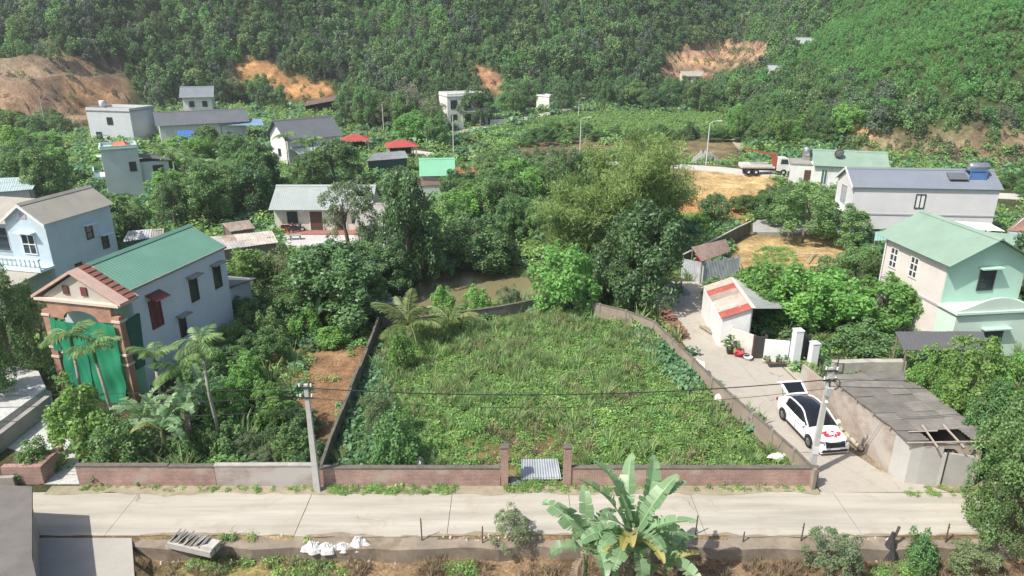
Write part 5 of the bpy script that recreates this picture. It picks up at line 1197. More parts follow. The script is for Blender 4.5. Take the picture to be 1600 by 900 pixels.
# bright young plantation on the right-hand spur, dark taller trees along its foot
x, y, z, rng = hillpts(1.75, 52, 215, 98, 300, 6)
u, v, k = seen(x, y, z)
k &= (z > .8) & (x - 57 > -2) & (u > 1150 + (200 - v) * .85 - 40) & ~inpoly(u, v, BANK_R)
foot = sstep(95, 165, v - (u - 1200) * .05 + 12 * wav(x, y, 9, 2))
lo = k & (rng.uniform(size=len(x)) < foot * .55); up = k & (rng.uniform(size=len(x)) > foot * .92)
for nm, sel, kt, sr, lab, cnt in (('plantation', up, kit('plantation_kit', K_FORB), (.85, 1.5), 'bright green young trees covering the upper slope of the right-hand hill', 4),
                                  ('hill_wood', lo, kit('hill_wood_kit', K_FOR), (1.3, 2.4), 'dark mixed wood along the foot of the right-hand hill', 7)):
    X1, Y1, Z1 = x[sel], y[sel], z[sel]; n = len(X1); hh = rng.uniform(*sr, n); ww = hh * rng.uniform(.7, 1.05, n)
    scatter(nm, np.stack([X1, Y1, Z1 + hh * .6], 1), np.stack([ww, ww, hh], 1), np.stack([rng.uniform(-.15, .15, n), rng.uniform(-.15, .15, n), rng.uniform(0, 6.28, n)], 1),
            rng.integers(0, cnt, n), kt, lab, 'forest')
# dry brush on the bare bank, sparse brush on the cut slopes
x, y, z, rng = hillpts(1.1, 55, 130, 100, 150, 8)
u, v, k = seen(x, y, z); k &= inpoly(u, v, BANK_R) & (rng.uniform(size=len(x)) > .45)
x2, y2, z2, rng2 = hillpts(1.9, -190, 110, 155, 300, 9)
u2, v2, k2 = seen(x2, y2, z2)
s = np.zeros(len(x2), bool)
for c in (SCAR_L, SCAR_M, SCAR_C, SCAR_R): s |= inpoly(u2, v2, down(c, 16))
k2 &= s & (rng2.uniform(size=len(x2)) > .66 - .22 * wav(x2, y2, 8, 3))
x, y, z = np.r_[x[k], x2[k2]], np.r_[y[k], y2[k2]], np.r_[z[k], z2[k2]]; n = len(x); hh = rng.uniform(.45, 1.3, n)
scatter('dry_brush', np.stack([x, y, z + .05], 1), np.stack([hh * 1.1, hh * 1.1, hh], 1), np.stack([np.zeros(n), np.zeros(n), rng.uniform(0, 6.28, n)], 1),
        rng.integers(0, 3, n), kit('brush_kit', K_BRUSH), 'dry brown brush on the bare banks and cut slopes', 'brush')
# tea rows
TEA = [(770, 214), (840, 188), (900, 176), (1120, 178), (1165, 194), (1150, 206), (1050, 210), (960, 214), (860, 214)]
tw = [tuple(G(a, b)[:2]) for a, b in TEA]
x0, x1, y0, y1 = min(q[0] for q in tw), max(q[0] for q in tw), min(q[1] for q in tw), max(q[1] for q in tw)
rng = np.random.default_rng(4); P_ = []
for yy in np.arange(y0, y1, 1.9):
    xs = np.arange(x0, x1, .85); xs = xs + rng.uniform(-.2, .2, len(xs)); ys = yy + .10 * (xs - x0) + rng.uniform(-.22, .22, len(xs)) + .8 * np.sin(xs * .11 + yy)
    P_.append(np.stack([xs, ys], 1))
P_ = np.concatenate(P_); k = inpoly(P_[:, 0], P_[:, 1], tw) & (rng.uniform(size=len(P_)) > .08); P_ = P_[k]; n = len(P_)
L_TEA = leafmat('tea_leaf', (.085, .150, .036), (.20, .30, .085), .55, .35, .15)
K_TEA = [crown('tea_bush', 970 + i, L_TEA, 12, 34, .34, .2, 'umbrella', rho=(.3, .5)) for i in range(3)]
s = rng.uniform(.55, .85, n)
scatter('tea_field', np.concatenate([P_, hgt(P_[:, 0], P_[:, 1])[:, None] + .1], 1), np.stack([s, s, s * .8], 1), np.stack([np.zeros(n), np.zeros(n), rng.uniform(0, 6.28, n)], 1),
        rng.integers(0, 3, n), kit('tea_kit', K_TEA), 'light green rows of tea bushes filling the valley field', 'field')
# ------------------------------------------------------------------ walls and gates
RB = brickmat('red_brick', (.40, .225, .185), (.33, .18, .15), (.44, .385, .34), 1.0, plaster=((.42, .34, .29), .55, .60))
PB = brickmat('plastered_brick', (.43, .36, .33), (.38, .30, .27), (.46, .43, .40), 1.0, plaster=((.47, .44, .415), .5, .50))
MOSS = M('mossy_wall', (.15, .14, .115), .95, .4, 1.2, .5, 20, stain=((.06, .075, .04), 1.3, .5, .8))
LANEW = M('lane_wall_plaster', (.30, .245, .20), .92, .25, .9, .4, 25, stain=((.22, .20, .16), .9, .52, .7))
COP = M('coping_soot', (.16, .14, .12), .95, .35, 2.5, .4, 30)
def wall_run(name, label, pts, h, t, mat, cat='wall', pier=None, pier_mat=None, cop=True, hj_=.0, z0=-.25, seed=1, cop_mat=None, group=None):
    """wall along world points; each stretch a panel, with copings and piers as parts"""
    rr = random.Random(seed); pts = [Vector((q[0], q[1], 0)) for q in pts]
    root = empty(name, (*pts[0][:2], 0), 0, label, cat, group); o = Vector(pts[0])
    for i, (a, c) in enumerate(zip(pts, pts[1:])):
        hh = h + rr.uniform(-hj_, hj_); a, c = a - o, c - o
        wallseg('panel', a, c, hh, hh, t, mat, root, z0)
        if cop:
            d = (c - a).normalized(); n = Vector((-d.y, d.x, 0))
            MB().hexa([tuple(a - n * .03 + Vector((0, 0, hh + .002))), tuple(c - n * .03 + Vector((0, 0, hh + .002))), tuple(c + n * (t + .03) + Vector((0, 0, hh + .002))), tuple(a + n * (t + .03) + Vector((0, 0, hh + .002)))],
                      [tuple(a - n * .03 + Vector((0, 0, hh + .055))), tuple(c - n * .03 + Vector((0, 0, hh + .055))), tuple(c + n * (t + .03) + Vector((0, 0, hh + .055))), tuple(a + n * (t + .03) + Vector((0, 0, hh + .055)))]).build('coping', cop_mat or COP, root)
    if pier:
        for i, a in enumerate(pts):
            a = a - o; j = min(i, len(pts) - 2); d = (pts[j + 1] - pts[j]).normalized(); n = Vector((-d.y, d.x, 0)); w = pier / 2
            q = [a - d * w - n * .035, a + d * w - n * .035, a + d * w + n * (t + .035), a - d * w + n * (t + .035)]
            MB().hexa([(v_.x, v_.y, z0) for v_ in q], [(v_.x, v_.y, h + .09) for v_ in q]).build('pier', pier_mat or mat, root)
    return root
WY = 27.75
def sub(x0, x1, n): return [(x0 + (x1 - x0) * i / n, WY) for i in range(n + 1)]
wall_run('brick_wall', 'weathered pinkish wall along the road before the banana plants', sub(-20.2, -13.8, 3), 1.1, .2, RB, seed=2, hj_=.02)
wall_run('brick_wall', 'greyish plastered wall along the road left of the utility pole', sub(-13.78, -9.0, 2), 1.14, .2, PB, seed=3, hj_=.01, cop_mat=M('pale_coping', (.40, .38, .35), .9, .3, 2))
wall_run('brick_wall', 'red brick wall along the road left of the plot gateway', sub(-8.98, -.55, 4), 1.0, .2, RB, seed=4)
wall_run('brick_wall', 'red brick wall along the road right of the plot gateway', sub(2.75, 14.25, 5), 1.0, .2, RB, seed=5)
for x_, lab in ((-.52, 'brick gate pillar on the left of the plot entrance'), (2.40, 'brick gate pillar on the right of the plot entrance')):
    r_ = empty('gate_pillar', (x_, WY - .05, 0), 0, lab, 'gate pillar', 'gate pillars of the plot'); MB().box(0, 0, -.2, .34, .34, 2.1).build('shaft', RB, r_); MB().box(-.03, -.03, 2.103, .37, .37, 2.16).build('cap', COP, r_)
# crumbling dark wall on the left of the plot, pond wall, lane wall
wall_run('side_wall', 'dark crumbling wall between the orchard and the weedy plot', [flat(u, v, 1.1) for u, v in ((503, 728), (519, 680), (535, 640), (550, 604), (563, 572), (575, 542), (586, 515), (593, 497))], 1.1, .15, MOSS, hj_=.10, cop=False, seed=9)
wall_run('pond_wall', 'low dark concrete wall between the plot and the pond', [flat(u, v, .8) for u, v in ((596, 497), (650, 497), (700, 492), (745, 485), (790, 478), (830, 470), (866, 462), (898, 466))], .8, .15, M('dark_concrete', (.19, .175, .155), .95, .35, 1.2, .4, 20, stain=((.10, .10, .08), 1.4, .5, .7)), hj_=.03, seed=11)
wall_run('lane_wall', 'long buff wall with piers separating the plot from the lane', [flat(u, v, 1.1) for u, v in ((900, 468), (937, 475), (978, 485), (1022, 502), (1051, 530), (1083, 560), (1113, 590), (1145, 619), (1176, 646), (1207, 672), (1241, 702), (1273, 734))], 1.05, .08, LANEW, pier=.16, pier_mat=M('pier_plaster', (.27, .235, .20), .92, .3, 2), seed=12)
ct = empty('cistern', flat(605, 503, 0), .1, 'grey concrete cistern at the back corner of the plot', 'cistern'); MB().box(-.8, 0, -.3, .9, 1.2, 1.35).build('body', GREYC, ct); MB().box(-.9, -.08, 1.353, 1.0, 1.28, 1.45).build('lid', M('pale_slab', (.42, .41, .40), .9, .2, 2), ct)
# yard wall, low wall, gate
wall_run('yard_wall', 'dark mossy wall enclosing the dirt yard', [flat(u, v, 1.5) for u, v in ((1172, 346), (1150, 356), (1120, 372), (1090, 386), (1066, 398))], 1.5, .15, MOSS, seed=14, cop_mat=M('pale_coping2', (.40, .38, .34), .9, .3, 2))
wall_run('low_wall', 'low pale concrete wall behind the brick shed', [flat(1302, 592)[:2], flat(1355, 590)[:2], flat(1412, 590)[:2]], 1.05, .5, M('pale_rough_concrete', (.43, .41, .36), .9, .22, 1.2, .3, 30, stain=((.28, .25, .20), 1, .52, .7)), seed=15, cop=False)
wall_run('brick_stub', 'short brick wall linking the brick shed to the shorter white pillar', [(17.25, 34.35), (16.85, 36.6)], 2.0, .14, BR2, seed=18, cop=False)
GP = M('gate_white', (.74, .75, .76), .85, .08, 1.0, stain=((.56, .55, .52), .9, .62, .5))
wall_run('white_wall', 'white yard wall left of the tall gate pillar', [flat(1192, 563)[:2], flat(1230, 566)[:2]], 1.45, .14, GP, seed=16, cop=False)
wall_run('stained_wall', 'stained whitewashed wall running along the lane below the patched shed', [flat(1104, 500)[:2], flat(1117, 527)[:2], flat(1140, 545)[:2], flat(1176, 558)[:2]], 1.5, .14, M('stained_white', (.60, .57, .52), .9, .2, .9, stain=((.30, .28, .24), .8, .52, .7)), seed=17, cop=False)
dd = empty('yard_gate', flat(1184, 561), 0, 'dark metal door between the white wall and stained wall', 'gate'); MB().box(-.32, 0, 0, .32, .05, 1.6).build('leaf', M('dark_metal', (.06, .055, .055), .5, .2, 3), dd); MB().box(-.42, -.03, -.1, -.325, .1, 1.7).build('frame', FRAME_B, dd); MB().box(.325, -.03, -.1, .42, .1, 1.7).build('frame', FRAME_B, dd)
for u_, v_, h_, w_, lab in ((1240, 569, 2.35, .5, 'tall white gate pillar topped by dry stalks'), (1268, 571, 1.55, .46, 'shorter white gate pillar right of the dark gate')):
    r_ = empty('gate_post', flat(u_, v_), .12, lab, 'gate pillar', 'white gate pillars'); MB().box(-w_ / 2, -w_ / 2, -.1, w_ / 2, w_ / 2, h_).build('shaft', GP, r_); MB().box(-w_ / 2 - .03, -w_ / 2 - .03, h_ + .002, w_ / 2 + .03, w_ / 2 + .03, h_ + .07).build('cap', GP, r_)
gt = empty('iron_gate', flat(1254, 566), .1, 'dark sheet gate between the two white pillars', 'gate'); MB().box(-.35, 0, .05, .35, .05, 1.9).build('leaf', MATS['dark_metal'], gt)
for x_ in (-.3, 0, .3): MB().tube([(x_, .02, 1.9), (x_, .02, 2.15)], .015, 5).build('bar', MATS['dark_metal'], gt)
gl = empty('iron_trellis', flat(1292, 596), .05, 'open dark iron frame standing before the low concrete wall', 'trellis')
for x_ in (-.45, .5): MB().tube([(x_, 0, 0), (x_, 0, 1.9)], .03, 6).build('upright', FRAME_D, gl)
for z_ in (.7, 1.25, 1.85): MB().tube([(-.45, 0, z_), (.5, 0, z_)], .02, 5).build('rail', FRAME_D, gl)
MB().tube([(-.45, 0, .7), (.5, 0, 1.25)], .015, 5).build('brace', FRAME_D, gl); MB().tube([(.5, 0, .7), (-.45, 0, 1.25)], .015, 5).build('brace', FRAME_D, gl)
# terrace and wall left of the paved path, brick planter
tw_ = wall_run('terrace_wall', 'thick grey wall beside the white paved path', [flat(-60, 752)[:2], flat(10, 702)[:2], flat(84, 642)[:2]], .95, .3, M('terrace_grey_plaster', (.30, .285, .265), .92, .25, 1, .3, 25), seed=19, cop=False)  # whole wall in one even, darker grey plaster
slab_piece('slab', [flat(u, v, .9)[:2] for u, v in ((-120, 735), (4, 655), (72, 606), (60, 580), (20, 572), (-120, 600))], -.1, .9, PAVE, pv)
pl_ = empty('brick_planter', flat(28, 757), 0, 'low brick planter wall at the corner of the paved path', 'planter'); MB().box(-.6, 0, -.1, 1.25, .3, .95).build('front', RB, pl_); MB().box(.95, .305, -.1, 1.25, 1.8, .95).build('side', RB, pl_); MB().box(-.6, .305, -.1, .945, 1.8, .75).build('soil', M('planter_soil', (.10, .075, .05), .95, .3, 3), pl_)
wall_run('kerb_wall', 'short light wall under the planter at the left edge', [flat(-60, 765)[:2], flat(24, 762)[:2]], .55, .2, GREYC, seed=20, cop=False)
# corner building (lower left)
poly = [flat(50, 760, 2.2)[:2], flat(50, 872, 2.2)[:2], flat(70, 960, 2.2)[:2], flat(-400, 960, 2.2)[:2], flat(-330, 740, 2.2)[:2]]
hw = empty('corner_building', (*poly[1], 0), 0, 'grey flat-roofed building cut off at the lower left corner', 'building')
q = [(x - poly[1][0], y - poly[1][1]) for x, y in poly]; cx, cyv = sum(a for a, _ in q) / 5, sum(b for _, b in q) / 5
ins = [(a + (cx - a) * .05, b + (cyv - b) * .05) for a, b in q]
ROOFC = M('old_roof_concrete', (.17, .158, .147), .92, .3, .7, .3, 25, stain=((.17, .155, .14), .8, .52, .7))
MB().hexa([(a, b, 2.05) for a, b in q], [(a, b, 2.2) for a, b in q]).build('roof_slab', ROOFC, hw); MB().hexa([(a, b, -.3) for a, b in ins], [(a, b, 2.047) for a, b in ins]).build('wall', GREYC, hw)

# ------------------------------------------------------------------ poles and wires
PC = M('pole_concrete', (.50, .49, .46), .9, .18, 3, .2, 30)
def utility_pole(p, h, lean, label, extras):
    r_ = empty('utility_pole', p, 0, label, 'utility pole', 'roadside utility poles'); r_.rotation_euler = lean
    MB().hexa([(-.15, -.11, -.3), (.15, -.11, -.3), (.15, .11, -.3), (-.15, .11, -.3)], [(-.085, -.07, h), (.085, -.07, h), (.085, .07, h), (-.085, .07, h)]).build('shaft', PC, r_)
    for z in (h - .15, h - .65):
        MB().box(-.3, -.12, z, .3, -.075, z + .07).build('crossarm', FRAME_D, r_)
        for x_ in (-.25, .25): MB().lathe([(.03, 0), (.05, .05), (.03, .1), (.045, .14), (.01, .17)], 8, (x_, -.1, z + .072)).build('insulator', FRAME_W, r_)
    if extras:
        MB().box(-.16, -.34, h - 1.3, .16, -.09, h - .9).build('meter_box', M('box_grey', (.42, .42, .42), .6, .1), r_)
        for k in range(3):
            mb = MB(); mb.tube([(.22 + .24 * math.cos(a), -.14 - .03 * k, h - .75 + .27 * math.sin(a)) for a in np.linspace(0, 6.283, 20)], .018, 5); mb.build('cable_coil', FRAME_D, r_)
        MB().lathe([(.07, 0), (.09, .06), (.05, .12)], 8, (.05, -.12, h - 1.75)).build('lamp', FRAME_W, r_)
        MB().box(-.13, -.13, 1.2, .13, -.11, 1.6).build('notice_plate', FRAME_W, r_)
    return r_
LP = Vector((-9.0, 27.42, 0)); RP = Vector((14.35, 28.75, 0))
utility_pole(LP, 5.55, (0, .0, 0), 'plain grey concrete utility pole before the roadside wall', False)
utility_pole(RP, 5.7, (0, .02, 0), 'concrete utility pole with meter box and cable coil beside the car', True)
CAB = M('cable_black', (.03, .03, .03), .6, .1)
def cable(a, b, sag, label, r=.016):
    a, b = Vector(a), Vector(b); n = 22; pts = []
    for i in range(n + 1):
        f = i / n; q = a.lerp(b, f); q.z -= 4 * sag * f * (1 - f); pts.append(q)
    o = MB().tube([p_ - a for p_ in pts], r, 5).build('overhead_cable', CAB, None, True, a); return tag(o, label, 'cable', 'overhead cables')
LT, RTp = LP + Vector((-.18, -.12, 5.45)), RP + Vector((.1, -.1, 5.15))
cable(LT, RTp, .55, 'thick overhead cable spanning from pole to pole across the plot', .024)
cable(LT + Vector((0, .05, -.5)), RTp + Vector((0, 0, -.45)), .75, 'thinner lower cable spanning from pole to pole across the plot', .012)
cable(LT, (-45, 26.6, 5.6), .35, 'highest cable running left from the plain pole')
cable(LT + Vector((0, .04, -.5)), (-45, 26.6, 4.9), .35, 'middle cable running left from the plain pole')
cable(LT + Vector((0, .08, -1.2)), (-45, 26.6, 4.0), .3, 'lowest cable running left from the plain pole')
cable(RTp, (45, 30, 5.6), .5, 'upper cable running right from the pole by the car')
cable(RTp + Vector((0, 0, -.35)), (45, 30, 5.0), .5, 'lower cable running right from the pole by the car')
def street_lamp(u, vb, h, label, arm=1.2):
    p = G(u, vb); r_ = empty('street_lamp', p, 0, label, 'street lamp', 'far street lamps')
    MB().tube([(0, 0, -.2), (0, 0, h * .6), (0, 0, h)], [.11, .085, .06], 7).build('pole', M('galvanised', (.55, .56, .56), .5, .1), r_)
    MB().tube([(0, 0, h), (arm * .4, 0, h + .35), (arm, 0, h + .45)], [.05, .045, .04], 6).build('arm', MATS['galvanised'], r_); MB().box(arm - .1, -.12, h + .36, arm + .55, .12, h + .48).build('lamp_head', FRAME_W, r_)
street_lamp(1103, 258, 6.0, 'street lamp on the far road beside the bare field')
street_lamp(906, 243, 6.0, 'street lamp rising behind the bamboo clump')
street_lamp(904, 186, 4.5, 'small distant street lamp by the hill track', .8)
for u_, vb, h, lab in ((74, 208, 8, 'thin pale pole at the far left below the earth cut'), (709, 246, 7, 'thin pole on the far road beside the pavilion'), (600, 210, 6, 'thin pale pole among trees behind the red pavilions')):
    p = G(u_, vb); r_ = empty('far_pole', p, 0, lab, 'pole'); MB().tube([(0, 0, -.2), (0, 0, h)], [.13, .08], 6).build('shaft', PC, r_); MB().box(-.5, -.05, h - .5, .5, .05, h - .38).build('crossarm', FRAME_D, r_)
fl = empty('flag', G(667, 232), 0, 'small red flag on a pole beside the pavilion', 'flag'); MB().tube([(0, 0, 0), (0, 0, 4)], .04, 6).build('pole', FRAME_W, fl); MB().hexa([(.05, 0, 2.7), (.9, .1, 2.5), (.9, .13, 2.5), (.05, .03, 2.7)], [(.05, 0, 3.9), (.9, .1, 3.7), (.9, .13, 3.7), (.05, .03, 3.9)]).build('cloth', R_RED, fl)

# ------------------------------------------------------------------ parked car with raised boot lid
def car(p, yaw):
    r_ = empty('parked_car', p, yaw, 'white car with raised tailgate and red ribbon on its bonnet', 'car')
    PAINT = M('white_car_paint', (.80, .81, .82), .18, .03, 1, spec=.6); BLK = M('black_trim', (.02, .02, .022), .4, .1); CG = glassmat('car_glass', (.012, .014, .018))
    def loft(secs, name, mat, parent, smooth=True, caps=True):
        mb = MB(); rings = [[mb.v((x, y, z)) for y, z in prof] for x, prof in secs]; n = len(rings[0])
        for a, b_ in zip(rings, rings[1:]):
            for k in range(n - 1): mb.F.append([a[k], b_[k], b_[k + 1], a[k + 1]])
        if caps: mb.F.append(rings[0]); mb.F.append(rings[-1][::-1])
        return mb.build(name, mat, parent, smooth)
    def prof(w, z0, zs, zt, crown_=.03):       # half width, sill, shoulder, top -> full ring side to side
        h = [(-w * .93, z0), (-w, z0 + .12), (-w * .995, z0 + (zs - z0) * .55), (-w * .965, zs), (-w * .90, zs + (zt - zs) * .6), (-w * .72, zt), (-w * .35, zt + crown_), (0, zt + crown_ * 1.3)]
        return h + [(-y, z) for y, z in h[-2::-1]]
    S = [(2.30, prof(.70, .28, .50, .56)), (2.22, prof(.82, .20, .58, .70)), (2.05, prof(.88, .18, .64, .78)), (1.6, prof(.905, .17, .72, .86)), (1.1, prof(.91, .17, .78, .93)), (.75, prof(.91, .17, .82, .97)), (.2, prof(.91, .17, .86, .97)),
         (-.6, prof(.91, .17, .89, .98)), (-1.3, prof(.91, .18, .92, 1.0)), (-1.8, prof(.90, .20, .94, 1.02)), (-2.12, prof(.87, .24, .93, 1.0)), (-2.26, prof(.80, .30, .85, .92))]
    body = loft(S, 'body', PAINT, r_)
    def cab(w0, z0, w1, z1): return [(-w0, z0), (-(w0 * .4 + w1 * .6), z0 * .38 + z1 * .62), (-w1, z1 - .03), (-w1 * .6, z1 + .02), (0, z1 + .035), (w1 * .6, z1 + .02), (w1, z1 - .03), (w0 * .4 + w1 * .6, z0 * .38 + z1 * .62), (w0, z0)]
    Cb = [(1.02, cab(.80, .93, .72, .955)), (.62, cab(.83, .95, .66, 1.2)), (.25, cab(.84, .955, .61, 1.40)), (-.1, cab(.84, .96, .60, 1.45)), (-.7, cab(.84, .97, .59, 1.455)), (-1.2, cab(.83, .98, .58, 1.41)), (-1.55, cab(.82, 1.0, .56, 1.33)), (-1.75, cab(.80, 1.0, .58, 1.20)), (-2.0, cab(.78, .99, .66, 1.05))]
    loft(Cb, 'glasshouse', CG, r_)
    for sg in (-1, 1):      # roof rails, pillars
        MB().tube([(1.0, sg * .80, .95), (.60, sg * .735, 1.16), (.22, sg * .66, 1.38), (-.1, sg * .635, 1.445), (-.75, sg * .63, 1.45), (-1.25, sg * .62, 1.40), (-1.75, sg * .66, 1.18), (-2.0, sg * .74, 1.0)], [.035, .04, .045, .05, .05, .05, .06, .05], 6).build('roof_rail', PAINT, r_, True)
        MB().hexa([(-.42, sg * .845, .95), (-.34, sg * .845, .95), (-.36, sg * .81, .95), (-.42, sg * .81, .95)], [(-.44, sg * .645, 1.42), (-.36, sg * .645, 1.42), (-.38, sg * .60, 1.42), (-.44, sg * .60, 1.42)]).build('door_pillar', BLK, r_)
        MB().hexa([(-1.95, sg * .80, .99), (-1.35, sg * .835, .985), (-1.35, sg * .78, .985), (-1.95, sg * .75, .99)], [(-1.8, sg * .67, 1.16), (-1.42, sg * .675, 1.30), (-1.42, sg * .60, 1.30), (-1.8, sg * .60, 1.16)]).build('rear_pillar', PAINT, r_)
        m_ = MB().hexa([(.68, sg * .90, .93), (.86, sg * .90, .93), (.84, sg * 1.08, .94), (.70, sg * 1.08, .94)], [(.68, sg * .90, 1.06), (.82, sg * .90, 1.06), (.80, sg * 1.06, 1.06), (.70, sg * 1.06, 1.06)]).build('mirror', PAINT, r_)
        MB().box(.2, sg * .915 - .006, .72, .38, sg * .915 + .006, .75).build('door_handle', BLK, r_); MB().box(-.75, sg * .915 - .006, .75, -.57, sg * .915 + .006, .78).build('door_handle', BLK, r_)
        MB().box(-1.0, sg * .905 - .02, .17, 1.05, sg * .905 + .02, .26).build('side_sill', BLK, r_)
        for x0, x1 in ((1.02, 1.035), (-.05, -.035), (-.98, -.965)): MB().box(x0, sg * .913 - .004, .30, x1, sg * .913 + .004, .86).build('door_gap', BLK, r_)
        MB().hexa([(2.02, sg * .60, .60), (2.245, sg * .56, .58), (2.12, sg * .86, .60), (1.92, sg * .888, .62)], [(2.0, sg * .60, .735), (2.21, sg * .56, .70), (2.08, sg * .84, .72), (1.9, sg * .872, .735)]).build('headlight', glassmat('headlight', (.16, .18, .20)), r_).location = (.035, 0, .025)
        MB().box(-2.285, sg * .74 - .14, .74, -2.16, sg * .74 + .12, .88).build('tail_light', M('tail_red', (.30, .01, .012), .2, .05), r_)
        for x_ in (1.38, -1.36):
            w_ = MB(); ty = MB(); n = 22
            prof_ = [(.20, -.10), (.30, -.105), (.325, -.08), (.33, 0), (.325, .08), (.30, .105), (.20, .10)]
            for mb, pr in ((ty, prof_), (w_, [(.02, .05), (.06, .075), (.19, .085), (.205, .06), (.205, -.06), (.02, -.06)])):
                rg = [[mb.v((r * math.cos(6.2832 * k / n), sg * y, r * math.sin(6.2832 * k / n))) for k in range(n)] for r, y in pr]
                for a, b_ in zip(rg, rg[1:]):
                    for k in range(n): mb.F.append([a[k], a[(k + 1) % n], b_[(k + 1) % n], b_[k]])
            wo = link('wheel', None, r_, (x_, sg * .85, .33)); ty.build('tyre', M('rubber', (.025, .025, .027), .85, .2, 4), wo, True); w_.build('rim', M('alloy', (.26, .27, .28), .35, .1, 2, metal=.7), wo)
            for k in range(5):
                a = 6.283 * k / 5; MB().prism([(.05 * math.cos(a) - .03 * math.sin(a), sg * .088, .05 * math.sin(a) + .03 * math.cos(a)), (.05 * math.cos(a) + .03 * math.sin(a), sg * .088, .05 * math.sin(a) - .03 * math.cos(a)), (.19 * math.cos(a) + .03 * math.sin(a), sg * .088, .19 * math.sin(a) - .03 * math.cos(a)), (.19 * math.cos(a) - .03 * math.sin(a), sg * .088, .19 * math.sin(a) + .03 * math.cos(a))], (0, sg * .014, 0)).build('spoke', MATS['alloy'], wo)
            aw = MB(); m2 = 16        # dark wheel arch
            for k in range(m2):
                a0, a1 = math.pi * k / m2, math.pi * (k + 1) / m2
                aw.hexa([(x_ + .345 * math.cos(a0), sg * .902, .33 + .345 * math.sin(a0)), (x_ + .345 * math.cos(a1), sg * .902, .33 + .345 * math.sin(a1)), (x_ + .345 * math.cos(a1), sg * .918, .33 + .345 * math.sin(a1)), (x_ + .345 * math.cos(a0), sg * .918, .33 + .345 * math.sin(a0))],
                        [(x_ + .39 * math.cos(a0), sg * .902, .33 + .39 * math.sin(a0)), (x_ + .39 * math.cos(a1), sg * .902, .33 + .39 * math.sin(a1)), (x_ + .39 * math.cos(a1), sg * .918, .33 + .39 * math.sin(a1)), (x_ + .39 * math.cos(a0), sg * .918, .33 + .39 * math.sin(a0))])
            aw.build('wheel_arch', BLK, r_)
    MB().hexa([(2.18, -.52, .50), (2.30, -.50, .50), (2.30, .50, .50), (2.18, .52, .50)], [(2.12, -.54, .74), (2.235, -.50, .72), (2.235, .50, .72), (2.12, .54, .74)]).build('grille', BLK, r_).location.x = .045
    MB().box(2.24, -.66, .235, 2.325, .66, .36).build('lower_intake', BLK, r_); MB().box(2.327, -.24, .37, 2.335, .24, .47).build('number_plate', FRAME_W, r_); MB().box(2.15, -.74, .165, 2.30, .74, .20).build('splitter', PAINT, r_)
    # raised tailgate and open boot
    MB().box(-2.262, -.6, .52, -2.24, .6, .90).build('boot_opening', BLK, r_)
    tg = MB(); tg.hexa([(-1.72, -.60, 1.27), (-1.72, .60, 1.27), (-2.62, .66, 1.62), (-2.62, -.66, 1.62)], [(-1.70, -.60, 1.33), (-1.70, .60, 1.33), (-2.60, .66, 1.69), (-2.60, -.66, 1.69)]); tgo = tg.build('tailgate', PAINT, r_)
    MB().hexa([(-2.60, -.66, 1.60), (-2.60, .66, 1.60), (-2.90, .62, 1.42), (-2.90, -.62, 1.42)], [(-2.59, -.66, 1.69), (-2.59, .66, 1.69), (-2.93, .62, 1.49), (-2.93, -.62, 1.49)]).build('tailgate_lip', PAINT, tgo)
    MB().hexa([(-1.80, -.48, 1.365), (-1.80, .48, 1.365), (-2.46, .52, 1.63), (-2.46, -.52, 1.63)], [(-1.81, -.48, 1.39), (-1.81, .48, 1.39), (-2.47, .52, 1.655), (-2.47, -.52, 1.655)]).build('rear_glass', CG, tgo)
    for sg in (-1, 1): MB().tube([(-1.95, sg * .66, 1.02), (-2.25, sg * .63, 1.49)], .015, 5).build('gas_strut', BLK, tgo)
    # red ribbon lying on the bonnet
    RD = M('ribbon_red', (.55, .02, .05), .55, .15, 6); rr = random.Random(5)
    bow = tag(link('ribbon', None, None, p, (0, 0, yaw)), 'red fabric ribbon spread over the bonnet of the white car', 'ribbon')
    for k in range(14):
        x0, y0 = 1.72 + rr.uniform(-.16, .2), rr.uniform(-.48, .42); a = rr.uniform(-.6, .6); z0 = .945 - .12 * (x0 - 1.2)
        mb = MB(); ln = rr.uniform(.10, .2); c, s = math.cos(a), math.sin(a)
        for i in range(3): mb.hexa([(x0 + s * ln * i / 3 - .05 * c, y0 + c * ln * i / 3 + .05 * s, z0 + .03 * (i % 2)), (x0 + s * ln * i / 3 + .05 * c, y0 + c * ln * i / 3 - .05 * s, z0 + .03 * (i % 2)), (x0 + s * ln * (i + 1) / 3 + .05 * c, y0 + c * ln * (i + 1) / 3 - .05 * s, z0 + .03 * ((i + 1) % 2)), (x0 + s * ln * (i + 1) / 3 - .05 * c, y0 + c * ln * (i + 1) / 3 + .05 * s, z0 + .03 * ((i + 1) % 2))],
                                      [(x0 + s * ln * i / 3 - .05 * c, y0 + c * ln * i / 3 + .05 * s, z0 + .012 + .03 * (i % 2)), (x0 + s * ln * i / 3 + .05 * c, y0 + c * ln * i / 3 - .05 * s, z0 + .012 + .03 * (i % 2)), (x0 + s * ln * (i + 1) / 3 + .05 * c, y0 + c * ln * (i + 1) / 3 - .05 * s, z0 + .012 + .03 * ((i + 1) % 2)), (x0 + s * ln * (i + 1) / 3 - .05 * c, y0 + c * ln * (i + 1) / 3 + .05 * s, z0 + .012 + .03 * ((i + 1) % 2))])
        mb.build('strip', RD, bow)
    return r_
car((15.85, 32.55, .035), math.radians(-83))

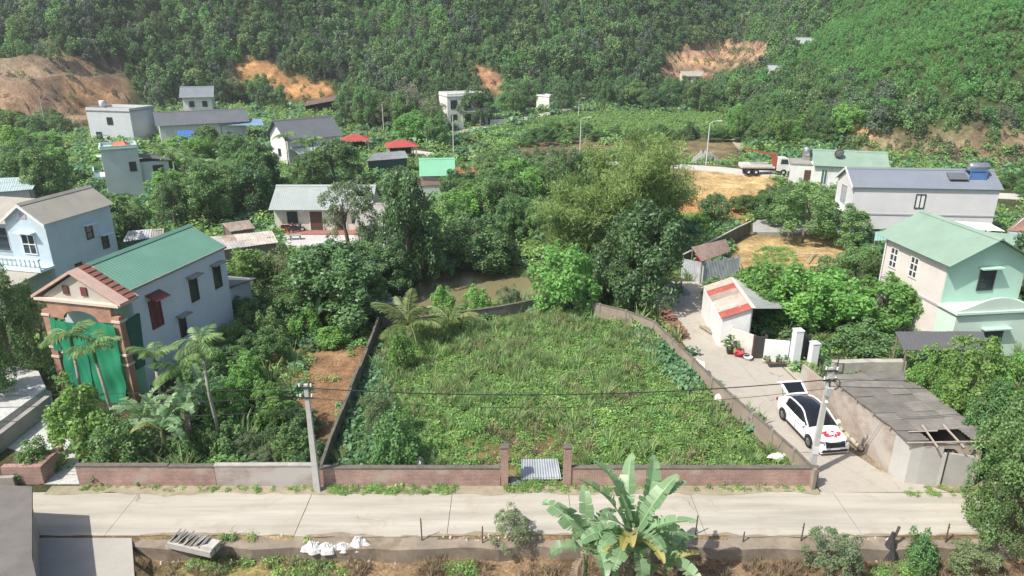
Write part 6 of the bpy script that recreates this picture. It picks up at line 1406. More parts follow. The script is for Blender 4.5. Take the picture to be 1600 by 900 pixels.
# ------------------------------------------------------------------ crane truck on the far road
tp = G(1196, 273); tr = empty('crane_truck', (tp.x, tp.y, tp.z + .06), -.05, 'white flatbed truck with folded orange crane on the far road', 'truck')
TW = M('truck_white', (.66, .65, .62), .45, .1, 2); OR = M('crane_orange', (.36, .10, .06), .5, .12, 2); DK = M('chassis_dark', (.05, .05, .05), .7, .2)
MB().box(-3.6, -.95, .95, .9, .95, 1.1).build('bed', TW, tr)
for y0 in (-1.0, .93): MB().box(-3.6, y0, 1.1, .5, y0 + .07, 1.5).build('side_board', TW, tr)
MB().box(-3.65, -.95, 1.1, -3.6, .95, 1.5).build('tail_board', TW, tr); MB().box(-3.3, -.45, .6, 2.6, .45, .94).build('chassis', DK, tr)
cb = MB(); cb.hexa([(1.25, -.95, .6), (2.9, -.95, .6), (2.9, .95, .6), (1.25, .95, .6)], [(1.25, -.95, 1.5), (2.95, -.95, 1.5), (2.95, .95, 1.5), (1.25, .95, 1.5)]); cb.hexa([(1.25, -.93, 1.5), (2.9, -.93, 1.5), (2.9, .93, 1.5), (1.25, .93, 1.5)], [(1.3, -.85, 2.35), (2.55, -.85, 2.35), (2.55, .85, 2.35), (1.3, .85, 2.35)]); cbo = cb.build('cab', TW, tr)
MB().hexa([(2.905, -.8, 1.55), (2.94, -.8, 1.55), (2.94, .8, 1.55), (2.905, .8, 1.55)], [(2.59, -.74, 2.25), (2.62, -.74, 2.25), (2.62, .74, 2.25), (2.59, .74, 2.25)]).build('windscreen', GLASS, cbo)
MB().hexa([(1.6, -.955, 1.55), (2.7, -.955, 1.55), (2.7, -.925, 1.55), (1.6, -.925, 1.55)], [(1.65, -.885, 2.2), (2.5, -.885, 2.2), (2.5, -.86, 2.2), (1.65, -.86, 2.2)]).build('side_window', GLASS, cbo)
MB().box(.65, -.4, 1.0, 1.15, .4, 2.6).build('crane_mast', OR, tr); MB().hexa([(.5, -.15, 2.55), (1.1, -.15, 2.7), (1.1, .15, 2.7), (.5, .15, 2.55)], [(.5, -.15, 2.85), (1.1, -.15, 3.0), (1.1, .15, 3.0), (.5, .15, 2.85)]).build('crane_knuckle', OR, tr)
MB().hexa([(-3.4, -.13, 3.5), (.5, -.13, 2.6), (.5, .13, 2.6), (-3.4, .13, 3.5)], [(-3.4, -.13, 3.7), (.5, -.13, 2.86), (.5, .13, 2.86), (-3.4, .13, 3.7)]).build('crane_boom', OR, tr)
for x_ in (-2.6, -1.6, 2.1):
    for y_ in (-.85, .85):
        mb = MB(); n = 14; rg = [[mb.v((r * math.cos(6.2832 * k / n), y, r * math.sin(6.2832 * k / n))) for k in range(n)] for r, y in ((.2, -.14), (.42, -.13), (.45, 0), (.42, .13), (.2, .14))]
        for a, b_ in zip(rg, rg[1:]):
            for k in range(n): mb.F.append([a[k], a[(k + 1) % n], b_[(k + 1) % n], b_[k]])
        wo = mb.build('wheel', MATS['rubber'], tr, True, (x_, y_, .42)); MB().box(-.16, -.1, -.16, .16, .1, .16).build('hub', TW, wo)

# ------------------------------------------------------------------ motorbikes in the courtyard
def bike(p, yaw, col, label):
    r_ = empty('motorbike', p, yaw, label, 'motorbike', 'motorbikes in the courtyard')
    for x_ in (-.6, .6):
        mb = MB(); n = 14; rg = [[mb.v((r * math.cos(6.2832 * k / n), y, r * math.sin(6.2832 * k / n))) for k in range(n)] for r, y in ((.2, -.04), (.27, -.045), (.29, 0), (.27, .045), (.2, .04), (.2, -.04))]
        for a, b_ in zip(rg, rg[1:]):
            for k in range(n): mb.F.append([a[k], a[(k + 1) % n], b_[(k + 1) % n], b_[k]])
        mb.build('wheel', MATS['rubber'], r_, True, (x_, 0, .29))
    B_ = M('bike_' + label.split()[0], col, .3, .1)
    MB().hexa([(-.75, -.12, .5), (.1, -.16, .35), (.1, .16, .35), (-.75, .12, .5)], [(-.85, -.1, .75), (.15, -.12, .72), (.15, .12, .72), (-.85, .1, .75)]).build('body', B_, r_)
    MB().hexa([(.15, -.22, .3), (.4, -.24, .35), (.4, .24, .35), (.15, .22, .3)], [(.38, -.2, .95), (.5, -.2, .95), (.5, .2, .95), (.38, .2, .95)]).build('leg_shield', B_, r_)
    MB().hexa([(-.75, -.13, .76), (.1, -.13, .74), (.1, .13, .74), (-.75, .13, .76)], [(-.75, -.11, .86), (.05, -.12, .80), (.05, .12, .80), (-.75, .11, .86)]).build('seat', MATS['rubber'], r_)
    MB().tube([(.4, -.33, 1.03), (.46, 0, 1.0), (.4, .33, 1.03)], .025, 6).build('handlebar', FRAME_D, r_); MB().tube([(.62, 0, .3), (.42, 0, 1.0)], .04, 6).build('fork', MATS['galvanised'], r_); MB().tube([(-.05, .1, .35), (-.1, .3, 0)], .015, 5).build('kickstand', FRAME_D, r_)
bike((*flat(452, 363, .2)[:2], .2), .4, (.30, .04, .05), 'red motorbike parked in the courtyard'); bike((*flat(464, 364, .2)[:2], .2), .7, (.07, .07, .08), 'black motorbike beside the red one in the courtyard')
tb = empty('courtyard_bench', (*flat(462, 374, .2)[:2], .2), .1, 'grey low table standing on the courtyard near the motorbikes', 'table'); MB().box(-.6, -.3, .42, .6, .3, .48).build('top', GREYC, tb)
for x_ in (-.5, .42):
    for y_ in (-.22, .14): MB().box(x_, y_, 0, x_ + .08, y_ + .08, .418).build('leg', GREYC, tb)

# ------------------------------------------------------------------ piles and small things
rr = random.Random(21); TILE = [M(f'tile_{i}', c, .85, .25, 4) for i, c in enumerate(((.27, .125, .085), (.22, .10, .075), (.32, .165, .115), (.18, .09, .07)))]
mb = MB(); n = 8
for i in range(n + 1):
    pass
def curved_tile(mat):
    m_ = MB(); k = 6; lo = []; hi = []
    for i in range(k + 1):
        a = math.pi * i / k; lo.append([m_.v((x_, .11 * math.cos(a), .08 * math.sin(a))) for x_ in (-.2, .2)]); hi.append([m_.v((x_, .125 * math.cos(a), .08 * math.sin(a) + .018)) for x_ in (-.2, .2)])
    for i in range(k): m_.F += [[lo[i][0], lo[i + 1][0], lo[i + 1][1], lo[i][1]], [hi[i][0], hi[i][1], hi[i + 1][1], hi[i + 1][0]], [lo[i][0], hi[i][0], hi[i + 1][0], lo[i + 1][0]], [lo[i][1], lo[i + 1][1], hi[i + 1][1], hi[i][1]]]
    return m_.mesh('tile', mat, False)
CT_ = [curved_tile(t_) for t_ in TILE]
a, b_ = Vector(flat(1036, 497, 0)), Vector(flat(1066, 530, 0)); ts = empty('tile_pile', a, 0, 'heap of reddish curved roof tiles stacked along the lane wall', 'tile pile'); d = (b_ - a); ang = math.atan2(d.y, d.x); nn = Vector((-d.y, d.x, 0)).normalized()
for i in range(210):
    f = rr.random() ** 1.15; lay = int(rr.random() ** 1.3 * 9 * (1.05 - .75 * f)); q = d * f + nn * rr.uniform(-.42, .42) * (1 - lay * .05)
    link('tile', CT_[rr.randrange(4)], ts, (q.x, q.y, lay * .115 + .03), (rr.uniform(-.25, .25), rr.uniform(-.2, .2), ang + math.pi / 2 + rr.uniform(-.5, .5)))
def lump(name, label, cat, p, rx, ry, h, mat, seed, rough=.25, part='heap', n=26):
    rng = np.random.default_rng(seed); V = [(0, 0, h)]; Fq = []; rings = 7
    for i in range(1, rings + 1):
        f = i / rings
        for k in range(n):
            a = 6.2832 * k / n; w = 1 + rough * (.5 * math.sin(3 * a + seed) + .4 * math.sin(5 * a + 2 * seed)) * f
            V.append((rx * f * w * math.cos(a), ry * f * w * math.sin(a), max(-.12, h * (1 - f ** 1.8) * (1 + rough * rng.uniform(-1, 1)) - (.1 if i == rings else 0))))
    mb = MB(); mb.V = V
    for k in range(n): mb.F.append([0, 1 + k, 1 + (k + 1) % n])
    for i in range(rings - 1):
        for k in range(n): a0 = 1 + i * n; mb.F.append([a0 + k, a0 + n + k, a0 + n + (k + 1) % n, a0 + (k + 1) % n])
    return tag(mb.build(name, mat, None, False, p), label, cat)
TARP = M('grey_tarp', (.22, .22, .235), .6, .35, 2.5, .5, 12)
lump('covered_pile', 'pile covered with wrinkled grey plastic beside the tin shack', 'pile', flat(1052, 458), 1.5, .8, .75, TARP, 3)
lump('covered_pile', 'smaller whitish-grey plastic heap left of the covered pile', 'pile', flat(1032, 466), .75, .5, .5, M('pale_plastic', (.40, .40, .40), .5, .4, 4, .5, 12), 5)
lump('earth_heap', 'heap of grey rubble on the far road verge', 'heap', G(1100, 252), 2.4, 1.6, 1.6, M('grey_rubble', (.30, .29, .26), .95, .4, 2, .8, 8), 8, .35)
# roof tiles and concrete posts stacked on the near road edge
p = Vector((-14.0, 24.0, -.02)); st = empty('slab_stack', p, -.28, 'stack of pale concrete slabs and tiles on the near road edge', 'stack'); SL = [M(f'slab_{i}', c, .9, .2, 3) for i, c in enumerate(((.50, .48, .44), (.42, .40, .37), (.30, .28, .26)))]
for i in range(2): MB().box(-.1, -.42 + i * .34, 0, 2.0, -.14 + i * .34, .26).build('post', SL[1], st)
for i in range(15):
    x_ = -.05 + i * .105; ln = .5 - .01 * i; o_ = MB().box(-.02, -.22, 0, .025, .22, ln).build('tile', SL[rr.choice((0, 0, 1, 2))], st, False, (x_, -.08 + rr.uniform(-.06, .06), .262), (rr.uniform(-.08, .08), .75 + rr.uniform(-.12, .12), rr.uniform(-.15, .15)))
for i in range(3): MB().box(1.5, -.36, .262 + i * .06, 2.05, .12, .262 + i * .06 + .052).build('tile', SL[0], st, False, (rr.uniform(-.05, .05), rr.uniform(-.04, .04), 0))
MB().box(-.25, -.35, -.6, -.12, -.2, .02).build('prop', SL[1], st)
WS = M('white_sack', (.72, .71, .68), .7, .1, 5, .3, 14)
for i, (u_, v_, rx, ry, h_, lab) in enumerate(((489, 858, .42, .26, .22, 'leftmost white plastic sack on the near verge'), (512, 859, .42, .24, .18, 'second flattened white sack from the left on the near verge'), (537, 857, .36, .2, .14, 'thin crumpled white sack in the middle of the near verge'), (562, 853, .46, .28, .3, 'rightmost and fullest white sack on the near verge'))):
    x_, y_, _ = flat(u_, v_ + 3, -.3); lump('sack', lab, 'sack', (x_, y_, -.17), rx, ry, h_ + .1, WS, 30 + i, .35)
rub = MB(); rng = random.Random(8)
def stone(mb, c, s, rg):
    q = [(c[0] + s * rg.uniform(.5, 1) * math.cos(6.283 * k / 6), c[1] + s * rg.uniform(.5, 1) * math.sin(6.283 * k / 6), c[2]) for k in range(6)]
    mb.hexa(q, [(c[0] + (x_ - c[0]) * .6, c[1] + (y_ - c[1]) * .6, c[2] + s * rg.uniform(.6, 1.1)) for x_, y_, _ in q])
for u0, u1, v_, k in ((690, 845, 861, 90), (1310, 1400, 862, 50), (540, 640, 872, 14), (1240, 1300, 875, 14), (225, 300, 868, 40), (300, 480, 858, 25)):
    for i in range(k):
        u_ = rng.uniform(u0, u1); x_, y_, _ = flat(u_, v_ + rng.gauss(0, 4), -.6); stone(rub, (x_, y_, H(x_, y_) - .02), rng.uniform(.03, .11), rng)
ro = rub.build('rubble', M('pale_rubble', (.55, .50, .42), .95, .35, 6)); tag(ro, 'pale broken rubble strewn along the foot of the road edge', 'rubble', kind='stuff')
gr = MB()
for i in range(220):
    x_, y_ = rng.uniform(-.9, 3.4), rng.uniform(28.2, 32.5); stone(gr, (x_, y_, H(x_, y_) - .01), rng.uniform(.03, .09), rng)
tag(gr.build('broken_brick', M('brick_rubble', (.42, .33, .25), .95, .4, 5)), 'broken brick scattered inside the plot gateway', 'rubble', kind='stuff')
for u_, v0, v1, lab in ((660, 812, 849, 'tallest rusty stake on the near verge below the gate'), (754, 824, 852, 'thin stake just left of the leafless-looking shrub'), (1085, 808, 842, 'stake beside the right side of the big banana'), (1160, 832, 851, 'short stake between the banana and the grey-green shrub'), (1250, 819, 850, 'stake left of the grey-green verge shrub'), (1477, 820, 851, 'stake near the big leafy tree at the lower right'), (1317, 835, 852, 'small stake behind the grey-green verge shrub')):
    x_, y_, _ = flat(u_, v1, -.2); h_ = (v1 - v0) * depth((x_, y_, 0)) / FPX / .78; r_ = empty('fence_stake', (x_, y_, -.2), 0, lab, 'stake', 'stakes along the near verge'); MB().tube([(0, 0, -.7), (rr.uniform(-.05, .05), 0, h_)], [.035, .028], 5).build('shaft', M('rusty_stake', (.12, .085, .06), .9, .3, 5), r_)
    MB().tube([(-.03, -.03, h_ * .8), (.04, .03, h_ * .82)], .012, 4).build('wire_tie', FRAME_D, r_)
x_, y_, _ = flat(1388, 868, -.6); um = empty('black_bundle', (x_, y_, H(x_, y_)), 0, 'upright black plastic bundle tied to a post on the near verge', 'bundle'); mb = MB(); mb.lathe([(.42, 0), (.36, .25), (.24, .6), (.12, 1.0), (.07, 1.3)], 9); mb.build('cover', M('black_plastic', (.05, .05, .055), .4, .3, 5, .5, 9), um); MB().tube([(.1, 0, 1.1), (.22, .05, 1.55)], .06, 6).build('post', M('dark_wood', (.09, .075, .06), .9, .2), um)
# metal sheets lying in the gateway
mt = empty('metal_sheets', (1.35, 28.6, .05), .06, 'two grey corrugated sheets lying in the plot gateway', 'sheets')
for i in range(2): MB().ribbed((-.95, -.45 + .1 * i, .12 + .05 * i), (.95, -.5 + .1 * i, .10 + .05 * i), (.9, .55 + .1 * i, .42 + .05 * i), (-.85, .6 + .1 * i, .42 + .05 * i), .12, .03, .01, True).build('sheet', M('zinc_sheet', (.42, .45, .48), .5, .25, 2, metal=.3), mt)
gb = tag(lump('grey_debris', 'grey debris heap beside the metal sheets in the gateway', 'debris', flat(800, 754), .55, .35, .3, TARP, 11), None)
# white board, white bag in the plot
wb = empty('white_board', flat(1093, 584), 0, 'white board leaning on the inner side of the lane wall', 'board'); MB().hexa([(-.35, .1, .25), (.3, -.35, .2), (.32, -.32, .2), (-.33, .13, .25)], [(-.42, .35, .9), (.2, -.1, .85), (.22, -.07, .85), (-.4, .38, .9)]).build('panel', WHITE, wb); MB().box(-.1, .0, 0, -.04, .06, .35).build('prop', FRAME_B, wb)
lump('white_bag', 'small white plastic bag by the lane wall inside the plot', 'bag', (*flat(1122, 622, .3)[:2], .3), .25, .18, .25, WS, 41); lump('white_bag', 'white plastic bag in the weeds near the front wall', 'bag', (*flat(657, 724, .3)[:2], .28), .24, .2, .35, WS, 42); lump('white_bag', 'torn white plastic in the weeds beside the lane wall corner', 'bag', (*flat(1217, 712, .35)[:2], .35), .5, .18, .15, WS, 43)
# pots, basins, plants by the white gate
POT = M('clay_pot', (.34, .19, .12), .85, .2, 3); BLP = M('black_pot', (.06, .06, .06), .7, .2, 3); REDP = M('red_plastic', (.48, .05, .06), .45, .1)
K_POT = weed('foliage', L_MID, 77, 60, .34, .5, .2, .09)
for i, (u_, v_, s_, mt_, fo, lab) in enumerate(((1140, 553, 1.3, BLP, True, 'tall plant in a dark pot by the stained wall'), (1153, 557, 1.1, REDP, False, 'red plastic basin by the stained wall'), (1164, 560, .9, BLP, False, 'dark basin beside the red plastic basin'), (1168, 563, .9, WHITE, False, 'white bucket near the dark yard door'), (1194, 568, .8, WHITE, True, 'small plant in a white pot left of the planter trough'), (1200, 569, .8, POT, True, 'clay-potted plant next to the small white pot'), (1216, 570, 1.0, BLP, True, 'potted shrub in the middle of the white wall foot'), (1227, 569, .9, WHITE, True, 'white-potted plant closest to the tall gate pillar'), (1152, 549, .9, REDP, False, 'second red basin propped against the stained wall'))):
    r_ = empty('plant_pot' if fo else 'basin', (*flat(u_, v_)[:2], .03), 0, lab, 'plant pot' if fo else 'basin'); mb = MB(); mb.lathe([(.14 * s_, 0), (.2 * s_, .3 * s_), (.21 * s_, .32 * s_), (.17 * s_, .3 * s_)] if fo else [(.2 * s_, 0), (.3 * s_, .24 * s_), (.32 * s_, .25 * s_), (.26 * s_, .2 * s_), (.2 * s_, .05)], 12); mb.build('pot' if fo else 'bowl', mt_, r_, True)
    if fo: link('foliage', K_POT, r_, (0, 0, .3 * s_), (0, 0, i), [s_ * (1.5 if i == 0 else .8)] * 3)
    else: MB().lathe([(.31 * s_, .235 * s_), (.335 * s_, .245 * s_), (.335 * s_, .27 * s_), (.31 * s_, .26 * s_)], 12).build('rim', mt_, r_)
tg_ = empty('planter_trough', (*flat(1214, 573)[:2], .03), .1, 'dark stone trough at the foot of the white wall', 'planter'); MB().box(-.55, -.15, 0, .55, .15, .22).build('trough', BLP, tg_); MB().box(-.5, -.1, .222, .5, .1, .24).build('soil', MATS['planter_soil'], tg_)
lg = empty('timber_logs', (*flat(1112, 522)[:2], .03), 1.9, 'weathered logs lying along the stained wall', 'logs')
for i in range(4): MB().tube([(-.9 + .2 * i, .12 * i - .2, .1 + .06 * (i % 2)), (.9 + .1 * i, .12 * i - .15, .1 + .06 * (i % 2))], .08, 7).build('log', M('old_log', (.30, .255, .20), .9, .3, 5), lg)
sb = empty('sandbag_row', (*flat(1311, 674)[:2], .03), -1.45, 'long pale sandbag roll lying along the foot of the brick shed', 'sandbag'); 
for i in range(7): 
    mb = MB(); mb.tube([(-1.9 + i * .56, .04 * math.sin(i * 2), .1), (-1.7 + i * .56, .03, .14), (-1.5 + i * .56, .03, .14), (-1.36 + i * .56, .04 * math.sin(i * 2 + 2), .1)], [.08, .14, .14, .08], 8); mb.build('bag', M('sand_bag', (.44, .39, .29), .9, .25, 4), sb, True)
# trellis poles in the yard
for i, (u0, v0, u1, v1, lab) in enumerate(((1240, 398, 1290, 396, 'pale bamboo pole lying across the vegetable bed'), (1262, 408, 1275, 392, 'pale bamboo pole propped in the middle of the yard'), (1285, 404, 1318, 402, 'bamboo pole lying at the far side of the yard'), (1150, 428, 1180, 427, 'old white plank at the near edge of the yard'))):
    a, b_ = Vector(flat(u0, v0, .35)), Vector(flat(u1, v1, .35)); o_ = MB().tube([Vector(), (b_ - a)], .06, 6).build('bamboo_pole', M('bamboo_dry', (.50, .44, .32), .8, .2, 5), None, False, a); tag(o_, lab, 'pole')
lump('stone_heap', 'white rubble heap at the near end of the dirt yard', 'rubble', flat(1168, 432), .9, .35, .3, M('chalk_rubble', (.55, .50, .43), .95, .3, 4, .6, 10), 51, .4)
# ------------------------------------------------------------------ bamboo
L_BAM = leafmat('bamboo_leaf', (.080, .122, .026), (.170, .220, .060), .55, .4, .12)
def bamboo(p, h, spread, nc, label, seed, per=620):
    rng = random.Random(seed); root = empty('bamboo_clump', p, 0, label, 'bamboo', 'bamboo clumps'); PP = []; NN = []; cu = MB()
    for i in range(nc):
        th = rng.uniform(0, 6.283); r0 = rng.uniform(0, .9); hh = h * rng.uniform(.6, 1.05); out = spread * rng.uniform(.25, 1.0); path = []
        for k in range(9):
            f = k / 8; rr_ = r0 + out * f ** 2.2; zz = hh * (f - .22 * f ** 4 * (out / spread)); path.append((math.cos(th) * rr_, math.sin(th) * rr_, zz))
        cu.tube(path, [.05 * (1 - .85 * k / 8) for k in range(9)], 5, False)
        for k in range(per):
            f = 1 - rng.random() ** 1.25 * .82; j = min(7, int(f * 8)); t_ = f * 8 - j; a, b_ = path[j], path[j + 1]
            q = [a[m_] + (b_[m_] - a[m_]) * t_ for m_ in range(3)]; s = .75 * (1.15 - .55 * f)
            g = np.array([rng.gauss(0, s), rng.gauss(0, s), rng.gauss(-.15, s * .65)]); PP.append(np.array(q) + g); NN.append((math.cos(th) * .5 + rng.gauss(0, .5), math.sin(th) * .5 + rng.gauss(0, .5), .7))
    cu.build('culms', M('bamboo_culm', (.22, .25, .10), .6, .3, 5), root, True)
    nr = np.random.default_rng(seed); V, Fq = leaves(np.array(PP), unit(np.array(NN)), .52, .075, nr, .6)
    link('foliage', npmesh('foliage', V, Fq, L_BAM, nr.uniform(0, 1, len(Fq))), root); return root
bamboo(G(985, 408), 12.8, 4.6, 46, 'tall yellow-green bamboo clump in the middle of the picture', 1)
bamboo(G(905, 402), 8.2, 3.6, 34, 'lower feathery bamboo clump left of the tall one', 2)
bamboo(G(1022, 372), 9.5, 3.6, 30, 'bamboo clump behind the tall one beside the clearing', 3)

# ------------------------------------------------------------------ single trees seen clearly
T = tree
T(532, 388, 508, 150, 'mango', 'large round dark mango tree left of the pond', 'garden trees')
T(388, 392, 476, 90, 'light', 'bright green tree just right of the tall house annex', 'garden trees')
T(438, 394, 476, 76, 'olive', 'yellowish tree between the rusty shed and the large mango', 'garden trees')
T(470, 432, 505, 86, 'mid', 'mid-green tree in front of the large mango', 'garden trees')
T(547, 284, 402, 92, 'grey', 'tall sparse greyish tree before the white low house', 'garden trees')
T(640, 276, 452, 92, 'dark', 'tall dark conical tree at the left end of the pond', 'garden trees', crownfrac=.92)
T(668, 320, 448, 80, 'dark', 'dark tree leaning over the pond beside the conical one', 'garden trees', crownfrac=.92)
T(610, 385, 455, 80, 'mango', 'dark bushy tree between the large mango and the pond', 'garden trees')
T(742, 342, 420, 112, 'mango', 'round glossy tree overhanging the far bank of the pond', 'garden trees', crownfrac=.97)
T(1003, 324, 478, 128, 'mango', 'big dark tree in front of the bamboo near the lane', 'garden trees', crownfrac=.92)
T(955, 380, 470, 90, 'mango', 'lower dark tree left of the big dark tree by the lane', 'garden trees', crownfrac=.92)
T(882, 392, 486, 100, 'light', 'bright viny tree at the far corner of the plot', 'garden trees', crownfrac=.95)
T(1116, 306, 356, 52, 'mango', 'small round dark tree below the bare clearing', 'garden trees', crownfrac=.95)
T(1252, 296, 380, 92, 'mid', 'spreading tree standing in the dirt yard', 'garden trees', crownfrac=.7)
T(1216, 300, 354, 66, 'mid', 'leafy tree behind the dirt yard', 'garden trees')
T(1312, 326, 384, 76, 'mid', 'tree beside the flank of the long pale house', 'garden trees')
T(640, 128, 202, 62, 'pale', 'pale blossoming tree at the foot of the hill', 'garden trees', crownfrac=.85)
T(648, 178, 226, 60, 'light', 'bright green tree behind the larger red pavilion', 'garden trees')
T(745, 130, 196, 60, 'dark', 'dark tree standing behind the white columned house', 'garden trees')
T(878, 130, 178, 34, 'dark', 'dark tree beside the small white block house', 'garden trees')
T(876, 232, 300, 60, 'grey', 'greyish tree on the far road left of the bamboo', 'garden trees')
T(525, 222, 292, 80, 'mango', 'dark tree before the porch of the grey gabled house', 'garden trees')
T(490, 240, 300, 60, 'mid', 'tree left of the dark one under the grey gabled house', 'garden trees')
T(1578, 372, 528, 78, 'dark', 'tall dark tree at the right edge beside the mint house', 'garden trees', crownfrac=.97)
T(1352, 502, 552, 100, 'shrubd', 'dark dense shrub behind the low concrete wall', 'garden trees')
T(1506, 470, 522, 90, 'olive', 'feathery olive tree against the wall of the mint house', 'garden trees', crownfrac=.9)
for k, (u_, vt, vb, w_, kd, lab) in enumerate((
        (1195, 420, 498, 95, 'light', 'broad-leaved tree just right of the patched tin shed'), (1250, 424, 508, 110, 'light', 'bright broad-leaved tree behind the white gate'), (1310, 436, 516, 110, 'light', 'bright broad-leaved tree left of the dark dense shrub'),
        (1372, 440, 514, 100, 'light', 'bright broad-leaved tree behind the dark dense shrub'), (1425, 452, 516, 90, 'light', 'bright broad-leaved tree next to the pinkish house wall'), (1338, 385, 440, 70, 'mid', 'mid-green tree at the right side of the dirt yard'), (1290, 408, 462, 60, 'mid', 'small leafy tree at the near side of the dirt yard'), (1365, 400, 470, 62, 'mid', 'leafy tree by the corner of the mint house'),
        (1440, 552, 668, 80, 'nearl', 'bright tree crown beside the grey sheet roof of the brick shed'), (1500, 540, 684, 130, 'nearl', 'large bright tree below the dark carport'), (1575, 556, 700, 130, 'nearl', 'large bright tree at the right edge below the carport'), (1545, 610, 740, 110, 'near', 'mid-green tree close behind the brick shed'),
        (1582, 640, 846, 150, 'near', 'tall leafy tree at the lower right beside the road'), (1562, 720, 870, 96, 'near', 'lower leafy tree hanging over the road at the lower right'), (1478, 528, 575, 56, 'grey', 'greyish shrub in front of the dark carport'))):
    T(u_, vt, vb, w_, kd, lab, 'garden trees', crownfrac=.9)
T(22, 430, 590, 110, 'near', 'leafy tree left of the brick porch', 'garden trees', crownfrac=.92); T(-5, 500, 640, 80, 'mid', 'leafy tree cut by the left edge near the paved path', 'garden trees')
T(70, 470, 560, 50, 'olive', 'small olive tree behind the brick porch', 'garden trees')
T(138, 600, 702, 104, 'shrubl', 'yellow-green bush at the mouth of the paved path', 'garden trees'); T(190, 660, 735, 90, 'shrub', 'green bush behind the pinkish wall beside the banana', 'garden trees'); T(60, 690, 742, 60, 'shrub', 'low bush growing in the brick planter', 'garden trees')
T(622, 645, 730, 76, 'shrub', 'tall leafy bush inside the plot near the front wall', 'garden trees'); T(600, 610, 690, 60, 'olive', 'yellowish bush behind the tall leafy bush of the plot', 'garden trees', crownfrac=1)
T(800, 800, 862, 66, 'grey', 'sparse shrub on the near verge left of the banana', 'garden trees', crownfrac=1); T(1292, 832, 905, 92, 'grey', 'grey-green shrub on the near verge right of the banana', 'garden trees', crownfrac=1); T(1432, 832, 890, 56, 'shrub', 'green shrub beside the black plastic bundle', 'garden trees'); T(1518, 855, 905, 80, 'olive', 'olive shrub in the lower right of the near field', 'garden trees', crownfrac=1)
T(744, 450, 492, 46, 'shrubl', 'bright bush right of the young coconut palms', 'garden trees'); T(692, 450, 497, 46, 'shrubl', 'bright bush behind the young coconut palms', 'garden trees'); T(795, 448, 482, 40, 'grey', 'thin sapling on the pond wall', 'garden trees', crownfrac=1)
T(630, 520, 580, 46, 'shrubl', 'light leafy bush at the left wall inside the plot', 'garden trees')

# ------------------------------------------------------------------ belts of trees that nothing tells apart
BX = lambda a, b, c, d: [(a, b), (c, b), (c, d), (a, d)]
HB = [BX(398, 178, 540, 268), BX(205, 165, 415, 226), BX(258, 120, 338, 190), BX(100, 160, 206, 236), BX(120, 205, 258, 318), BX(686, 145, 778, 224), BX(538, 205, 658, 268), BX(622, 245, 748, 318), BX(415, 285, 640, 410), BX(832, 145, 865, 186), BX(1045, 110, 1110, 150), BX(1190, 105, 1255, 150), BX(1160, 240, 1400, 300), BX(470, 140, 530, 192)]
fill([(30, 300), (190, 318), (255, 345), (300, 345), (420, 282), (425, 330), (330, 352), (255, 372), (150, 420), (140, 330)], 24, ['mid', 'dark', 'mango', 'mid'], (3.8, 6.5), (3.6, 5.6), 'in the grove beside the blue house', 'grove by the blue house', 31, 2.8, avoid=HB + [BX(100, 205, 268, 385)])
fill([(205, 250), (330, 232), (420, 262), (420, 300), (300, 330), (250, 320)], 16, ['light', 'mid', 'light'], (3, 5), (3.5, 5.5), 'in the grove below the long grey house', 'grove below the long grey house', 32, 3, avoid=[BX(100, 205, 264, 340), BX(398, 178, 540, 285)])
fill([(-40, 228), (110, 238), (125, 300), (60, 300), (-40, 275)], 12, ['mid', 'light', 'dark'], (3, 6), (3.5, 6), 'in the thicket behind the pale shed', 'thicket at the left edge', 33, 3.2, avoid=[BX(95, 205, 262, 385)])
fill([(-60, 192), (110, 196), (240, 210), (240, 226), (100, 214), (-60, 206)], 14, ['mid', 'shrub', 'light'], (2, 4.5), (3.5, 6), 'in the hedge under the left earth cut', 'hedge under the left earth cut', 34, 3.5, avoid=HB)
fill([(330, 150), (400, 160), (480, 190), (560, 180), (700, 190), (700, 205), (640, 210), (540, 202), (400, 178), (340, 172)], 34, ['mid', 'mango', 'dark', 'mid', 'olive'], (5, 9), (4.5, 7), 'in the belt along the hill foot', 'belt along the hill foot', 35, 3.4, avoid=HB)
fill([(540, 190), (690, 200), (690, 236), (655, 232), (560, 206)], 10, ['mid', 'light'], (3.5, 6), (3.5, 5), 'in the gardens behind the red pavilions', 'trees behind the red pavilions', 36, 3, avoid=HB)
fill([(780, 158), (1000, 160), (1160, 168), (1150, 178), (1000, 174), (900, 170), (790, 184)], 36, ['dark', 'mango', 'mid', 'mid'], (5, 8.5), (4.5, 7), 'in the row beyond the tea field', 'row beyond the tea field', 37, 3.6, avoid=HB)
fill([(800, 216), (880, 210), (1010, 214), (1150, 210), (1160, 224), (1080, 222), (940, 222), (820, 230)], 22, ['mid', 'shrub', 'mango', 'shrub'], (1.6, 3.4), (3, 5), 'in the hedge before the tea field', 'hedge before the tea field', 38, 2.6)
fill([(1130, 196), (1180, 176), (1260, 196), (1330, 212), (1330, 232), (1260, 238), (1200, 246), (1168, 236)], 26, ['mid', 'light', 'mid'], (3, 6), (3.5, 6), 'on the hill foot above the truck', 'trees above the truck', 39, 3, avoid=[BX(1240, 228, 1420, 300)])
fill([(690, 326), (760, 300), (880, 282), (900, 330), (880, 384), (820, 400), (780, 382), (700, 372)], 24, ['mid', 'shrub', 'light', 'mid'], (2.6, 5), (3.5, 5.5), 'in the thicket behind the pond', 'thicket behind the pond', 40, 2.4)
fill([(750, 262), (900, 262), (905, 296), (760, 305)], 12, ['mid', 'olive', 'grey', 'mid'], (2.5, 5), (3, 5), 'lining the near side of the far road', 'trees along the far road', 41, 2.6)
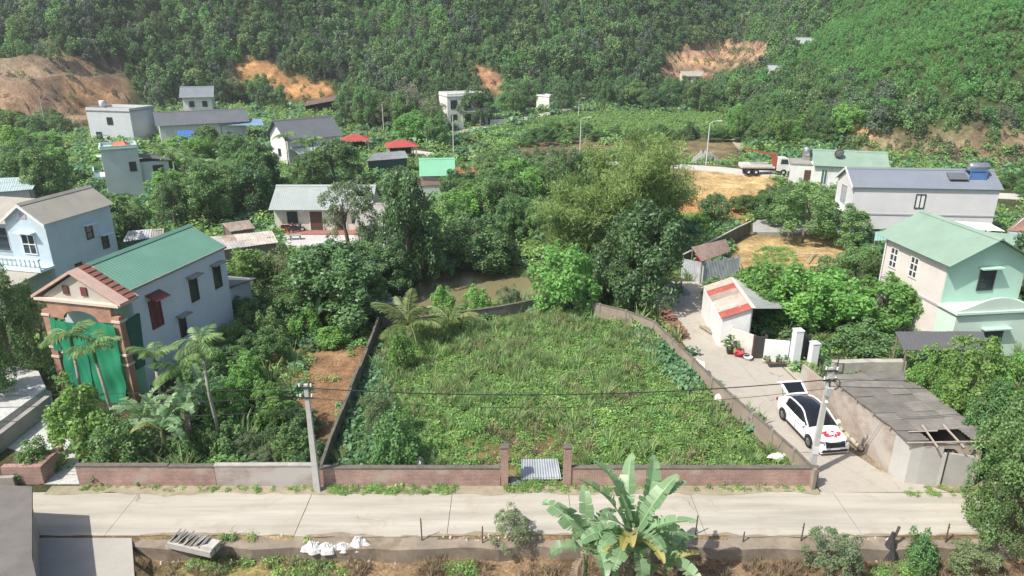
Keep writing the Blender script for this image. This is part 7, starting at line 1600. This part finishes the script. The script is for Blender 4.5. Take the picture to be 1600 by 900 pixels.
fill([(1170, 312), (1290, 306), (1330, 334), (1200, 346), (1150, 335)], 15, ['mid', 'shrub', 'shrub'], (1.2, 2.2), (2.4, 3.6), 'in the thicket below the sage-roofed house', 'thicket below the sage-roofed house', 42, 2.0, avoid=[BX(1320, 260, 1400, 380)])
fill([(1010, 340), (1100, 345), (1110, 372), (1068, 392), (1030, 400)], 9, ['shrubl', 'shrub'], (.9, 1.8), (2.2, 3.6), 'outside the mossy yard wall', 'bushes beside the yard wall', 43, 1.6)
fill([(345, 500), (470, 490), (590, 470), (600, 500), (560, 545), (470, 545), (400, 590), (470, 660), (480, 715), (340, 715), (300, 640)], 34, ['shrub', 'mid', 'light', 'shrub', 'shrubl'], (1.2, 2.6), (1.7, 3.0), 'in the red-soil orchard', 'orchard shrubs', 44, 1.5, avoid=[BX(500, 548, 600, 690), BX(395, 592, 440, 635)])
fill([(225, 690), (480, 700), (490, 725), (230, 728)], 14, ['shrubd', 'shrub', 'grey'], (.7, 1.5), (1.1, 1.9), 'right behind the roadside wall', 'shrubs behind the roadside wall', 45, 1.1)
fill([(1480, 700), (1620, 690), (1640, 760), (1560, 760)], 6, ['light', 'mid'], (2, 3.2), (2, 3.4), 'in the thicket beside the brick shed', 'thicket right of the brick shed', 46, 1.6, avoid=[BX(1380, 600, 1545, 790)])
fill([(1560, 270), (1640, 272), (1640, 330), (1570, 300)], 5, ['shrub', 'mid'], (1.5, 3), (3, 5), 'by the far road near the right edge', 'bushes at the right edge', 47, 2.4)
fill([(560, 400), (640, 395), (660, 420), (610, 470), (560, 500), (480, 510), (450, 490)], 10, ['mango', 'mid', 'shrubd'], (2, 4), (2.6, 4), 'under the trees beside the pond', 'shrubs left of the pond', 48, 2.0)

# ------------------------------------------------------------------ palms and bananas
for i, (uc, vc, ub, vb, lab) in enumerate(((118, 520, 143, 690, 'areca palm standing before the green net, left one'), (168, 538, 186, 692, 'areca palm before the green net, right one with drooping fronds'), (255, 552, 266, 690, 'areca palm at the corner of the tall house'), (328, 530, 346, 706, 'areca palm with a bare slender trunk left of the plain utility pole'), (296, 570, 304, 690, 'shorter areca palm between the two taller ones'))):
    p = G(ub, vb); b_ = (vc - 450) / FPX; z = CAM_H + (-ST - b_ * CT) / (CT - b_ * ST) * p.y; palm(p, z - p.z - .9, lab, seed=i + 1, nf=9, sc=.78)
for i, (uc, vc, ub, vb) in enumerate(((262, 232, 264, 300), (278, 240, 280, 312), (296, 246, 298, 308), (312, 250, 314, 316), (352, 256, 354, 326), (450, 210, 452, 262), (478, 222, 479, 270), (490, 218, 492, 268))):
    p = G(ub, vb); b_ = (vc - 450) / FPX; z = CAM_H + (-ST - b_ * CT) / (CT - b_ * ST) * p.y; palm(p, max(2.5, z - p.z - .9), f'slim areca palm in the far grove, {nth(i + 1)}' if i < 5 else f'areca palm in front of the grey gabled house, {nth(i - 4)}', group='areca palms of the far grove' if i < 5 else 'areca palms at the gabled house', seed=i + 30, nf=8, sc=1.1)
p = G(640, 538); palm(p, 1.3, 'young coconut palm at the back of the plot, taller one', 'coconut', 'young coconut palms', 11, .95, 50, 'coconut_palm')
p = G(706, 524); palm(p, .7, 'young coconut palm beside the taller one, drooping', 'coconut', 'young coconut palms', 10, .8, 51, 'coconut_palm')
banana(G(262, 722), 1.9, 'banana plant with yellow hanging leaf behind the pinkish wall', (2, 4, 3), 1, 0, .95, 3, 'orchard bananas')
banana(G(298, 700), 2.2, 'banana plant among the areca palms', (2, 4, 2), 0, 1, .95, 4, 'orchard bananas'); banana(G(232, 700), 1.8, 'banana plant nearest the yellow-green bush', (2, 3, 3), 0, 0, .9, 5, 'orchard bananas'); banana(G(322, 668), 1.6, 'banana plant deeper in the orchard near the bare palm trunk', (2, 4, 2), 0, 0, .9, 6, 'orchard bananas')
banana(G(500, 520), 1.2, 'small banana plant below the large mango', (2, 3, 1), 0, 0, .7, 7, 'orchard bananas')
banana(G(1640, 850), 2.2, 'banana plant at the lower right edge, mostly cut off', (1, 4, 3), 0, 0, 1.0, 8, 'roadside bananas')
# big banana in the foreground, leaf by leaf
BX0 = Vector((4.35, 20.8, H(4.35, 20.8)))
fb = empty('banana_plant', BX0, 0, 'large banana plant with torn upright leaves in the foreground', 'banana plant', 'foreground bananas')
link('stem', BAN_ST, fb, scale=(1.3, 1.3, 3.7))
for k, (az, tl, kd, sc_, rl) in enumerate(((165, -.05, 'U', 1.30, .5), (95, -.02, 'U', 1.25, 1.4), (62, .05, 'U', 1.22, -1.0), (130, .12, 'U', 1.1, .3), (15, .30, 'U', 1.15, -.5), (0, .75, 'M', 1.0, .2), (195, .35, 'M', 1.05, -.2), (225, .2, 'M', 1.0, .1), (340, .25, 'M', 1.0, 0), (300, .1, 'M', .95, .2), (150, .5, 'L', 1.1, 0), (20, .35, 'L', 1.1, .1), (275, .2, 'L', 1.0, 0), (250, .05, 'Y', 1.1, .2), (290, .25, 'Y', 1.15, -.2), (215, .5, 'Y', .9, 0), (240, .3, 'D', 1.2, 0), (310, .4, 'D', 1.1, 0), (180, .5, 'D', 1.1, 0), (182, .15, 'U', 1.2, .8), (40, .12, 'U', 1.15, .6), (205, .22, 'U', 1.0, -.6), (80, .2, 'U', 1.05, 1.2), (350, .45, 'U', 1.0, .4), (170, .7, 'M', 1.1, .3), (240, .4, 'M', 1.0, -.3), (265, -.05, 'Y', 1.2, .5), (20, .6, 'M', 1.0, -.3))):
    ms = {'U': BAN_UP, 'M': BAN_MID, 'L': BAN_LOW, 'Y': BAN_Y, 'D': BAN_D}[kd]
    link('leaf', ms[k % len(ms)], fb, (0, 0, 3.65 - (.1 if kd in 'UM' else .3)), (rl * .3, tl, math.radians(az)), [sc_ * (1.12 if kd == 'U' else 1.05)] * 3)
banana(Vector((2.75, 21.3, H(2.75, 21.3))), 2.6, 'smaller banana plant left of the large foreground one', (4, 4, 2), 0, 2, 1.1, 12, 'foreground bananas'); banana(Vector((5.6, 20.6, H(5.6, 20.6))), 2.3, 'low banana sucker right of the large foreground one', (2, 3, 2), 1, 2, .95, 13, 'foreground bananas')

# ------------------------------------------------------------------ ground cover (uncountable)
def cover(name, pts, kitmeshes, smin, smax, label, cat, seed, flatz=1.0, weights=None):
    rng = np.random.default_rng(seed); n = len(pts); s = rng.uniform(smin, smax, n)
    idx = rng.choice(len(kitmeshes), n, p=weights) if weights is not None else rng.integers(0, len(kitmeshes), n)
    return scatter(name, pts, np.stack([s, s, s * flatz * rng.uniform(.8, 1.2, n)], 1), np.stack([rng.normal(0, .08, n), rng.normal(0, .08, n), rng.uniform(0, 6.28, n)], 1), idx, kit(name + '_kit', kitmeshes), label, cat)
PLOT = [(-8.9, 28.0), (14.0, 28.0)] + [flat(u, v, 1.1)[:2] for u, v in ((1207, 680), (1145, 630), (1083, 570), (1040, 525), (1000, 496), (900, 474), (866, 470), (790, 486), (700, 500), (600, 506), (578, 545), (540, 640))]
BARE = [(-1.0, 27.9), (3.0, 27.9), (3.6, 30.5), (2.5, 33), (-1.2, 33), (-3, 31)]
a = pts_in([PLOT], 3800, 61, avoid=[BARE]); d_ = wav(a[:, 0], a[:, 1], 2.6, 3) + .7 * wav(a[:, 0], a[:, 1], 1.1, 7)
grassy = sstep(-.2, .5, d_ + .09 * (a[:, 1] - 36) - .05 * np.abs(a[:, 0] + 1)); rng = np.random.default_rng(2); gsel = rng.uniform(size=len(a)) < .12 + grassy * .45
cover('plot_grass', a[gsel], K_GRASS, .5, 1.1, 'tall grass standing in the middle of the walled plot', 'grass', 62)
cover('plot_weeds', a[~gsel], K_WEED, .7, 1.25, 'bright leafy weeds overgrowing the walled plot', 'weeds', 63)
b_ = pts_in([PLOT], 3200, 64); cover('plot_low_weeds', b_, K_WEED + K_SHORT, .4, .8, 'low green growth covering the soil of the walled plot', 'weeds', 65)
sh_ = pts_in([[(-8.8, 28.2), (-7.0, 28.2), (-6.6, 34), (-8.2, 40), (-9.4, 46), (-9.2, 34)], [flat(u, v)[:2] for u, v in ((1000, 505), (1045, 540), (1105, 600), (1075, 620), (1020, 570), (985, 520))]], 210, 66); cover('plot_dark_weeds', sh_, K_WEEDD, .9, 1.5, 'dark broad-leaved weeds along the side walls of the plot', 'weeds', 67)
dp = pts_in([PLOT], 260, 59); cover('plot_dead_stalks', dp[wav(dp[:, 0], dp[:, 1], 3.1, 8) > .05], K_DRY, .8, 1.5, 'dead brown stalks among the weeds of the walled plot', 'dry grass', 58)
# near field
FIELD = [(-13.2, 10), (-13.6, 20), (-15.6, 23.6), (30, 23.6), (30, 10)]
a = pts_in([FIELD], 5200, 68); k = (a[:, 1] > 19.5); a = a[k]
cover('field_dry_grass', a[wav(a[:, 0], a[:, 1], 1.6, 2) > -.25], K_DRY, .35, .8, 'short dry grass on the low field in front of the road', 'grass', 69)
gp = pts_in([fpoly(q, -.75) for q in ([(285, 885), (330, 862), (400, 860), (390, 885), (330, 900)], [(410, 905), (420, 870), (480, 862), (530, 872), (540, 905)], [(690, 890), (740, 880), (745, 900), (700, 905)], [(1350, 905), (1380, 885), (1440, 890), (1450, 905)])], 70, 70); cover('field_weeds', gp, K_WEED + K_SHORT, .45, .9, 'green weed patches on the low field in front of the road', 'weeds', 71)
vp = np.concatenate([pts_in([[(-8.5, 27.15), (-2.5, 27.15), (-2.5, 27.72), (-8.5, 27.72)], [(-.4, 27.3), (2.6, 27.3), (2.6, 28.6), (-.4, 28.6)]], 130, 72), pts_in([[(2.6, 27.35), (13.5, 27.45), (13.5, 27.72), (2.6, 27.72)], [(-20, 27.35), (-9, 27.35), (-9, 27.72), (-20, 27.72)], [(18, 26.95), (24, 26.9), (24, 27.6), (18.6, 27.7)]], 60, 73)])
cover('verge_weeds', vp + np.array([0, 0, .04]), K_WEED + K_SHORT, .3, .62, 'small weeds along the foot of the brick wall', 'weeds', 74)
# understorey of the valley
NOT = [fpoly(q) for q in ([(436, 388), (440, 350), (640, 350), (640, 390), (560, 404)], [(1140, 430), (1140, 372), (1170, 345), (1335, 345), (1335, 425)], [(1035, 262), (1212, 266), (1212, 316), (1150, 350), (1055, 340)])] + [POND, PLOT, [q[:2] for q in LLw] + [q[:2] for q in LRw[::-1]]]
RD = [np.array([tuple(G(u, v)[:2]) for u, v in ((640, 238), (700, 244), (780, 248), (860, 252), (960, 256), (1060, 262), (1130, 266), (1205, 272), (1290, 280), (1420, 292), (1560, 306), (1660, 312))]), np.array([tuple(G(u, v)[:2]) for u, v in ((690, 212), (735, 204), (775, 196), (820, 186), (860, 177), (910, 166))])]
def road_d(x, y):
    d = np.full(x.shape, 1e9)
    for r_ in RD:
        for (ax, ay), (bx, by) in zip(r_, r_[1:]):
            ex, ey = bx - ax, by - ay; t_ = np.clip(((x - ax) * ex + (y - ay) * ey) / (ex * ex + ey * ey), 0, 1); d = np.minimum(d, np.hypot(x - ax - t_ * ex, y - ay - t_ * ey))
    return d
rng = np.random.default_rng(77)
def under(n, y0, y1, smin, smax, seed, name, label, kitm):
    rg = np.random.default_rng(seed); y = rg.uniform(y0, y1, n); x = rg.uniform(-1, 1, n) * (y * .80 + 6); z = hgt(x, y)
    u, v = proj(x, y, z); k = (z < 2.2)
    for q in NOT: k &= ~inpoly(x, y, q)
    k &= road_d(x, y) > 2.6
    for c in (BX(1030, 214, 1165, 256), BX(800, 218, 1005, 246), BX(-40, 214, 78, 240), BX(1540, 296, 1640, 330)): k &= ~inpoly(u, v, c) | (rg.uniform(size=n) < .08)
    for c in CLEAR: k &= ~inpoly(u, v, c)
    k &= ~inpoly(u, v, [(500, 548), (595, 540), (585, 600), (550, 690), (510, 700), (470, 640)]) | (rg.uniform(size=n) < .12)
    k &= ~inpoly(u, v, [(-100, 770), (130, 770), (120, 690), (90, 600), (-100, 560)]); k &= ~((x > 13.5) & (x < 24) & (y < 46)) | ((x > 17.6) & (y > 38.6))
    k &= ~((x > -27) & (x < -19.5) & (y > 34) & (y < 37.5)); k &= ~inpoly(x, y, tw)
    a = np.stack([x[k], y[k], z[k]], 1); return cover(name, a, kitm, smin, smax, label, 'undergrowth', seed + 1, 1.0)
under(5200, 28.2, 62, .8, 1.9, 80, 'near_undergrowth', 'leafy undergrowth beneath the garden trees', K_WEED + K_WEEDD + K_GRASS[:1])
under(6500, 60, 118, 1.8, 3.6, 82, 'valley_undergrowth', 'green undergrowth covering the gardens of the village', K_WEED + K_WEEDD)
under(7500, 115, 235, 2.6, 5.2, 84, 'far_undergrowth', 'low scrub covering the valley floor at the foot of the hill', K_WEED + K_WEEDD)
vb_ = pts_in([fpoly([(1172, 400), (1190, 386), (1240, 388), (1248, 410), (1200, 420), (1175, 412)])], 150, 90); cover('vegetable_bed', vb_, K_WEED, .6, 1.0, 'green vegetable bed in the middle of the dirt yard', 'vegetables', 91)
pg = fpoly([(855, 400), (880, 355), (930, 360), (935, 400)]); pm_ = [tuft('reed_tuft', L_BAM, 120 + s, 90, 2.6, .035, .7, 1.0) for s in range(2)]
cover('reed_grass', pts_in([pg], 22, 92), pm_, .8, 1.2, 'arching tall reed grass left of the bamboo', 'reeds', 93)
bp = pts_in([fpoly(q) for q in ([(1065, 345), (1110, 348), (1130, 362), (1075, 392), (1060, 388)], [(840, 420), (900, 410), (890, 462), (862, 458)])], 260, 94); cover('bank_weeds', bp, K_WEED + K_SHORT, .9, 1.6, 'bright grass bank outside the mossy yard wall', 'weeds', 95)

# ------------------------------------------------------------------ air
m = bpy.data.materials.new('haze'); m.use_nodes = True; N = m.node_tree.nodes; N.clear()
o_ = N.new('ShaderNodeOutputMaterial'); pvn = N.new('ShaderNodeVolumePrincipled'); pvn.inputs['Density'].default_value = .00042; pvn.inputs['Color'].default_value = (.93, .96, 1, 1); pvn.inputs['Anisotropy'].default_value = .3
m.node_tree.links.new(pvn.outputs[0], o_.inputs['Volume'])
hz = MB().box(-430, -130, -3, 430, 570, 125).build('haze', m); tag(hz, 'thin pale haze over the valley', None, None, 'stuff')
